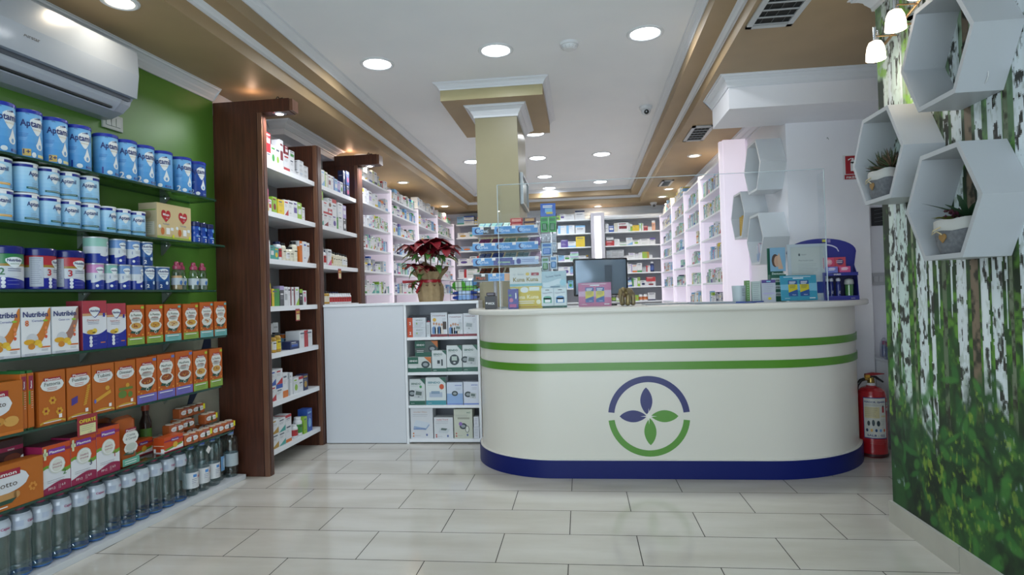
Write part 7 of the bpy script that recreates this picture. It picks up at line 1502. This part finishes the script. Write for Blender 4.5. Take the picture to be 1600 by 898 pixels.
for k, (y, c, h) in enumerate(((5.13, '#b5922c', .16), (5.10, '#c9a53a', .15), (5.07, '#b5922c', .165), (5.16, '#3a5aa0', .07))):
    m = MB(); m.box(-.022, .022, -.012, .012, 0, h, M(c, .4)); cv = Cv(m, 'front', .012); cv.lines(-.01, .01, h*.8, 4, .02, PAPER, 1); o = m.build('slim_carton', None, (1.335 if k < 3 else 1.36, y-.05, hexfloor(1.695)+.001), rz=-pi/2+.2); tag(o, ['yellow slim carton at the back in the hexagon beside the pink panel', 'yellow slim carton in the middle of the hexagon', 'tall yellow slim carton nearest the viewer in the hexagon', 'short blue carton behind the yellow ones in the hexagon'][k], 'box')
for k in range(5):
    m = MB(); h = .12+.01*(k % 3); m.box(-.05, .05, -.010, .010, 0, h, M(['#a9bcd0', '#c3c8d4', '#b9a4b4', '#a9bcd0', '#c9ccd4'][k], .4)); cv = Cv(m, 'left', .05); cv.rect(-.006, .006, h*.1, h*.5, M('#6f9ac8', .4)); o = m.build('slim_carton', None, (1.37, 4.545+.024*k, hexfloor(1.46)+.001), rz=0); tag(o, 'slim pale carton in the lowest side hexagon, %s from the viewer' % ORD[k], 'box', 'slim cartons in the lowest side hexagon')
m = MB(); m.lathe([(.0001, .002), (.028, .0), (.032, .01), (.032, .06), (.029, .075), (.032, .078)], glassy('jar_glass', (.9, .93, .95), .15, .05), 18); o = m.build('glass_jar', None, (1.37, 4.58, hexfloor(2.0)+.001)); tag(o, 'small clear glass jar in the topmost side hexagon', 'jar')
def felt_pot(x, y, z, lb, kind, rz=0.0):
    t = empty('potted_plant', (x, y, z)); t.rotation_euler = (0, 0, rz); t.scale = (1.1, 1.15, 1.2) if kind == 'spiky' else (1.15, 1.3, 1.2); tag(t, lb, 'plant'); FE = noise_mat('grey_felt', '#5d6066', '#70747a', 90, .9, bump=.4); CF = M('#b5b7b5', .8)
    m = MB(); vs = []; n = 24; L = [(0, .80), (.02, .92), (.05, 1.0), (.085, 1.0)]
    for zz, s in L:
        for k in range(n):
            a = 2*pi*k/n; c, q = cos(a), sin(a); e = 4.0; rr_ = 1/((abs(c)**e+abs(q)**e)**(1/e)); vs.append((.048*s*rr_*c, .062*s*rr_*q, zz))
    m.add(vs, [(i*n+k, i*n+(k+1) % n, (i+1)*n+(k+1) % n, (i+1)*n+k) for i in range(3) for k in range(n)], FE, True); m.add(vs[:n], [tuple(range(n))], FE); m.build('felt_pot', t)
    m = MB(); vs = []
    for zz, s in ((.066, 1.03), (.068, 1.05), (.098, 1.04), (.098, .96), (.08, .95)):
        for k in range(n):
            a = 2*pi*k/n; c, q = cos(a), sin(a); e = 4.0; rr_ = 1/((abs(c)**e+abs(q)**e)**(1/e)); vs.append((.048*s*rr_*c, .062*s*rr_*q, zz+.002*sin(a*5)))
    m.add(vs, [(i*n+k, i*n+(k+1) % n, (i+1)*n+(k+1) % n, (i+1)*n+k) for i in range(4) for k in range(n)], CF, True); m.add(vs[-n:], [tuple(range(n))], M('#3a2f24', .9)); m.build('cuff', t)
    m = MB(); pts = [(0, -.014), (.012, 0), (.012, .008), (.006, .013), (0, .008), (-.006, .013), (-.012, .008), (-.012, 0)]; m.prism([(a-.0, b+.045) for a, b in pts], -.0, .003, M('#8a6a3a', .6), axis='x')
    m.xf(Matrix.Translation((-.0535, .012, 0))); hh = m.build('heart_tag', t)
    m = MB(); m.tube([(-.050, .020, .078), (-.060, .035, .070), (-.058, .045, .058), (-.054, .030, .066), (-.055, .012, .056)], .0022, M('#b5a888', .8), 6); m.build('string_bow', t)
    r = random.Random(7 if kind else 9)
    if kind == 'spiky':
        for j in range(3):
            m = MB(); cy = -.03+.03*j
            for k in range(46):
                a = r.uniform(0, 2*pi); el = r.uniform(.0, 1.4); L = r.uniform(.045, .075); d = Vector((cos(a)*cos(el), sin(a)*cos(el), sin(el))); b = Vector((0, cy, .105)); p = b+d*L; m.tube([tuple(b+d*.012), tuple(b+d*L*.6), tuple(p)], [.0035, .0028, .0006], M(['#3a4a2a', '#5a4a3a', '#6a5440', '#2f3d24'][k % 4], .6), 4, False)
            m.build('spiky_rosette', t)
    else:
        m = MB()
        for k in range(12): a = k*pi/6+.1; leafmesh(m, (.0, -.02, .095), (cos(a)*.9, sin(a)*.9, .55), .100*(1+.25*sin(k*2)), .009, M('#24402a', .4), .05, .02, k)
        m.build('dark_rosette', t)
        m = MB()
        for k in range(14): a = k*.9; leafmesh(m, (-.01, .035, .095), (cos(a), sin(a), .35), .045, .010, M('#6f7a3a' if k % 2 else '#8a8a44', .45), .05, .1, k)
        m.build('pale_rosette', t)
        m = MB()
        for k in range(40):
            a = r.uniform(0, 2*pi); q = .026*sqrt(r.random()); m.lathe([(.0001, -.004), (.0045, 0), (.0001, .005)], M('#4a2230', .4), 6, cx=-.02+q*cos(a), cy=.0+q*sin(a), z=.106+r.uniform(0, .018))
        m.build('berry_cluster', t)
felt_pot(1.315, 2.71, hexfloor(1.637, .217)+.0015, 'grey felt potted spiky plant in the left mural hexagon', 'spiky', .1)
felt_pot(1.315, 2.22, hexfloor(1.374, .222)+.0015, 'grey felt potted succulent with heart tag in the lower mural hexagon', 'succulent', .15)
m = MB(); m.box(-.012, .012, -.028, .028, 0, .115, M('#96182c', .4)); m.box(-.0124, -.0122, -.022, .022, .03, .09, M('#b43a4a', .4)); o = m.build('red_card_box', None, (1.33, 2.60, hexfloor(1.637, .217)+.035), rot=(0, 0, .0)); 
o.location.z = hexfloor(1.637, .217)+.0012; tag(o, 'red box standing right of the spiky plant in the left hexagon', 'box')
# dried lavender stand in the upper hexagon
t = empty('lavender_bicycle', (1.34, 2.17, hexfloor(1.917, .217)+.001)); tag(t, 'small white wire ornament with dried lavender in the upper mural hexagon', 'ornament')
m = MB(); wm = M('#c2c4c4', .5)
for yy in (-.04, .045): m.tube([(0, yy+.03*cos(a), .032+.03*sin(a)) for a in [k*pi/8 for k in range(17)]], .002, wm, 6)
m.tube([(0, -.04, .032), (0, .0, .085), (0, .045, .032)], .002, wm, 6); m.tube([(0, .0, .085), (0, .015, .12), (-.012, .02, .125)], .002, wm, 6); m.build('wire_frame', t)
m = MB(); m.lathe([(.012, .06), (.016, .085), (.015, .085), (.011, .062)], wm, 12, cy=-.01)
for k in range(14): a = k*.8; m.tube([(.004*cos(a), -.01+.004*sin(a), .07), (.022*cos(a), -.01+.022*sin(a), .13+.01*sin(k))], [.001, .004], M('#7f7490' if k % 2 else '#8f8a80', .8), 5)
m.build('lavender', t)
# ---------------------------------------------------------------- chrome wall spot bar
t = empty('wall_spot_bar', (MX, 2.63, 2.20)); tag(t, 'chrome wall bar with frosted glass spot lamps above the mural hexagons', 'wall lamp')
BR = M('#c9a27a', .2, 1.0)
m = MB(); m.tube([(-.045, .20, -.055), (-.045, -.42, .075)], .006, BR, 10); m.build('bar', t)
for yy in (.02, -.36): m = MB(); zz = -.055+(.20-yy)*.21; m.tube([(-.001, yy, zz), (-.045, yy, zz)], .005, BR, 8); m.lathe([(.0001, 0), (.03, 0), (.03, .008), (.0001, .009)], CHROME, 18); nn = len(m.v); m.build('wall_mount', t); bpy.data.objects[-1] if False else None
SHD = M('#fff6ea', .4, emit=2.6, ecol='#fff0dc')
for k, (yy, zz) in enumerate(((2.663, 2.084), (2.50, 2.139), (2.335, 2.19))):
    y = yy-2.63; z = zz-2.20; x = 1.265-MX
    m = MB(); m.tube([(-.045, y+.02, z+.068), (x, y, z+.062)], .0035, BR, 8); lm_ = m.build('lamp_arm', t)
    m = MB(); m.tube([(x, y, z+.038), (x, y, z+.10)], .0075, CHROME, 12); m.tube([(x+.014, y+.004, z+.045), (x+.014, y+.004, z+.088)], .004, CHROME, 10); m.build('lamp_socket', lm_)
    m = MB(); m.lathe([(.012, .042), (.024, .036), (.032, .018), (.036, -.006), (.038, -.036), (.0355, -.036), (.033, -.006), (.029, .016), (.012, .036)], SHD, 24, cx=x, cy=y, z=z); m.build('glass_shade', lm_)
    l = bpy.data.lights.new('spot_lamp', 'POINT'); l.energy = 1.0; l.color = (1, .86, .66); l.shadow_soft_size = .025; q = bpy.data.objects.new('spot_lamp', l); C.objects.link(q); q.location = (MX+x, 2.63+y, 2.20+z-.045)

# ---------------------------------------------------------------- past 300 medicine boxes: the smallest in view become one object
def _area(o):
    me = o.data; ws = [v.co for v in me.vertices]; dx = [max(c[i] for c in ws)-min(c[i] for c in ws) for i in range(3)]
    d = (o.location-cam.location).length; f = max(abs(o.location.x-cam.location.x)/d, .12) if abs(abs(o.rotation_euler.z)-pi/2) < .1 else 1.0
    return dx[0]*dx[2]*f/d**2
mbx = sorted([o for o in bpy.data.objects if o.name.startswith('medicine_box') and o.type == 'MESH'], key=_area, reverse=True)
rest = mbx[296:]
if rest:
    st_ = MB()
    for o in rest:
        M4 = Matrix.Translation(o.location) @ Matrix.Rotation(o.rotation_euler.z, 4, 'Z'); b = len(st_.v)
        st_.v.extend(tuple(M4 @ v.co) for v in o.data.vertices)
        for p_ in o.data.polygons: st_.f.append(tuple(b+k for k in p_.vertices)); st_.m.append(st_.mi(o.data.materials[p_.material_index])); st_.s.append(False)
        me = o.data; bpy.data.objects.remove(o); bpy.data.meshes.remove(me)
    o = st_.build('medicine_boxes'); tag(o, 'mass of small distant medicine boxes filling the rear white shelves', 'boxes', kind='stuff')
